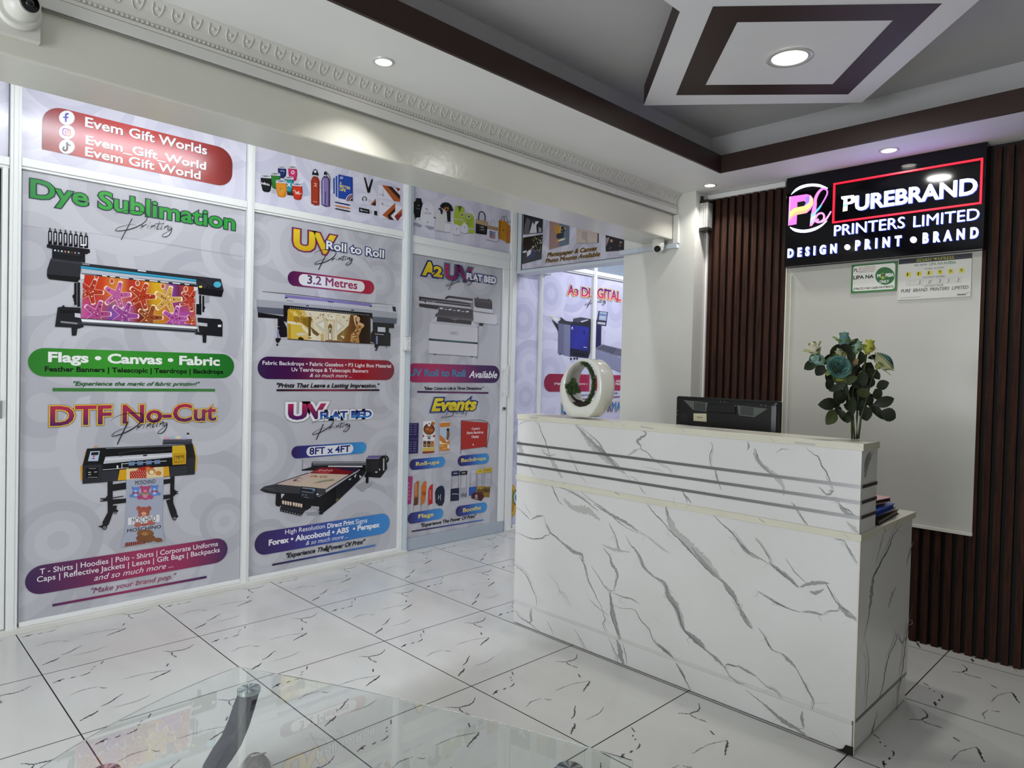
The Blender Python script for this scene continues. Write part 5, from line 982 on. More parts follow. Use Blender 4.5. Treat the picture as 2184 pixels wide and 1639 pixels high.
for i in range(70): q = rs.random(); pr.E(rs.choice(('#e9d7a8', '#8c3b2c', '#3d4a26', '#d98f6a', '#5e2f3f', '#c2a04a')), 1575-110*q+rs.uniform(-28, 28)*(.6+q), 650+235*q, 9, n=6)
pr.end('printer_picture', t)
pr.begin(1).K(510, 300, 2.979); pr.pill(['#331a4c', '#4c1c4c', '#8a1f3f', '#a01f2c', '#7c2138'], 117, 1372, 1513, 985, 1398, 1525)
pr.T('Fabric Backdrops • Fabric Gazebos • P3 Light Box Material', 148, 1422, 963, 1446, 8.2, '#efecf0', .014); pr.T('Uv Teardrops & Telescopic Banners', 332, 1466, 818, 1476, 8, '#efecf0', .012); pr.T('& so much more ...', 447, 1503, 715, 1507, 8, '#efecf0', 0, .3); pr.end('caption_band', t)
pr.begin(1); pr.T('"Prints That Leave a Lasting Impression."', 238, 1568, 890, 1571, 9, '#15151a', .03, .3); pr.P(G(['#15121c', '#8a1f3f', '#15121c'], pr.w(1.85, 0), pr.w(2.5, 0), .1), 236, 1581, 890, 1581, 890, 1592, 236, 1593); pr.end('slogan', t)
pr.begin(2).K(510, 740, 3.034)
pr.T('UV', 322, 470, 548, 458, 30, ['#b32a5a', '#7d2358', '#4a2060'], .05, out=((.16, '#8c8c96'), (.15, '#ececf0'))); pr.T('FLAT BED', 525, 466, 853, 456, 14.5, ['#2a2a72', '#2b5cab', '#3b84cc'], .045, out=((.21, '#8f8f99'), (.20, '#ececf0'))); pr.end('headline', t)
pr.begin(3); script(pr, 497, 602, 715, 528, wd=1.5); pr.end('script_word', t)
pr.begin(1); pr.pill(['#2c1b54', '#33388f', '#3a7bc4', '#4a9bd8'], 338, 642, 720, 823, 618, 693); pr.pill('#e6e7ec', 435, 645, 706, 738, 633, 692); pr.T('8FT x 4FT', 455, 696, 715, 681, 14, ['#23205e', '#2b3a86', '#22255f'], .03, vgrad=False); pr.end('size_badge', t)
pr.begin(1).K(540, 940, 7.045)
K0, K1, K2 = '#17171a', '#26262b', '#3b3b41'
pr.P('#a8a8ae', 1520, 690, 1700, 600, 1800, 640, 1640, 770); pr.P('#9fa0a6', 780, 1080, 1000, 1060, 1000, 1120, 820, 1130)
pr.P('#8e9098', 735, 290, 746, 290, 742, 430, 728, 430); pr.P(K0, 720, 440, 870, 400, 880, 318, 1690, 318, 1690, 470, 880, 450, 730, 455); pr.P('#8b8c92', 872, 322, 1688, 322, 1688, 345, 900, 348); pr.P('#5d5e65', 890, 352, 1688, 350, 1688, 372, 890, 376); pr.P('#c9cacf', 1125, 378, 1638, 380, 1638, 402, 1120, 396)
pr.P('#7d1c24', 830, 495, 1000, 405, 1590, 410, 1440, 512); pr.P('#2a2440', 1230, 412, 1590, 412, 1540, 470, 1330, 440); pr.P('#b33a3c', 880, 470, 1020, 440, 1200, 460, 1100, 500)
for x in range(0, 6): pr.S('#efe6e6', 7, 985+x*36, 452-x % 2*10, 1010+x*36, 440+x % 3*6)
pr.P('#cdb9a6', 330, 655, 830, 492, 1440, 512, 1090, 725, 700, 690); pr.P('#c9b1a8', 330, 655, 830, 492, 980, 498, 560, 672)
pr.S('#a86a2a', 12, 850, 545, 920, 530, 960, 540, 910, 552); pr.E('#a86a2a', 1050, 545, 60, 16); pr.E('#cdb9a6', 1050, 545, 36, 8); pr.E('#a08a86', 680, 585, 60, 34); pr.E('#c6b2aa', 700, 590, 34, 22); pr.E('#7b4a48', 620, 600, 26, 14); pr.S('#97937a', 26, 960, 630, 1080, 605, 1210, 590); pr.S('#7f7d62', 8, 900, 640, 1050, 615, 1200, 600)
pr.S(K0, 10, 330, 655, 560, 575, 830, 488); pr.P(K2, 105, 735, 165, 690, 330, 655, 700, 690, 1090, 728, 1088, 785, 940, 855, 700, 810, 300, 785); pr.P(K0, 105, 735, 300, 775, 700, 800, 700, 830, 300, 800, 180, 780, 105, 748); pr.P('#b0b1b6', 1085, 735, 1440, 512, 1600, 420, 1600, 445, 1450, 540, 1088, 785); pr.P(K0, 1090, 728, 1440, 508, 1600, 415, 1608, 425, 1445, 520, 1090, 740)
pr.P(K1, 1088, 785, 1450, 540, 1630, 440, 1690, 480, 1600, 590, 1240, 935, 1060, 1080, 1000, 1110, 985, 1050, 985, 850); pr.P(K0, 985, 850, 1088, 785, 1240, 690, 1240, 930, 1050, 1080, 985, 1040)
for P in ((1420, 590, 1470, 560, 1460, 595), (1510, 540, 1545, 495, 1545, 520, 1530, 560), (1590, 520, 1600, 575, 1630, 540)): pr.P('#c3c4c9', *P)
pr.P(K0, 340, 780, 415, 800, 415, 980, 380, 990, 330, 960); pr.P(K0, 330, 955, 400, 970, 395, 995, 345, 985); pr.P('#c5c6ca', 415, 800, 470, 805, 440, 860, 420, 880); pr.P(K0, 470, 805, 985, 850, 985, 1050, 860, 1010, 800, 1050, 420, 985, 400, 900)
pr.P(K1, 400, 1010, 430, 975, 800, 1030, 715, 1135, 400, 1065)
for i in range(8):
    x = 430+i*38+(i > 3)*8; y = 900+i*7; pr.P('#e6d2bd', x, y, x+30, y+3, x+28, y+60, x+2, y+56); pr.S('#a9552c', 5, x+3, y+50, x+26, y+53); pr.E('#d8d8da', 428+i*40, 1052+i*9, 6, n=8); pr.S('#3f3f46', 12, 440+i*42, 1010+i*7, 450+i*42, 1030+i*7)
pr.P('#101216', 718, 688, 952, 712, 925, 900, 690, 872); pr.P('#22262d', 730, 700, 940, 722, 916, 888, 702, 862); pr.P('#b5bfcb', 735, 706, 925, 726, 923, 736, 733, 716); pr.P('#5f8fc0', 890, 735, 925, 740, 922, 765, 888, 760); pr.S('#9aa3ad', 7, 725, 765, 905, 788); pr.R('#5a626c', 780, 800, 800, 836); pr.R('#484f58', 720, 795, 760, 830); pr.S('#9aa3ad', 5, 760, 850, 830, 860); pr.E('#dfe0e4', 962, 808, 18, 12); pr.P('#a7a9ad', 868, 985, 985, 992, 985, 1040, 865, 1030)
pr.P(K0, 1690, 280, 1890, 262, 1935, 225, 1990, 240, 2010, 420, 1960, 490, 1905, 560, 1660, 545, 1700, 470); pr.P('#6a6290', 1688, 275, 1730, 230, 1930, 226, 1885, 275); pr.P('#8f88ad', 1688, 264, 1885, 262, 1885, 275, 1688, 278); pr.P(K1, 1700, 280, 1885, 278, 1880, 450, 1690, 470); pr.S('#111114', 26, 1940, 240, 2000, 240, 2022, 290, 2000, 325); pr.S('#c2c3c8', 18, 1958, 270, 1955, 450); pr.S('#70727a', 8, 1988, 180, 1985, 260); pr.R('#d8d9dd', 1828, 466, 1862, 482); pr.P(K0, 1690, 545, 1730, 545, 1728, 630, 1700, 650, 1685, 630); pr.R('#d8d8dc', 1888, 420, 1900, 450)
pr.P(K0, 1190, 945, 1240, 930, 1200, 900); pr.P(K0, 975, 1080, 1050, 1085, 1040, 1108, 990, 1110); pr.P('#a98c3a', 1235, 905, 1278, 860, 1270, 885, 1245, 912); pr.S('#6e6f75', 5, 165, 715, 300, 732)
pr.end('printer_picture', t)
pr.begin(1).K(510, 740, 3.034); pr.pill(['#2f1a52', '#3d2c7c', '#3b57a8', '#3a7fc8', '#3f8fd6'], 100, 1197, 1345, 975, 1080, 1213)
pr.T('High Resolution', 297, 1211, 553, 1176, 9.5, '#f0f0f4', .006); pr.T('Direct Print', 570, 1173, 742, 1149, 9.5, '#f0f0f4', .03); pr.T('Signs', 752, 1148, 827, 1136, 9.5, '#f0f0f4', .006); pr.T('Forex • Alucobond • ABS  • Perspex', 192, 1284, 905, 1168, 11.5, '#f0f0f4', .038); pr.T('& so much more ...', 430, 1282, 703, 1239, 9, '#f0f0f4', 0, .3); pr.end('caption_band', t)
pr.begin(1); pr.T('"Experience The Power Of Print"', 303, 1364, 815, 1276, 9.5, '#1c1c28', .03, .3); pr.P(G(['#241a3c', '#2c3a86', '#3f7fc8'], pr.w(1.85, 0), pr.w(2.45, 0), .1), 213, 1406, 880, 1279, 880, 1290, 213, 1418); pr.P('#2b2c2e', 550, 1320, 566, 1278, 582, 1330); pr.end('slogan', t)
# ============ 3: sheet on the shop door
t, pr = poster('grey printed sheet with a flatbed printer filling the glass of the shop door', 2.763, 3.621, .089, 2.02, LOW, 9, 26)
pr.begin(2).K(840, 380, 3.564)
for s_, a in (('A', (222, 733, 312, 746, 27)), ('2', (304, 745, 360, 752, 20))): pr.T(s_, *a, ['#ead23a', '#d9bb22'], .05, out=((.13, '#2b3f7a'), (.10, '#23244e')))
pr.T('UV', 392, 770, 582, 782, 29, ['#a82e58', '#5a2056', '#9b2d5a'], .05, out=((.10, '#3f6f8e'),), vgrad=False); pr.T('FLAT BED', 552, 770, 772, 800, 12.5, '#eceaf2', .05, out=((.2, '#6a6a92'),)); pr.end('headline', t)
pr.begin(3); script(pr, 415, 850, 592, 800, wd=1.6); pr.end('script_word', t)
pr.begin(1).K(875, 600, 9.108)
W1, W2, W3 = '#d7d6dc', '#c3c2ca', '#a9a8b0'
pr.P(W1, 165, 300, 175, 500, 95, 500, 95, 490, 158, 490); pr.P('#3a3338', 165, 298, 1220, 430, 1220, 560, 560, 500, 520, 550, 280, 515, 165, 495); pr.P(W2, 168, 380, 1220, 510, 1215, 548, 168, 430); pr.P('#8d8a92', 200, 345, 1220, 462, 1220, 478, 200, 360); pr.P('#2a2528', 170, 306, 1220, 438, 1220, 450, 170, 320); pr.P('#d0cfd6', 200, 392, 480, 395, 480, 405, 200, 402); pr.S('#1f1b1e', 8, 168, 372, 1220, 500); pr.E('#211d20', 290, 406, 14)
pr.P('#2b262a', 662, 345, 700, 295, 740, 282, 1210, 345, 1210, 385, 760, 325, 720, 332, 700, 352); pr.P('#bdbcc5', 720, 335, 760, 328, 1210, 385, 1210, 440, 720, 352); pr.P('#8f8d95', 1170, 430, 1222, 400, 1222, 600, 1170, 560)
pr.P(W1, 1226, 320, 1570, 360, 1600, 420, 1610, 560, 1590, 630, 1222, 575); pr.P('#3e383e', 1238, 325, 1570, 362, 1590, 420, 1590, 552, 1290, 515, 1245, 490); pr.P('#4d464c', 1238, 325, 1570, 362, 1580, 440, 1240, 395); pr.R('#2a2528', 1288, 312, 1316, 330); pr.R('#2a2528', 1505, 345, 1532, 362); pr.P('#b4b3bc', 1610, 500, 1640, 510, 1630, 630, 1600, 632); pr.S('#2a2528', 7, 1222, 578, 1590, 632)
pr.P(W1, 1222, 600, 1680, 660, 1682, 800, 1660, 850, 1250, 798, 1222, 770); pr.S('#77757d', 5, 1250, 800, 1660, 850, 1682, 810); pr.R('#2a2528', 1335, 815, 1412, 868)
pr.P('#4a4449', 548, 510, 1210, 560, 1218, 760, 560, 690, 480, 690, 490, 640, 540, 610); pr.P('#5f5960', 500, 655, 1218, 720, 1218, 770, 520, 690); pr.P(W1, 370, 800, 520, 692, 1180, 760, 1310, 890, 1320, 920, 1300, 1465, 350, 1405, 365, 830); pr.P('#3a3438', 520, 692, 1190, 765, 1180, 850, 505, 780); pr.S('#a9a8b0', 7, 790, 735, 925, 748); pr.S('#a9a8b0', 5, 860, 745, 858, 800)
for i in range(7): pr.R('#e2e1e6', 570+i*84, 520+i*10+(i % 2)*14, 628+i*84, 545+i*10)
pr.P(W2, 370, 800, 505, 782, 1210, 872, 1310, 895, 1300, 905, 380, 815); pr.P(W1, 365, 815, 1310, 905, 1300, 1465, 352, 1405); pr.P('#26303a', 356, 1112, 1302, 1190, 1302, 1226, 354, 1152); pr.P(G(['#2a3a44', '#5f8f98', '#2c4048'], pr.w(*pr.uv(400, 1140)), pr.w(*pr.uv(1300, 1200)), .1), 420, 1126, 1290, 1196, 1290, 1208, 420, 1142)
pr.S('#6f6d75', 10, 1300, 905, 1312, 930, 1302, 1460, 1270, 1468); pr.S('#6f6d75', 8, 352, 1408, 800, 1436, 1270, 1468); pr.P('#2a2528', 440, 1412, 500, 1416, 490, 1430, 450, 1428); pr.P('#2a2528', 1160, 1460, 1220, 1464, 1210, 1478, 1170, 1474)
for x in (780, 810, 840, 870, 905): pr.S('#5d5b63', 6, x, 1010-(x % 3)*8, x+14, 985, x+8, 1020); 
pr.S('#77757d', 8, 770, 1026, 925, 1042); pr.end('printer_picture', t)
pr.begin(1).K(840, 380, 3.564); pr.pill(['#9b2c5c', '#b0305c', '#8a2a62', '#4a2058', '#33194e'], 97, 1397, 1545, 803, 1437, 1565); pr.T('UV Roll to Roll', 115, 1502, 540, 1510, 14.5, ['#4a7aa0', '#3f86a8'], .04); pr.T('Available', 570, 1514, 783, 1524, 14.5, '#f2f0f4', .02, .3); pr.end('caption_band', t)
pr.begin(1).K(840, 750, 3.643); pr.T('"Ideas Come to Life in Three Dimensions."', 235, 294, 695, 300, 6, '#1e1c2a', .03, .3); pr.P(G(['#3a1c4c', '#6b2a60', '#3a1c4c'], pr.w(2.9, 0), pr.w(3.55, 0), .1), 180, 307, 733, 316, 733, 329, 180, 321); pr.end('slogan', t)
pr.begin(2); pr.T('Events', 295, 460, 635, 452, 25, ['#f0dc3c', '#dcc426'], .045, .28, out=((.13, '#3b64ac'), (.10, '#262a5c'))); pr.end('headline', t)
pr.begin(3).K(860, 830, 5.122)
for w_, *xy in (([2, 5], 455, 205, 500, 180, 545, 195, 540, 230, 490, 245, 545, 250, 530, 290, 470, 310, 420, 318, 412, 312, 440, 302, 560, 300, 650, 306), (4, 500, 190, 480, 250, 462, 290), ([2, 4], 530, 275, 545, 250, 560, 255), ([2, 4], 585, 255, 568, 265, 575, 275, 592, 258, 592, 276), ([2, 4], 605, 278, 612, 258, 625, 258, 624, 276), ([2, 4], 645, 258, 632, 270, 645, 274, 656, 240, 652, 275), ([2, 4], 664, 275, 668, 258), ([2, 4], 686, 255, 675, 265, 684, 272, 688, 258, 680, 292, 664, 304)): pr.S('#101014', w_, *xy)
pr.end('script_word', t)
def stand(nm, fn): pr.begin(1).K(860, 830, 5.122); fn(); pr.end(nm, t)
def rollups():
    pr.P('#2b2358', 52, 374, 168, 372, 160, 705, 40, 712)
    for i in range(5):
        for j in range(2): pr.S('#8f88b8', 5, 64+j*48-i, 392+i*26, 98+j*48-i, 391+i*26); pr.S('#8f88b8', 5, 60+j*48-i, 582+i*24, 94+j*48-i, 581+i*24)
    pr.S('#6f68a0', 4, 58, 546, 152, 545); pr.P('#b9b9c0', 34, 712, 162, 703, 165, 716, 36, 728)
    pr.P('#ecebed', 216, 352, 344, 350, 336, 700, 205, 710); pr.E('#5a2c16', 280, 440, 62, 62); pr.E('#8f4a1c', 278, 448, 50, 46); pr.E('#c07a2c', 262, 440, 18, 14); pr.E('#b5652a', 300, 455, 22, 16); pr.E('#b8682a', 322, 378, 20, 22); pr.P('#f4f4f4', 262, 352, 298, 352, 296, 400, 280, 412, 264, 400); pr.E('#2b2b2b', 281, 380, 8)
    pr.R('#a5362c', 212, 500, 226, 528); pr.E('#a5362c', 332, 515, 12, 14); pr.S('#4a3a36', 8, 252, 518, 302, 516); pr.R('#4a3a36', 266, 528, 292, 548)
    for x, q in ((216, '#5f3a22'), (258, '#3f2a1e'), (297, '#b5702a')): pr.R(q, x, 568, x+36, 634); pr.E('#c98a3c', x+18, 612, 12, 10)
    pr.P('#d8b95a', 212, 640, 338, 636, 337, 678, 209, 684); pr.P('#8f2f28', 208, 684, 337, 678, 336, 700, 206, 708); pr.P('#c6c6cc', 200, 710, 338, 698, 340, 712, 202, 724)
    pr.P('#d3d6dc', 396, 360, 508, 354, 502, 672, 390, 680); pr.P('#d07f28', 398, 372, 508, 364, 507, 412, 397, 420); pr.P('#b7c8d8', 397, 425, 507, 415, 505, 560, 470, 560, 396, 500); pr.P('#cf7a22', 396, 500, 450, 545, 470, 585, 504, 555, 502, 600, 430, 590, 394, 560); pr.P('#efe2b8', 394, 560, 430, 590, 502, 600, 502, 612, 394, 605); pr.P('#d28a30', 394, 605, 502, 600, 502, 672, 390, 678); pr.E('#1d1816', 486, 448, 16, 20); pr.P('#7b5536', 472, 470, 500, 460, 505, 500, 490, 560, 465, 550, 472, 510); pr.E('#f1ead6', 490, 630, 12, 22); pr.S('#f0e6cc', 4, 400, 622, 440, 620); pr.S('#f0e6cc', 4, 430, 652, 470, 648); pr.P('#c3c3ca', 378, 700, 512, 680, 514, 698, 380, 714)
stand('roll_up_picture', rollups)
def backd():
    pr.P('#b02a22', 634, 348, 922, 370, 910, 630, 630, 665); pr.S('#2a2728', 5, 632, 345, 628, 668, 617, 700); pr.S('#2a2728', 4, 632, 345, 922, 368, 912, 632); pr.S('#2a2728', 6, 895, 626, 916, 644)
    pr.T('Custom', 746, 444, 832, 446, 5, '#f0e8e6', .02); pr.T('Fabric Backdrop', 692, 490, 872, 487, 5, '#f0e8e6', .02); pr.T('Display', 746, 532, 824, 534, 5, '#f0e8e6', .02); pr.S('#f0e8e6', 6, 766, 600, 757, 606, 766, 612, 758, 620)
stand('backdrop_picture', backd)
def flags():
    for x, y in ((26, 1360), (110, 1340), (188, 1338), (268, 1338)): pr.S('#77757d', 3, x+2, y-90, x, y)
    pr.P('#b23c74', 44, 955, 102, 956, 82, 1256, 30, 1266); pr.P('#b0682c', 122, 1040, 150, 1006, 172, 1006, 160, 1262, 114, 1276); pr.P('#5f3a22', 116, 1190, 164, 1180, 160, 1262, 114, 1276); pr.P('#cf6f22', 195, 1070, 225, 1015, 252, 1004, 248, 1150, 230, 1240, 190, 1278); pr.E('#33302e', 222, 1140, 16, 20); pr.E('#cf6f22', 222, 1140, 9, 12); pr.P('#bd2a22', 272, 1100, 292, 1055, 322, 1036, 318, 1250, 270, 1272)
    pr.P('#1b2338', 345, 1130, 362, 1085, 395, 1060, 430, 1060, 450, 1110, 446, 1230, 425, 1275, 385, 1278, 350, 1240); pr.S('#e4e6ee', 5, 378, 1205, 388, 1180, 380, 1165); pr.S('#e4e6ee', 4, 404, 1215, 406, 1150); pr.S('#3e5a92', 5, 395, 1062, 430, 1062, 449, 1110, 446, 1200)
    for s_, x, y, h, cc in (('WOVEN', 55, 1020, 210, '#f0d8e4'), ('BURGER', 132, 1040, 130, '#f0e2c8'), ('2U14U', 288, 1105, 110, '#f2dede')):
        n = len(s_)
        for i, ch in enumerate(s_): q = y+h*i/n; pr.S(cc, 3, x-3, q, x+12, q+h/n*.3); pr.S(cc, 3, x+12, q+h/n*.3, x-3, q+h/n*.62)
stand('flag_picture', flags)
def booths():
    for x, y, X, Y, q in ((525, 896, 612, 950, '#262b52'), (616, 896, 700, 940, '#2e2326'), (730, 886, 800, 928, '#c4c2ce'), (803, 878, 870, 924, '#d6bc2c'), (880, 862, 972, 914, '#c7a83a')): pr.P(q, x, y+4, X, y-4, X-4, Y-4, x-2, Y+4); pr.S('#e6e4ea' if q != '#d6bc2c' and q != '#c7a83a' else '#3a2f1a', 6, x+22, (y+Y)/2+1, X-24, (y+Y)/2-3)
    for x, y, Y in ((530, 950, 1085), (602, 950, 1080), (626, 940, 1080), (692, 936, 1076), (732, 926, 1070), (798, 925, 1066), (812, 922, 1064), (862, 920, 1060), (884, 912, 1064), (962, 905, 1062)): pr.S('#9a99a2', 4, x, y, x-2, Y)
    pr.P('#1d2140', 516, 1092, 608, 1080, 606, 1218, 512, 1228); pr.P('#a9a8b4', 618, 1084, 696, 1076, 694, 1186, 616, 1194); pr.P('#2f58b0', 716, 1074, 800, 1066, 795, 1160, 714, 1168); pr.P('#a88a30', 800, 1064, 868, 1060, 868, 1140, 800, 1150); pr.P('#8f7026', 866, 1066, 950, 1066, 938, 1186, 862, 1176); pr.S('#e6e4ea', 5, 530, 1150, 560, 1146, 600, 1150)
    for i in range(4): pr.R('#2a2012', 806+i*16, 1098-i % 2*8, 816+i*16, 1128); pr.R('#2a2012', 874+i*18, 1090-i % 2*8, 886+i*18, 1130); pr.R('#4c4a58', 630+i*16, 1146-i % 2*10, 640+i*16, 1178)
    pr.P('#4a1d1f', 742, 1150, 770, 1128, 860, 1126, 882, 1180, 850, 1225, 742, 1195); pr.P('#5b2528', 770, 1128, 860, 1126, 870, 1146, 756, 1152); pr.E('#e8dede', 796, 1172, 12, 16); pr.E('#4a1d1f', 796, 1172, 6, 9); pr.S('#e8dede', 4, 778, 1195, 816, 1198)
stand('booth_picture', booths)
YL = ['#efe08a', '#e4cc5a']
BL = ['#2c2156', '#33459a', '#3d82c8', '#4a97d6']
for s_, a, tx in (('Roll-ups', (68, 765, 882, 458, 742, 858), (137, 838, 390, 820, 8)), ('Backdrops', (595, 724, 840, 937, 708, 818), (632, 793, 898, 782, 7.5)), ('Flags', (47, 1352, 1470, 437, 1305, 1425), (164, 1413, 325, 1392, 8.3)), ('Booths', (573, 1277, 1390, 915, 1240, 1350), (652, 1343, 845, 1321, 8.3))):
    pr.begin(1).K(860, 830, 5.122); pr.pill(list(BL), *a); pr.T(s_, *tx, list(YL), .025); pr.end('caption_badge', t)
pr.begin(1); pr.T('"Experience The Power Of Print"', 193, 1504, 795, 1408, 7, '#1e1c2a', .03, .3); pr.P(G(['#33194e', '#33459a', '#3d7fc4'], pr.w(2.9, 0), pr.w(3.5, 0), .1), 88, 1550, 873, 1425, 873, 1437, 88, 1565); pr.end('slogan', t)
# ============ transom sheets
t, pr = poster('lilac window sheet with a red rounded panel of three white lines', .600, 1.628, ZR1+.002, 2.62, TOPC, 31, 16, rough=.16, rmax=.24)
pr.begin(1).K(0, 160, 2.731); pr.pill(['#8d2a2a', '#c02c2c', '#c8342e', '#b02a28', '#7e2724'], 247, 183, 440, 1355, 425, 655, rr=.78, sq=(2,))
for (s_, a) in (('Evem Gift Worlds', (497, 306, 1203, 459, 20)), ('Evem_Gift_World', (500, 407, 1197, 548, 18)), ('Evem Gift World', (497, 474, 1165, 605, 18.5))):
    x0, y0, x1, y1, h = a; pr.T(s_, x0+4, y0+4, x1+4, y1+4, h, '#6d2330', .02); pr.T(s_, *a, '#f0f0f4', .02)
pr.end('red_panel', t)
pr.begin(2)
for y in (250, 334, 418): pr.E('#b9b7c4', 389, y+2, 46, 42); pr.E('#f2f2f6', 387, y, 45, 41)
pr.S('#3a44b4', 11, 398, 228, 384, 230, 382, 246, 382, 276); pr.S('#3a44b4', 8, 366, 247, 398, 250)
IG = G(['#6a3fb0', '#b03a80', '#d88a3a'], pr.w(*pr.uv(360, 320)), pr.w(*pr.uv(412, 350)), .27)
pr.pill(IG, 362, 308, 352, 412, 318, 362, rr=.6); pr.pill('#f2f2f6', 368, 315, 347, 406, 323, 357, rr=.6); pr.E(IG, 387, 335, 12, 11); pr.E('#f2f2f6', 387, 335, 7, 6.5); pr.E(IG, 400, 323, 3)
pr.S('#35b8c0', 8, 386, 392, 386, 430, 372, 440, 364, 428); pr.S('#d2405a', 8, 390, 396, 392, 434, 378, 444, 368, 434); pr.S('#17171c', 9, 388, 394, 389, 432, 375, 442, 365, 430, 374, 420); pr.S('#17171c', 8, 389, 394, 398, 408, 412, 412)
pr.end('icons', t)
t, pr = poster('lilac window sheet picturing tumblers, bottles and a notebook under the beam', 1.671, 2.688, ZR1+.002, 2.62, TOPC, 41, 16, rough=.16, rmax=.24)
pr.begin(1).K(480, 200, 5.46)
def cup(x0, y0, x1, y1, c, c2, sk=0):
    w_ = x1-x0; h = y1-y0
    pr.P(c2, x0, y0+h*.16, x0+w_*.02, y0+h*.5, x0+w_*.18, y1-h*.08, x0+w_*.35, y1-2, x0+w_*.72, y1+h*.02, x0+w_*.88, y1-h*.04, x1, y0+h*.6, x1-w_*.04, y0+h*.22); pr.P(c, x0+w_*.06, y0+h*.2, x0+w_*.1, y0+h*.5, x0+w_*.28, y1-h*.1, x0+w_*.62, y1-h*.06, x1-w_*.12, y0+h*.6, x1-w_*.14, y0+h*.26)
    pr.P('#c9cad2', x0, y0+h*.04, x0+w_*.3, y0, x1-w_*.06, y0+h*.06, x1-w_*.04, y0+h*.22, x0+w_*.5, y0+h*.2, x0, y0+h*.17); pr.P('#5c5e68', x0+w_*.05, y0+h*.07, x0+w_*.5, y0+h*.05, x1-w_*.1, y0+h*.1, x0+w_*.4, y0+h*.12)
pr.P('#3a2a2a', 720, 1150, 800, 1155, 800, 1190, 720, 1180); pr.P('#b9bac4', 540, 1115, 600, 1122, 600, 1165, 540, 1160)
pr.P('#b9c3de', 850, 1045, 925, 1020, 980, 1160, 960, 1185, 900, 1195); pr.P('#e4e6f0', 840, 1040, 905, 1012, 920, 1030, 850, 1060)
cup(612, 845, 712, 985, '#23306a', '#161d44'); cup(732, 842, 840, 1015, '#c8346a', '#a3264f'); cup(528, 918, 645, 1110, '#2e7d34', '#1d5a28'); cup(688, 962, 800, 1155, '#2f98a8', '#1d4a44'); cup(412, 945, 540, 1145, '#1b1b20', '#0e0e12'); cup(588, 1003, 720, 1205, '#e0922a', '#c87a1c'); cup(778, 1040, 902, 1236, '#d03a22', '#b02c18')
pr.T('infinix', 420, 1056, 516, 1072, 5, '#e8e8ec', .02); pr.S('#f0e2dc', 6, 786, 1135, 810, 1128, 830, 1160, 850, 1140, 862, 1172, 888, 1160); pr.T('itel', 812, 1168, 862, 1176, 6, '#f0e2dc', .01, .3); pr.E('#f2e6ea', 786, 918, 20, 22); pr.E('#c8346a', 786, 918, 11, 12); pr.S('#f0f0f4', 10, 722, 1040, 738, 1060, 722, 1078); pr.S('#f0f0f4', 10, 758, 1042, 744, 1062, 760, 1086)
for x, y, q in ((634, 1102, '#c8542a'), (650, 1104, '#5f9a3a'), (634, 1120, '#3f8ac0'), (650, 1122, '#e6c23a')): pr.R(q, x, y, x+13, y+14)
pr.S('#d8dcee', 5, 640, 905, 665, 898, 690, 912)
for x0, x1, yt_, yb_, q, q2 in ((998, 1098, 985, 1300, '#a83a22', '#8a2c18'), (1118, 1222, 985, 1315, '#8878b0', '#3a3058')):
    pr.P(q2, x0, yt_+30, x0+15, yt_-5, x0+30, yt_-25, x1-25, yt_-18, x1-8, yt_+10, x1, yt_+40, x1-2, yb_, x0+50, yb_+4, x0+2, yb_-22); pr.P(q, x0+10, yt_+30, x0+30, yt_-10, x1-32, yt_, x1-20, yt_+40, x1-22, yb_-4, x0+12, yb_-24)
pr.P('#1d1d22', 1015, 955, 1008, 930, 1030, 885, 1050, 878, 1068, 890, 1088, 940, 1084, 965); pr.E('#d6d5e6', 1047, 908, 15, 17); pr.P('#c6c8d0', 1018, 945, 1084, 957, 1084, 972, 1016, 960); pr.S('#f0e4e0', 5, 1034, 1050, 1048, 1044, 1060, 1054, 1048, 1066, 1034, 1084); pr.S('#f0e4e0', 5, 1048, 1066, 1066, 1086); pr.S('#f0e4e0', 4, 1022, 1255, 1070, 1263)
pr.P('#1d1d22', 1146, 945, 1150, 915, 1168, 904, 1186, 915, 1188, 948); pr.S('#55565c', 8, 1170, 912, 1205, 945, 1225, 1000, 1216, 1018, 1195, 985, 1172, 930); pr.S('#d8d0ee', 6, 1140, 1000, 1140, 1290); pr.S('#3a3058', 9, 1166, 1140, 1164, 1285)
pr.P('#2b4fa8', 1256, 985, 1276, 980, 1276, 1170, 1258, 1162); pr.P('#2b4fa8', 1284, 962, 1304, 958, 1304, 1205, 1286, 1198); pr.P('#e4e6f0', 1276, 980, 1282, 980, 1282, 1176, 1276, 1172); pr.P('#2447a4', 1316, 940, 1484, 975, 1486, 1252, 1314, 1215); pr.P('#1a3684', 1470, 973, 1484, 975, 1486, 1252, 1472, 1248)
pr.T('JJW', 1336, 990, 1372, 996, 4.5, '#e6e8f4', .02); pr.T('A', 1332, 1056, 1354, 1060, 6, '#e0d47a', .04); pr.T('BETTER', 1332, 1094, 1454, 1114, 5.2, '#e0d47a', .04); pr.T('LIFE', 1332, 1130, 1400, 1141, 5.2, '#e0d47a', .04)
for r, q in ((84, '#e6e8f0'), (76, '#2447a4'), (66, '#c07a3a'), (52, '#182a66'), (40, '#e6e8f0'), (32, '#4a2a2a')):
    pr.P(q, *[v for a in range(0, 9) for v in (1484-r*math.cos(math.radians(a*10.5)), 1250-r*math.sin(math.radians(a*10.5)))], 1485, 1250)
for y, q in ((1268, '#23305f'), (1306, '#c5763a'), (1342, '#26262c')): pr.P(q, 1268, y-4, 1290, y-8, 1440, y+22, 1465, y+34, 1430, y+36, 1290, y+6)
pr.P('#141418', 1612, 975, 1632, 978, 1665, 1100, 1700, 998, 1722, 998, 1682, 1155, 1656, 1155)
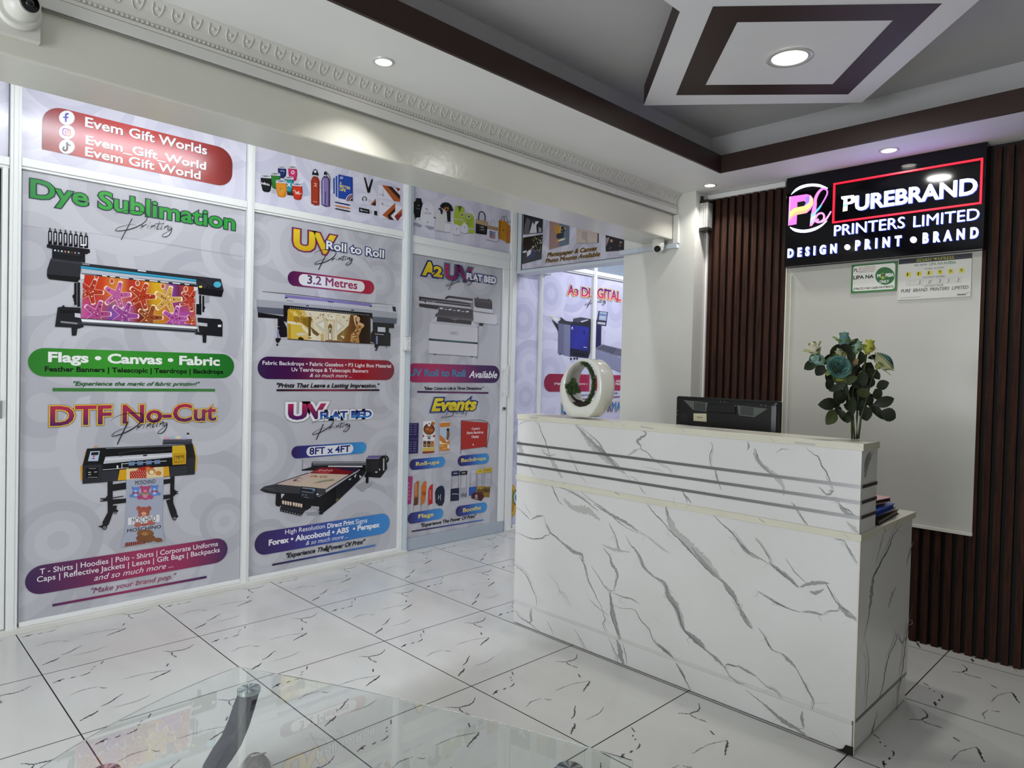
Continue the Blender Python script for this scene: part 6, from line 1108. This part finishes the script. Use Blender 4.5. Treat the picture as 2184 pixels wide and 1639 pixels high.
pr.P('#dcdcea', 1572, 1160, 1754, 1180, 1752, 1308, 1572, 1275); pr.E('#55565e', 1620, 1230, 30, 34); pr.E('#cfd0dc', 1620, 1224, 16, 18); pr.E('#cfd0dc', 1620, 1256, 22, 14); pr.S('#77787f', 4, 1660, 1238, 1715, 1250); pr.S('#77787f', 4, 1660, 1256, 1700, 1264); pr.P('#a8562a', 1688, 1290, 1752, 1222, 1752, 1250, 1705, 1298); pr.P('#33201a', 1705, 1298, 1752, 1250, 1752, 1308)
pr.P('#17171b', 1556, 1325, 1676, 1350, 1680, 1400, 1556, 1378); pr.P('#c3c4cc', 1684, 1358, 1708, 1362, 1708, 1398, 1684, 1392); pr.P('#1c1c22', 1732, 1364, 1768, 1370, 1768, 1422, 1732, 1412); pr.S('#d6d6de', 5, 1576, 1356, 1660, 1374); pr.T('PL', 1572, 1366, 1594, 1370, 4, '#e0e0e6', .02)
for dy in (0, 1):
    if not dy: P0 = ((1780, 1062, 2036, 1105, 2034, 1262, 1786, 1215), (1822, 1066, 1880, 1074, 2034, 1240, 2030, 1262, 1960, 1250), (1880, 1074, 1940, 1086, 2034, 1185, 2034, 1240), (1950, 1090, 1975, 1094, 2034, 1150, 2034, 1130, 1990, 1098), (1985, 1096, 2036, 1106, 2034, 1122, 2010, 1140))
    else: P0 = ((1790, 1250, 2056, 1310, 2056, 1460, 1796, 1455), (1826, 1415, 1978, 1272, 1978, 1330, 1885, 1420, 1910, 1465), (1885, 1420, 1978, 1330, 1978, 1372, 1925, 1425, 1965, 1475, 1910, 1468), (1935, 1425, 1990, 1372, 2000, 1398, 1970, 1430, 2000, 1478, 1975, 1478), (1968, 1430, 2056, 1342, 2056, 1420, 2010, 1478, 1998, 1478))
    for c_, P in zip(('#e2e1ee', '#b0592a', '#31211d', '#e9e8f0', '#8a2f30'), P0): pr.P(c_, *P)
pr.P('#b0592a', 2000, 1395, 2056, 1342, 2056, 1375, 2018, 1412); pr.T('PL', 1824, 1195, 1846, 1200, 5, '#8a3a30', .02); pr.T('PL', 1820, 1298, 1846, 1304, 5, '#8a3a30', .02); pr.S('#88899a', 4, 1856, 1300, 1912, 1312); pr.S('#88899a', 5, 1800, 1160, 1800, 1190); pr.S('#88899a', 4, 1836, 1110, 1836, 1180)
pr.end('product_pictures', t)
t, pr = poster('lilac window sheet picturing shirts, safety vests and bags above the door', 2.760, 3.686, 2.145, 2.62, TOPC, 51, 14, rough=.16, rmax=.24)
pr.begin(1).K(820, 360, 6.303)
pr.P('#141418', 420, 400, 450, 395, 492, 402, 498, 445, 512, 470, 500, 560, 475, 655, 408, 690, 400, 620, 378, 560, 372, 500, 385, 450, 415, 435); pr.P('#e4e4f0', 505, 500, 535, 445, 560, 460, 600, 450, 640, 480, 665, 560, 668, 740, 640, 770, 530, 760, 480, 640, 490, 560); pr.S('#b9b9cc', 4, 535, 450, 575, 500, 600, 455); pr.S('#b9b9cc', 4, 510, 520, 515, 640)
pr.T('PL', 552, 560, 586, 566, 5, '#7c3030', .01); pr.R('#d8d8e6', 526, 580, 632, 622); pr.S('#8a3a40', 4, 530, 592, 628, 604); pr.S('#d8d8e0', 5, 440, 490, 472, 500); pr.S('#9a9aa4', 4, 420, 530, 470, 545)
for x, y in ((372, 735), (530, 770)): pr.P('#e0e0ec', x+45, y-70, x+80, y-80, x+130, y-60, x+140, y+10, x+100, y+40, x+40, y+10); pr.P('#9fa0ae', x, y, x+50, y-10, x+120, y+20, x+130, y+45, x+90, y+55, x+30, y+30) if x < 500 else pr.P('#9fa0ae', x, y-10, x+60, y, x+130, y+15, x+130, y+45, x+70, y+50); pr.E('#44454e', x+(95 if x < 500 else 45), y-50, 6, 8)
pr.P('#15120f', 740, 500, 775, 462, 815, 452, 860, 460, 895, 490, 925, 560, 900, 580, 885, 560, 885, 715, 845, 715, 830, 560, 760, 530); pr.P('#b5722a', 800, 520, 862, 520, 860, 550, 830, 585, 805, 555); pr.E('#2a1c14', 832, 548, 14, 16); pr.P('#241d18', 720, 545, 745, 520, 785, 560, 770, 620, 740, 600); pr.P('#d9d8da', 660, 650, 700, 570, 740, 550, 760, 625, 800, 580, 835, 600, 838, 690, 810, 690, 803, 830, 680, 815, 690, 690, 668, 672); pr.P('#1c1917', 656, 648, 690, 660, 686, 672, 655, 660); pr.P('#e6e5ee', 803, 715, 890, 735, 880, 860, 790, 845, 805, 830); pr.S('#6e6e7a', 5, 680, 832, 780, 850, 880, 862); pr.S('#6e6e7a', 5, 800, 722, 895, 742)
pr.P('#a8bf34', 950, 505, 985, 498, 1000, 560, 1030, 510, 1068, 520, 1070, 690, 1035, 775, 930, 740, 925, 650); pr.P('#55604a', 985, 498, 1040, 508, 1000, 590); pr.E('#e8ecd8', 1040, 620, 18, 26); pr.E('#3b3f36', 1040, 620, 12, 18); pr.P('#b9c3a4', 930, 660, 990, 672, 990, 690, 928, 680); pr.P('#b9c3a4', 1000, 672, 1062, 682, 1056, 705, 1000, 695); pr.P('#a8bf34', 1085, 600, 1170, 610, 1198, 650, 1210, 860, 1170, 875, 1095, 860, 1075, 720); pr.E('#e8ecd8', 1132, 645, 20, 28); pr.E('#3b3f36', 1132, 645, 13, 19)
for i, wq in enumerate((90, 40, 80, 70)): pr.S('#4d5a24', 5, 1130-wq/2, 690+i*22, 1130+wq/2, 698+i*22)
pr.P('#b9c3a4', 1090, 790, 1205, 800, 1206, 830, 1090, 818)
for x, y in ((916, 890), (1022, 866)): pr.P('#e2e2ee', x, y-20, x+15, y-110, x+50, y-145, x+90, y-100, x+100, y-20, x+85, y+5, x+20, y); pr.S('#55565e', 4, x+2, y-18, x+25, y+2, x+85, y+8, x+100, y-20); pr.E('#8a8a98', x+52, y-78, 6, 12)
pr.P('#b59a76', 1226, 672, 1388, 715, 1386, 778, 1224, 735); pr.P('#141416', 1224, 735, 1386, 778, 1370, 892, 1222, 870); pr.P('#2b2b2e', 1262, 760, 1356, 782, 1354, 862, 1262, 842); pr.S('#e6e6ea', 6, 1290, 790, 1310, 782, 1330, 800); pr.S('#e6e6ea', 5, 1288, 815, 1335, 826); pr.S('#17171a', 13, 1262, 690, 1268, 610, 1298, 578, 1335, 600, 1350, 650, 1345, 705)
pr.P('#a88d68', 1382, 762, 1525, 795, 1524, 840, 1378, 812); pr.P('#dcdce8', 1378, 812, 1524, 840, 1522, 982, 1368, 955); pr.S('#55565e', 4, 1368, 955, 1522, 982, 1524, 840); pr.S('#b9b9c6', 7, 1424, 770, 1430, 700, 1452, 682, 1476, 720, 1480, 785)
for i, q in enumerate(('#3c3f8a', '#55356a', '#9a3a44')): pr.T('PRAY', 1410, 872+i*32, 1488, 880+i*32, 5, q, .05)
pr.P('#c98a22', 1534, 692, 1640, 712, 1650, 790, 1630, 985, 1530, 940); pr.P('#a9701c', 1534, 692, 1560, 698, 1555, 950, 1530, 940); pr.P('#b5702c', 1650, 752, 1716, 772, 1712, 1000, 1632, 1004, 1640, 900); pr.S('#2a221c', 4, 1566, 700, 1580, 650, 1600, 640, 1610, 712); pr.S('#2a221c', 4, 1600, 690, 1612, 645, 1635, 640, 1652, 735); pr.S('#2a221c', 4, 1655, 760, 1668, 710, 1685, 705, 1700, 775); pr.E('#33261a', 1598, 828, 8, 12); pr.T('PL', 1678, 862, 1704, 868, 4.5, '#5a3018', .02); pr.S('#7a4a24', 4, 1660, 890, 1708, 898)
pr.end('product_pictures', t)
t, pr = poster('plain lilac window sheet above the open doorway at the far left', -.36, .552, ZR1-.008, 2.62, TOPC, 61, 12, rough=.16, rmax=.24)
# ============ photo board prints
pr = Print(0, XH-.0006, rough=.25); t = BO
pr.begin(0); pr.d = 0; a, e = -(YF-.082), -2.62; cs = [M(q, .3) for q in ('#c3c2d0', '#cfcedb', '#b4b3c3')]; pr.STEP = 8e-6; pr.poly([(a, 2.0245), (e, 2.0245), (e, 2.6), (a, 2.6)], cs[0]); pr.circles(cs, 77, 12, a, e, 2.0245, 2.6, .1, .22); pr.end('printed_face', t); pr.STEP = 1.2e-5
kb = (1070, 440, 8.09)
def photo(fn): pr.begin(1).K(*kb); fn(); pr.end('sample_photo', t)
def ph1():
    pr.P('#17171b', 385, 60, 722, 60, 708, 460, 372, 494); pr.P('#5c5c64', 440, 200, 500, 240, 470, 480, 380, 490, 400, 330); pr.P('#c9c9d0', 545, 230, 600, 260, 650, 265, 600, 330, 610, 460, 480, 470, 520, 330); pr.P('#2a2a30', 520, 220, 600, 240, 560, 330); pr.P('#8a8a92', 640, 360, 690, 380, 690, 450, 640, 455)
def ph2():
    pr.P('#1a1715', 372, 545, 712, 488, 688, 915, 350, 1005); pr.P('#3a3b42', 362, 790, 695, 735, 688, 915, 350, 1005); pr.P('#d6d8e0', 440, 800, 480, 752, 520, 760, 500, 840, 440, 880); pr.P('#3c4560', 435, 880, 500, 830, 545, 720, 580, 740, 580, 860, 520, 900, 440, 905); pr.E('#8a6a55', 518, 738, 18, 20); pr.E('#c9b9a8', 545, 700, 14, 16); pr.P('#cfd2da', 372, 775, 440, 765, 430, 800, 368, 810)
    rs = random.Random(2)
    for i in range(60): pr.E(rs.choice(('#d8d0a8', '#8a8a5a', '#5d5a3a')), rs.uniform(540, 700), rs.uniform(530, 780), rs.uniform(4, 11), n=6)
def ph3():
    pr.P('#9a7b76', 835, 60, 1180, 60, 1165, 660, 820, 752); pr.P('#5f6f80', 1010, 60, 1180, 60, 1165, 660, 1000, 700, 985, 600); pr.P('#b8862e', 912, 330, 1000, 330, 1010, 480, 960, 550, 915, 420); pr.P('#d3a944', 1010, 340, 1040, 345, 1030, 470, 1000, 480); pr.P('#22262e', 1030, 350, 1110, 365, 1090, 440, 1020, 450); pr.P('#2b333d', 950, 480, 1080, 445, 1070, 540, 1020, 560, 950, 560); pr.P('#e2d6c2', 970, 600, 1040, 560, 1110, 555, 1080, 585, 985, 612); pr.P('#c98a2a', 940, 580, 985, 570, 975, 615, 945, 612); pr.S('#e0e2e8', 6, 1030, 400, 1060, 415); pr.P('#c9a03a', 1080, 365, 1115, 375, 1090, 410)
def ph4():
    pr.P('#c3b3aa', 1300, 60, 1672, 60, 1662, 632, 1290, 640); pr.P('#26262a', 1672, 60, 1684, 60, 1675, 630, 1655, 634); pr.P('#b0a198', 1385, 440, 1480, 450, 1470, 590, 1390, 570); pr.S('#8f8a86', 4, 1480, 440, 1460, 560, 1475, 620); pr.S('#2f2d2c', 5, 1472, 575, 1468, 640); pr.S('#6f6965', 5, 1295, 640, 1655, 634)
def ph5():
    pr.P('#141317', 1800, 60, 2300, 60, 2300, 740, 1798, 785); pr.P('#9a8a86', 1800, 545, 1870, 540, 1810, 690); pr.E('#b48a6a', 1898, 600, 24, 28); pr.E('#a87f60', 2058, 625, 22, 18); pr.E('#8a644a', 2042, 680, 12, 20); pr.P('#3a2a28', 1798, 770, 2070, 745, 2070, 770, 1800, 788); pr.S('#d0ccd0', 4, 1860, 740, 1890, 705)
for fn in (ph1, ph2, ph3, ph4, ph5): photo(fn)
pr.begin(2).K(*kb); pr.T('Photopaper & Canvas', 790, 884, 1645, 758, 8.5, '#16130f', .02, .28, out=((.06, '#c39a3a'),)); pr.T('Photo Mounts Available', 758, 982, 1697, 862, 8.5, '#16130f', .02, .28, out=((.06, '#c39a3a'),)); pr.end('lettering', t)
# ============ lilac sheets beyond the board
t, pr = poster('narrow plain lilac patterned sheet just right of the shop door', 3.775, 4.031, .043, 2.028, LIL, 71, 16, rmax=.26)
pr.begin(1).K(1060, 840, 5.46); pr.E('#d8ab2e', 162, 1245, 70, 195); pr.E('#e3c35a', 162, 1245, 55, 165); pr.E('#c4942a', 160, 1245, 48, 150); pr.E('#2c7a3c', 225, 1210, 44, 92); pr.E('#bcd8ea', 228, 1212, 36, 78); pr.E('#1d2a50', 232, 1215, 22, 50); pr.end('round_emblem', t)
def a3(pr):
    return pr.K(1140, 590, 5.287)
RED = ['#8a1f3f', '#a3264e', '#c22f66', '#c02f60']
t, pr = poster('lilac window sheet with a blue copier picture seen above the ring planter', 4.053, 4.697, .043, 2.086, LIL, 81, 16, rmax=.3)
U1 = 4.697; pr.lim = (4.053, 4.696, .04, 2.08)
def outl(s_, *a): pr.T(s_, *a[:5], ['#5a2a8a', '#b03a78', '#e04a78'], .035, out=((.10, '#c8a860'), (.085, '#f0d898')))
pr.begin(2); a3(pr); outl('A', 372, 205, 442, 212, 20); outl('3', 450, 212, 488, 217, 13); outl('DI', 528, 222, 620, 235, 19); pr.end('headline', t)
pr.begin(3); a3(pr); script(pr, 588, 356, 797, 306, wd=1.7); pr.end('script_word', t)
pr.begin(1); a3(pr)
pr.P('#e6e4e2', 155, 440, 205, 432, 280, 490, 240, 510); pr.S('#6a5a50', 4, 180, 445, 215, 465); pr.P('#2e3038', 190, 485, 265, 540, 270, 640, 255, 600, 215, 530); pr.P('#55566a', 258, 515, 300, 480, 280, 462, 300, 460, 345, 498, 440, 520, 400, 545, 300, 540); pr.P('#3a3b48', 300, 470, 345, 500, 440, 515, 400, 560, 265, 530)
pr.P('#7f82a0', 268, 530, 402, 548, 396, 905, 262, 868); pr.P('#6c6f8e', 268, 530, 330, 538, 325, 885, 262, 868); pr.P('#2c2d3a', 400, 545, 436, 500, 436, 475, 520, 460, 632, 480, 632, 520, 612, 572, 412, 548); pr.P('#4a4b5a', 440, 475, 525, 462, 632, 482, 560, 500, 510, 520, 440, 510); pr.P('#c9cad6', 515, 505, 590, 486, 610, 492, 530, 520); pr.P('#23243a', 612, 572, 640, 500, 640, 800, 605, 922)
pr.P(G(['#2c2f86', '#3438a0', '#232768'], pr.w(*pr.uv(400, 560)), pr.w(*pr.uv(612, 900)), .1), 402, 545, 612, 572, 604, 922, 398, 900); pr.P('#23243c', 400, 805, 606, 845, 604, 922, 398, 900); pr.P('#1a1b2c', 440, 850, 560, 868, 558, 900, 440, 880); pr.P('#1a1b2c', 552, 610, 562, 612, 560, 658, 550, 655); pr.E('#e6e8f4', 422, 578, 8, 10); pr.S('#c9cce6', 5, 410, 592, 436, 596); pr.S('#e6e8f4', 7, 550, 795, 588, 803)
for x in (400, 440, 470): pr.E('#1a1a20', x+8, 930-(x > 420)*4, 10, 12)
pr.E('#1a1a20', 286, 878, 8); pr.end('copier_picture', t)
pr.lim = (4.053, 4.696, .04, 2.08); pr.begin(1); a3(pr); pr.pill(list(RED), 108, 1120, 1298, 1200, 1100, 1296); pr.end('caption_band', t)
pr.begin(2); a3(pr); pr.T('(High Speed + Precision) x', 218, 1215, 592, 1224, 4.2, '#f0e8ec', .012); pr.T('"From Vision - We bring Prints', 330, 1345, 618, 1352, 4.4, '#2a2440', .01, .25); pr.P('#8a1f3f', 330, 1374, 625, 1378, 625, 1388, 330, 1384); pr.end('slogan', t)
pr.begin(2); a3(pr); pr.T('LARGE', 304, 1545, 560, 1530, 21, ['#3a8ad8', '#2a3a8a'], .04, out=((.09, '#d8b860'),), vgrad=False); pr.end('headline', t)
t, pr = poster('lilac window sheet with the copier side tray left of the column', 4.743, 5.60, .043, 2.086, LIL, 91, 18, rmax=.3)
pr.begin(2); a3(pr); outl('GITAL', 705, 240, 968, 276, 20); pr.end('headline', t)
pr.begin(1); a3(pr); pr.P('#2c2f58', 690, 480, 752, 540, 748, 790, 680, 805); pr.P('#3a3c50', 720, 388, 825, 402, 806, 560, 696, 545); pr.P('#a9b4cc', 732, 396, 814, 406, 804, 500, 722, 490); pr.P('#5a78b8', 728, 420, 808, 432, 806, 446, 726, 436); pr.S('#e6e8f0', 5, 726, 460, 790, 470); pr.P('#c2c6d2', 712, 512, 798, 522, 794, 546, 706, 534)
pr.P('#7c7e94', 675, 815, 760, 765, 985, 820, 985, 905, 870, 880); pr.P('#5c5e70', 700, 812, 770, 775, 910, 810, 860, 868); pr.P('#686a7e', 925, 815, 985, 825, 985, 900, 870, 870); pr.P('#8d90ae', 675, 825, 860, 872, 960, 912, 985, 900, 985, 1078, 945, 1075, 675, 965); pr.S('#3a3b48', 8, 860, 878, 918, 812); pr.end('copier_picture', t)
pr.begin(1); a3(pr); pr.pill(['#b52c58', '#a82a52', '#a3264e'], 690, 1112, 1296, 1300, 1118, 1280, rr=.05); pr.end('caption_band', t)
pr.begin(2); a3(pr); pr.T('nce) , HIGH QUALITY', 838, 1196, 1120, 1192, 5, '#f0e8ec', .02); pr.T('PRINTING', 910, 1228, 1060, 1224, 4.6, '#f0e8ec', .02); pr.T('to Life."', 862, 1333, 946, 1320, 5, '#2a2440', .01, .25); pr.P('#8a1f3f', 690, 1366, 960, 1352, 960, 1362, 690, 1378); pr.end('slogan', t)
pr.begin(2); a3(pr); pr.T('RMAT', 822, 1530, 1010, 1506, 19, ['#2a3a8a', '#3a8ad8', '#2a3080'], .04, out=((.09, '#d8b860'),), vgrad=False); pr.end('headline', t)
# ------------------------------------------------------------------ lit sign, white board, payment notices
XS = 3.62; BLK = M('#07070b', .07, spec=.3)
sg = Print(0, XS, rough=.2)
t = thing('light_box_sign', 'black gloss wall sign with glowing white letters inside and below a red outline', 'sign', (XS, 1.16, 1.83))
zt, zb = ZC-.001, 1.838; ya, yb_ = .711, 1.608
b = MB(); b.box(XS, XB-.021, ya, yb_, zb, zt, BLK); b.build('sign_box', t, bevel=.002)
EW = M('#d4dcff', .4, em=3.0); EB = M('#5a68f0', .4, em=3.2); ER = M('#ff1c36', .4, em=1.15)
k3 = (1660, 320, 4.748)
# red outline
sg.begin(0).K(*k3)
o_ = [sg.uv(*a) for a in ((566, 342), (2078, 82), (2060, 548), (550, 745))]
u0, u1 = (o_[0][0]+o_[3][0])/2, (o_[1][0]+o_[2][0])/2; v1, v0 = (o_[0][1]+o_[1][1])/2, (o_[2][1]+o_[3][1])/2; e = .0075
def bar(a, c, f, g): p, q = sg.w(a, f, .001), sg.w(c, g, .010); sg.mb.box(min(p.x, q.x), max(p.x, q.x), min(p.y, q.y), max(p.y, q.y), f, g, ER)
bar(u0, u1, v1-e, v1); bar(u0, u1, v0, v0+e); bar(u0, u0+e, v0+e, v1-e); bar(u1-e, u1, v0+e, v1-e); sg.end('red_outline', t)
def letters(nm, *a, mat=EW, bold=.02, sp=1.0):
    sg.begin(0).K(*k3); sg.d = .001; sg.T(*a, mat, bold, sp=sp, depth=.012, side=EB); sg.end(nm, t)
letters('name_letters', 'UREBRAND', 790, 606, 2012, 455, 29.5, bold=.03)
letters('name_letters', 'PRINTERS', 572, 872, 1285, 795, 22, bold=.0); letters('name_letters', 'LIMITED', 1374, 783, 2040, 712, 23, bold=.0)
letters('motto_letters', 'DESIGN', 106, 1090, 593, 1044, 17, bold=.045, sp=2.0); letters('motto_letters', 'PRINT', 790, 1016, 1247, 970, 19, bold=.045, sp=2.0); letters('motto_letters', 'BRAND', 1472, 946, 2026, 888, 20, bold=.045, sp=1.9)
for x, y, r in ((703, 987, 30), (1372, 912, 34)): sg.begin(0).K(*k3); sg.d = .006; sg.E(EW, x, y, r, r*.95); sg.end('motto_dot', t)
# first letter with coloured bands
PK = ['#e97adf', '#d77be0', '#f0a0e0', '#c87ae6']
def em(h, s_=1.0): return M(h, .4, em=s_)
sg.begin(0).K(1670, 350, 7.804); sg.d = .004
for c_, *P in (('#e6ecff', 972, 545, 1180, 518, 1212, 560, 1205, 625, 1150, 665, 1080, 680, 1078, 640, 1130, 622, 1140, 585, 1120, 572, 1075, 582, 1078, 690, 1005, 720, 1012, 600, 975, 585), ('#f3c8e2', 1130, 622, 1175, 595, 1200, 610, 1190, 645, 1150, 665, 1080, 680, 1080, 645), ('#68b6ea', 1006, 690, 1078, 660, 1080, 690, 1008, 722), ('#f0d6b4', 1004, 722, 1080, 692, 1076, 780, 998, 795), ('#b9a6ea', 1006, 740, 1078, 708, 1078, 724, 1004, 760)): sg.P(em(c_, 1.7), *P)
sg.end('banded_letter', t)
# round emblem
sg.begin(0); sg.d = .004
sg.P(EW, *[v for p in catmull([(138, 512), (200, 430), (290, 370), (400, 338), (520, 330), (630, 345), (750, 400)], 5) for v in p], *[v for p in catmull([(752, 412), (690, 410), (620, 388), (510, 375), (400, 385), (290, 420), (200, 470), (142, 514)], 5) for v in p]); sg.end('emblem_arc', t); sg.begin(0); sg.d = .004
sg.P(EW, *[v for p in catmull([(118, 1060), (190, 1120), (300, 1145), (420, 1140), (540, 1105), (650, 1040), (738, 955)], 5) for v in p], *[v for p in catmull([(735, 942), (640, 1010), (540, 1055), (420, 1090), (300, 1095), (200, 1075), (125, 1050)], 5) for v in p]); sg.end('emblem_arc', t)
sg.begin(1); sg.d = .005
sg.P(em('#e57ae0', .9), 112, 548, 400, 505, 470, 525, 505, 580, 505, 680, 470, 760, 400, 820, 240, 850, 232, 1005, 92, 1030)
sg.P(em('#0a0a0e', .001), 245, 640, 360, 618, 390, 650, 375, 690, 330, 712, 245, 725)
for c_, *P in (('#f4b0dc', 112, 548, 135, 545, 125, 760, 118, 900, 92, 1030), ('#9a7cf0', 380, 560, 430, 530, 450, 600, 410, 680, 360, 700, 390, 640), ('#f8dc86', 120, 800, 180, 745, 260, 720, 370, 700, 440, 640, 470, 530, 505, 580, 505, 680, 450, 740, 330, 780, 220, 800, 150, 860, 118, 900), ('#f9b48c', 118, 900, 150, 860, 220, 800, 330, 780, 450, 740, 400, 815, 240, 850, 170, 880, 120, 950), ('#f6c2c0', 440, 640, 455, 540, 470, 530, 480, 600, 455, 670, 370, 715)): sg.P(em(c_, .95), *P)
sg.end('emblem_letter', t)
sg.begin(1); sg.d = .006
sg.S(em('#f08ad8', .9), (62, 30), 540, 680, 545, 590, 590, 490, 650, 425, 700, 415); sg.S(em('#d77cf0', .9), (30, 22), 690, 415, 735, 440, 742, 500, 700, 590, 640, 690); sg.S(em('#5cc4f0', .95), (24, 50), 645, 685, 590, 760, 530, 815, 480, 860)
sg.P(em('#e88ae0', .9), 505, 690, 570, 660, 560, 780, 545, 960, 450, 1045, 470, 860); sg.P(em('#7ae0e8', .95), 478, 860, 550, 790, 548, 850, 470, 910); sg.P(em('#f6eab0', .95), 470, 910, 548, 850, 546, 890, 465, 950); sg.P(em('#9ad8f0', .95), 462, 950, 545, 905, 545, 935, 458, 990)
sg.S(em('#f29ad4', .95), (30, 38), 470, 1030, 530, 950, 580, 850, 650, 822, 690, 860, 680, 930, 620, 970, 560, 960, 600, 920); sg.S(em('#f4a8dc', .95), (40, 22), 640, 965, 710, 935, 760, 870, 808, 790); sg.end('emblem_letter', t)
# ---- white panel below the sign
XW = 3.664
t = thing('white_wall_board', 'large blank white board on the ribbed wall below the black sign', 'board', (XW, 1.16, .56))
BW = noisy('#cbcbc4', '#c2c2ba', 1.5, .22)
yl, yr = 1.612, .722; zl = .561
b = MB(); b.box(XW+.004, XB-.0205, yr+.003, yl-.003, zl+.003, 1.836, BW); b.build('board_face', t)
b = MB(); b.box(XW-.004, XB-.0205, yl-.0027, yl+.004, zl, 1.836, M('#dcdbcb', .3)); b.box(XW-.004, XB-.0205, yl-.028, yl-.024, zl+.03, 1.80, M('#dcdbcb', .3)); b.build('edge_strip', t)
b = MB(); b.box(XW-.014, XB-.0205, yr, yl+.004, zl-.012, zl+.0025, M('#dfdfd6', .3)); b.build('bottom_ledge', t, bevel=.001)
# ---- green payment sign
P = Print(0, XW-.0005, rough=.3); k5 = (1660, 320, 4.748)
def sheet(lbl, cat, nm, pts, c_, d, side):
    P.K(*k5); uv = [P.uv(*a) for a in pts]; u0 = (uv[0][0]+uv[3][0])/2; u1 = (uv[1][0]+uv[2][0])/2; v1 = (uv[0][1]+uv[1][1])/2; v0 = (uv[2][1]+uv[3][1])/2
    t = thing(nm, lbl, cat, tuple(P.w(u0, v0, 0))); b = MB(); b.box(XW-.0005-d, XW+.0035, -u1, -u0, v0, v1, c_); b.build(side, t); P.d = d
    return t, u0, u1, v0, v1
t, u0, u1, v0, v1 = sheet('small white sign with a green border and green disc on the white board', 'sign', 'payment_sign', ((745, 1168), (1212, 1125), (1192, 1422), (735, 1455)), M('#2f7a3a', .35), .003, 'backing')
P.begin(); P.d = .0032; r = .012; pts = []
for cx, cy, a0 in ((u1-.008-r, v1-.008-r, 0), (u0+.008+r, v1-.008-r, 90), (u0+.008+r, v0+.008+r, 180), (u1-.008-r, v0+.008+r, 270)):
    for i in range(7): a = math.radians(a0+15*i); pts.append((cx+r*math.cos(a), cy+r*math.sin(a)))
P.poly(pts, '#e2e4dc'); P.E('#2c6f3a', 1082, 1278, 98, 90)
P.T('M', 1005, 1292, 1035, 1290, 6.5, '#eef2ee', .06); P.T('PESA', 1090, 1287, 1170, 1280, 6.5, '#eef2ee', .06); P.R('#5fae3c', 1045, 1245, 1076, 1308); P.P('#7c3a2c', 1042, 1262, 1080, 1255, 1080, 1272, 1044, 1278); P.R('#c7c24a', 1045, 1290, 1074, 1308); P.T('ONLY', 1027, 1350, 1122, 1344, 5.6, '#eef2ee', .03)
P.T('LIPA NA', 763, 1312, 965, 1297, 7, '#17241c', .035); P.T('STRICTLY NO CASH PAYMENTS', 763, 1420, 1166, 1395, 4.2, '#17241c', .035)
P.T('PURE', 828, 1220, 900, 1213, 4, '#b0736a', .0); P.T('BRAND', 903, 1213, 972, 1206, 4, '#b0736a', .0); P.P('#8a3a34', 820, 1190, 980, 1176, 980, 1179, 820, 1193); P.P('#8a3a34', 820, 1228, 980, 1214, 980, 1217, 820, 1231); P.P('#8a3a34', 977, 1176, 980, 1176, 980, 1217, 977, 1217); P.P('#8a3a34', 820, 1190, 823, 1190, 823, 1231, 820, 1231); P.T('PRINTERS LIMITED', 823, 1246, 972, 1236, 2, '#55403e', .0); P.T('PL', 768, 1240, 810, 1234, 7, '#6a2f3c', .02); P.end('lettering', t)
# ---- bank payment sheet
t, u0, u1, v0, v1 = sheet('larger white payment sheet with six yellow number squares on the white board', 'poster', 'payment_sheet', ((1226, 1105), (1965, 1048), (1945, 1480), (1205, 1525)), M('#d6d6d0', .35), .0008, 'paper')
P.begin(); P.d = .001; _, vh = P.uv(1226, 1160); P.poly([(u0, vh), (u1, vh), (u1, v1), (u0, v1)], '#1c2030')
P.T('SIDIAN', 1400, 1135, 1548, 1122, 6.4, '#c9c83a', .0); P.T('XPRESS', 1610, 1117, 1778, 1103, 6.4, '#c9c83a', .0); P.P('#a9a82e', 1560, 1095, 1605, 1090, 1600, 1115, 1585, 1112, 1575, 1104); P.P('#c9c83a', 1580, 1100, 1608, 1092, 1606, 1104)
P.T('PAY WITH', 1380, 1180, 1505, 1170, 4, '#33363c', .01); P.T('LIPA NA', 1528, 1172, 1668, 1160, 5.6, '#5f7d5a', .01); P.T('M-PESA', 1678, 1160, 1800, 1150, 5.4, '#5f8a6a', .04); P.T('PAYBILL NUMBER', 1480, 1214, 1680, 1198, 3.4, '#55585c', .0)
for i, (ch, x, y) in enumerate(zip('111999', (1290, 1400, 1505, 1612, 1720, 1830), (1240, 1232, 1224, 1214, 1207, 1198))): P.P('#d9cf2c', x, y+2, x+50, y-3, x+54, y+42, x, y+48); P.T(ch, x+14, y+38, x+14+(10 if ch == '1' else 20), y+36, 6.4, '#22252c', .01)
P.T('ACCOUNT NUMBER', 1465, 1302, 1690, 1285, 3.4, '#55585c', .0)
for ch, x, y in zip('150353', (1305, 1398, 1500, 1600, 1690, 1785), (1325, 1318, 1312, 1304, 1298, 1292)): P.P('#b4b4ae', x-5, y-3, x+72, y-8, x+72, y+47, x-5, y+52); P.P('#d2d2cc', x-2, y, x+69, y-5, x+69, y+44, x-2, y+49); P.T(ch, x+22, y+42, x+22+(6 if ch == '1' else 26), y+40, 6.8, '#1a1c22', .0, .25)
P.T('ACCOUNT NAME', 1478, 1390, 1670, 1374, 3.4, '#55585c', .0); P.T('PURE  BRAND  PRINTERS  LIMITED', 1242, 1452, 1925, 1400, 6.8, '#1a1c22', .0, .2); P.T('SidianBank', 1812, 1476, 1902, 1466, 3.2, '#33363c', .03); P.S('#33363c', 3, 1905, 1455, 1918, 1446, 1930, 1440); P.P('#8a8a86', 1232, 1499, 1445, 1486, 1445, 1489, 1232, 1502); P.end('lettering', t)
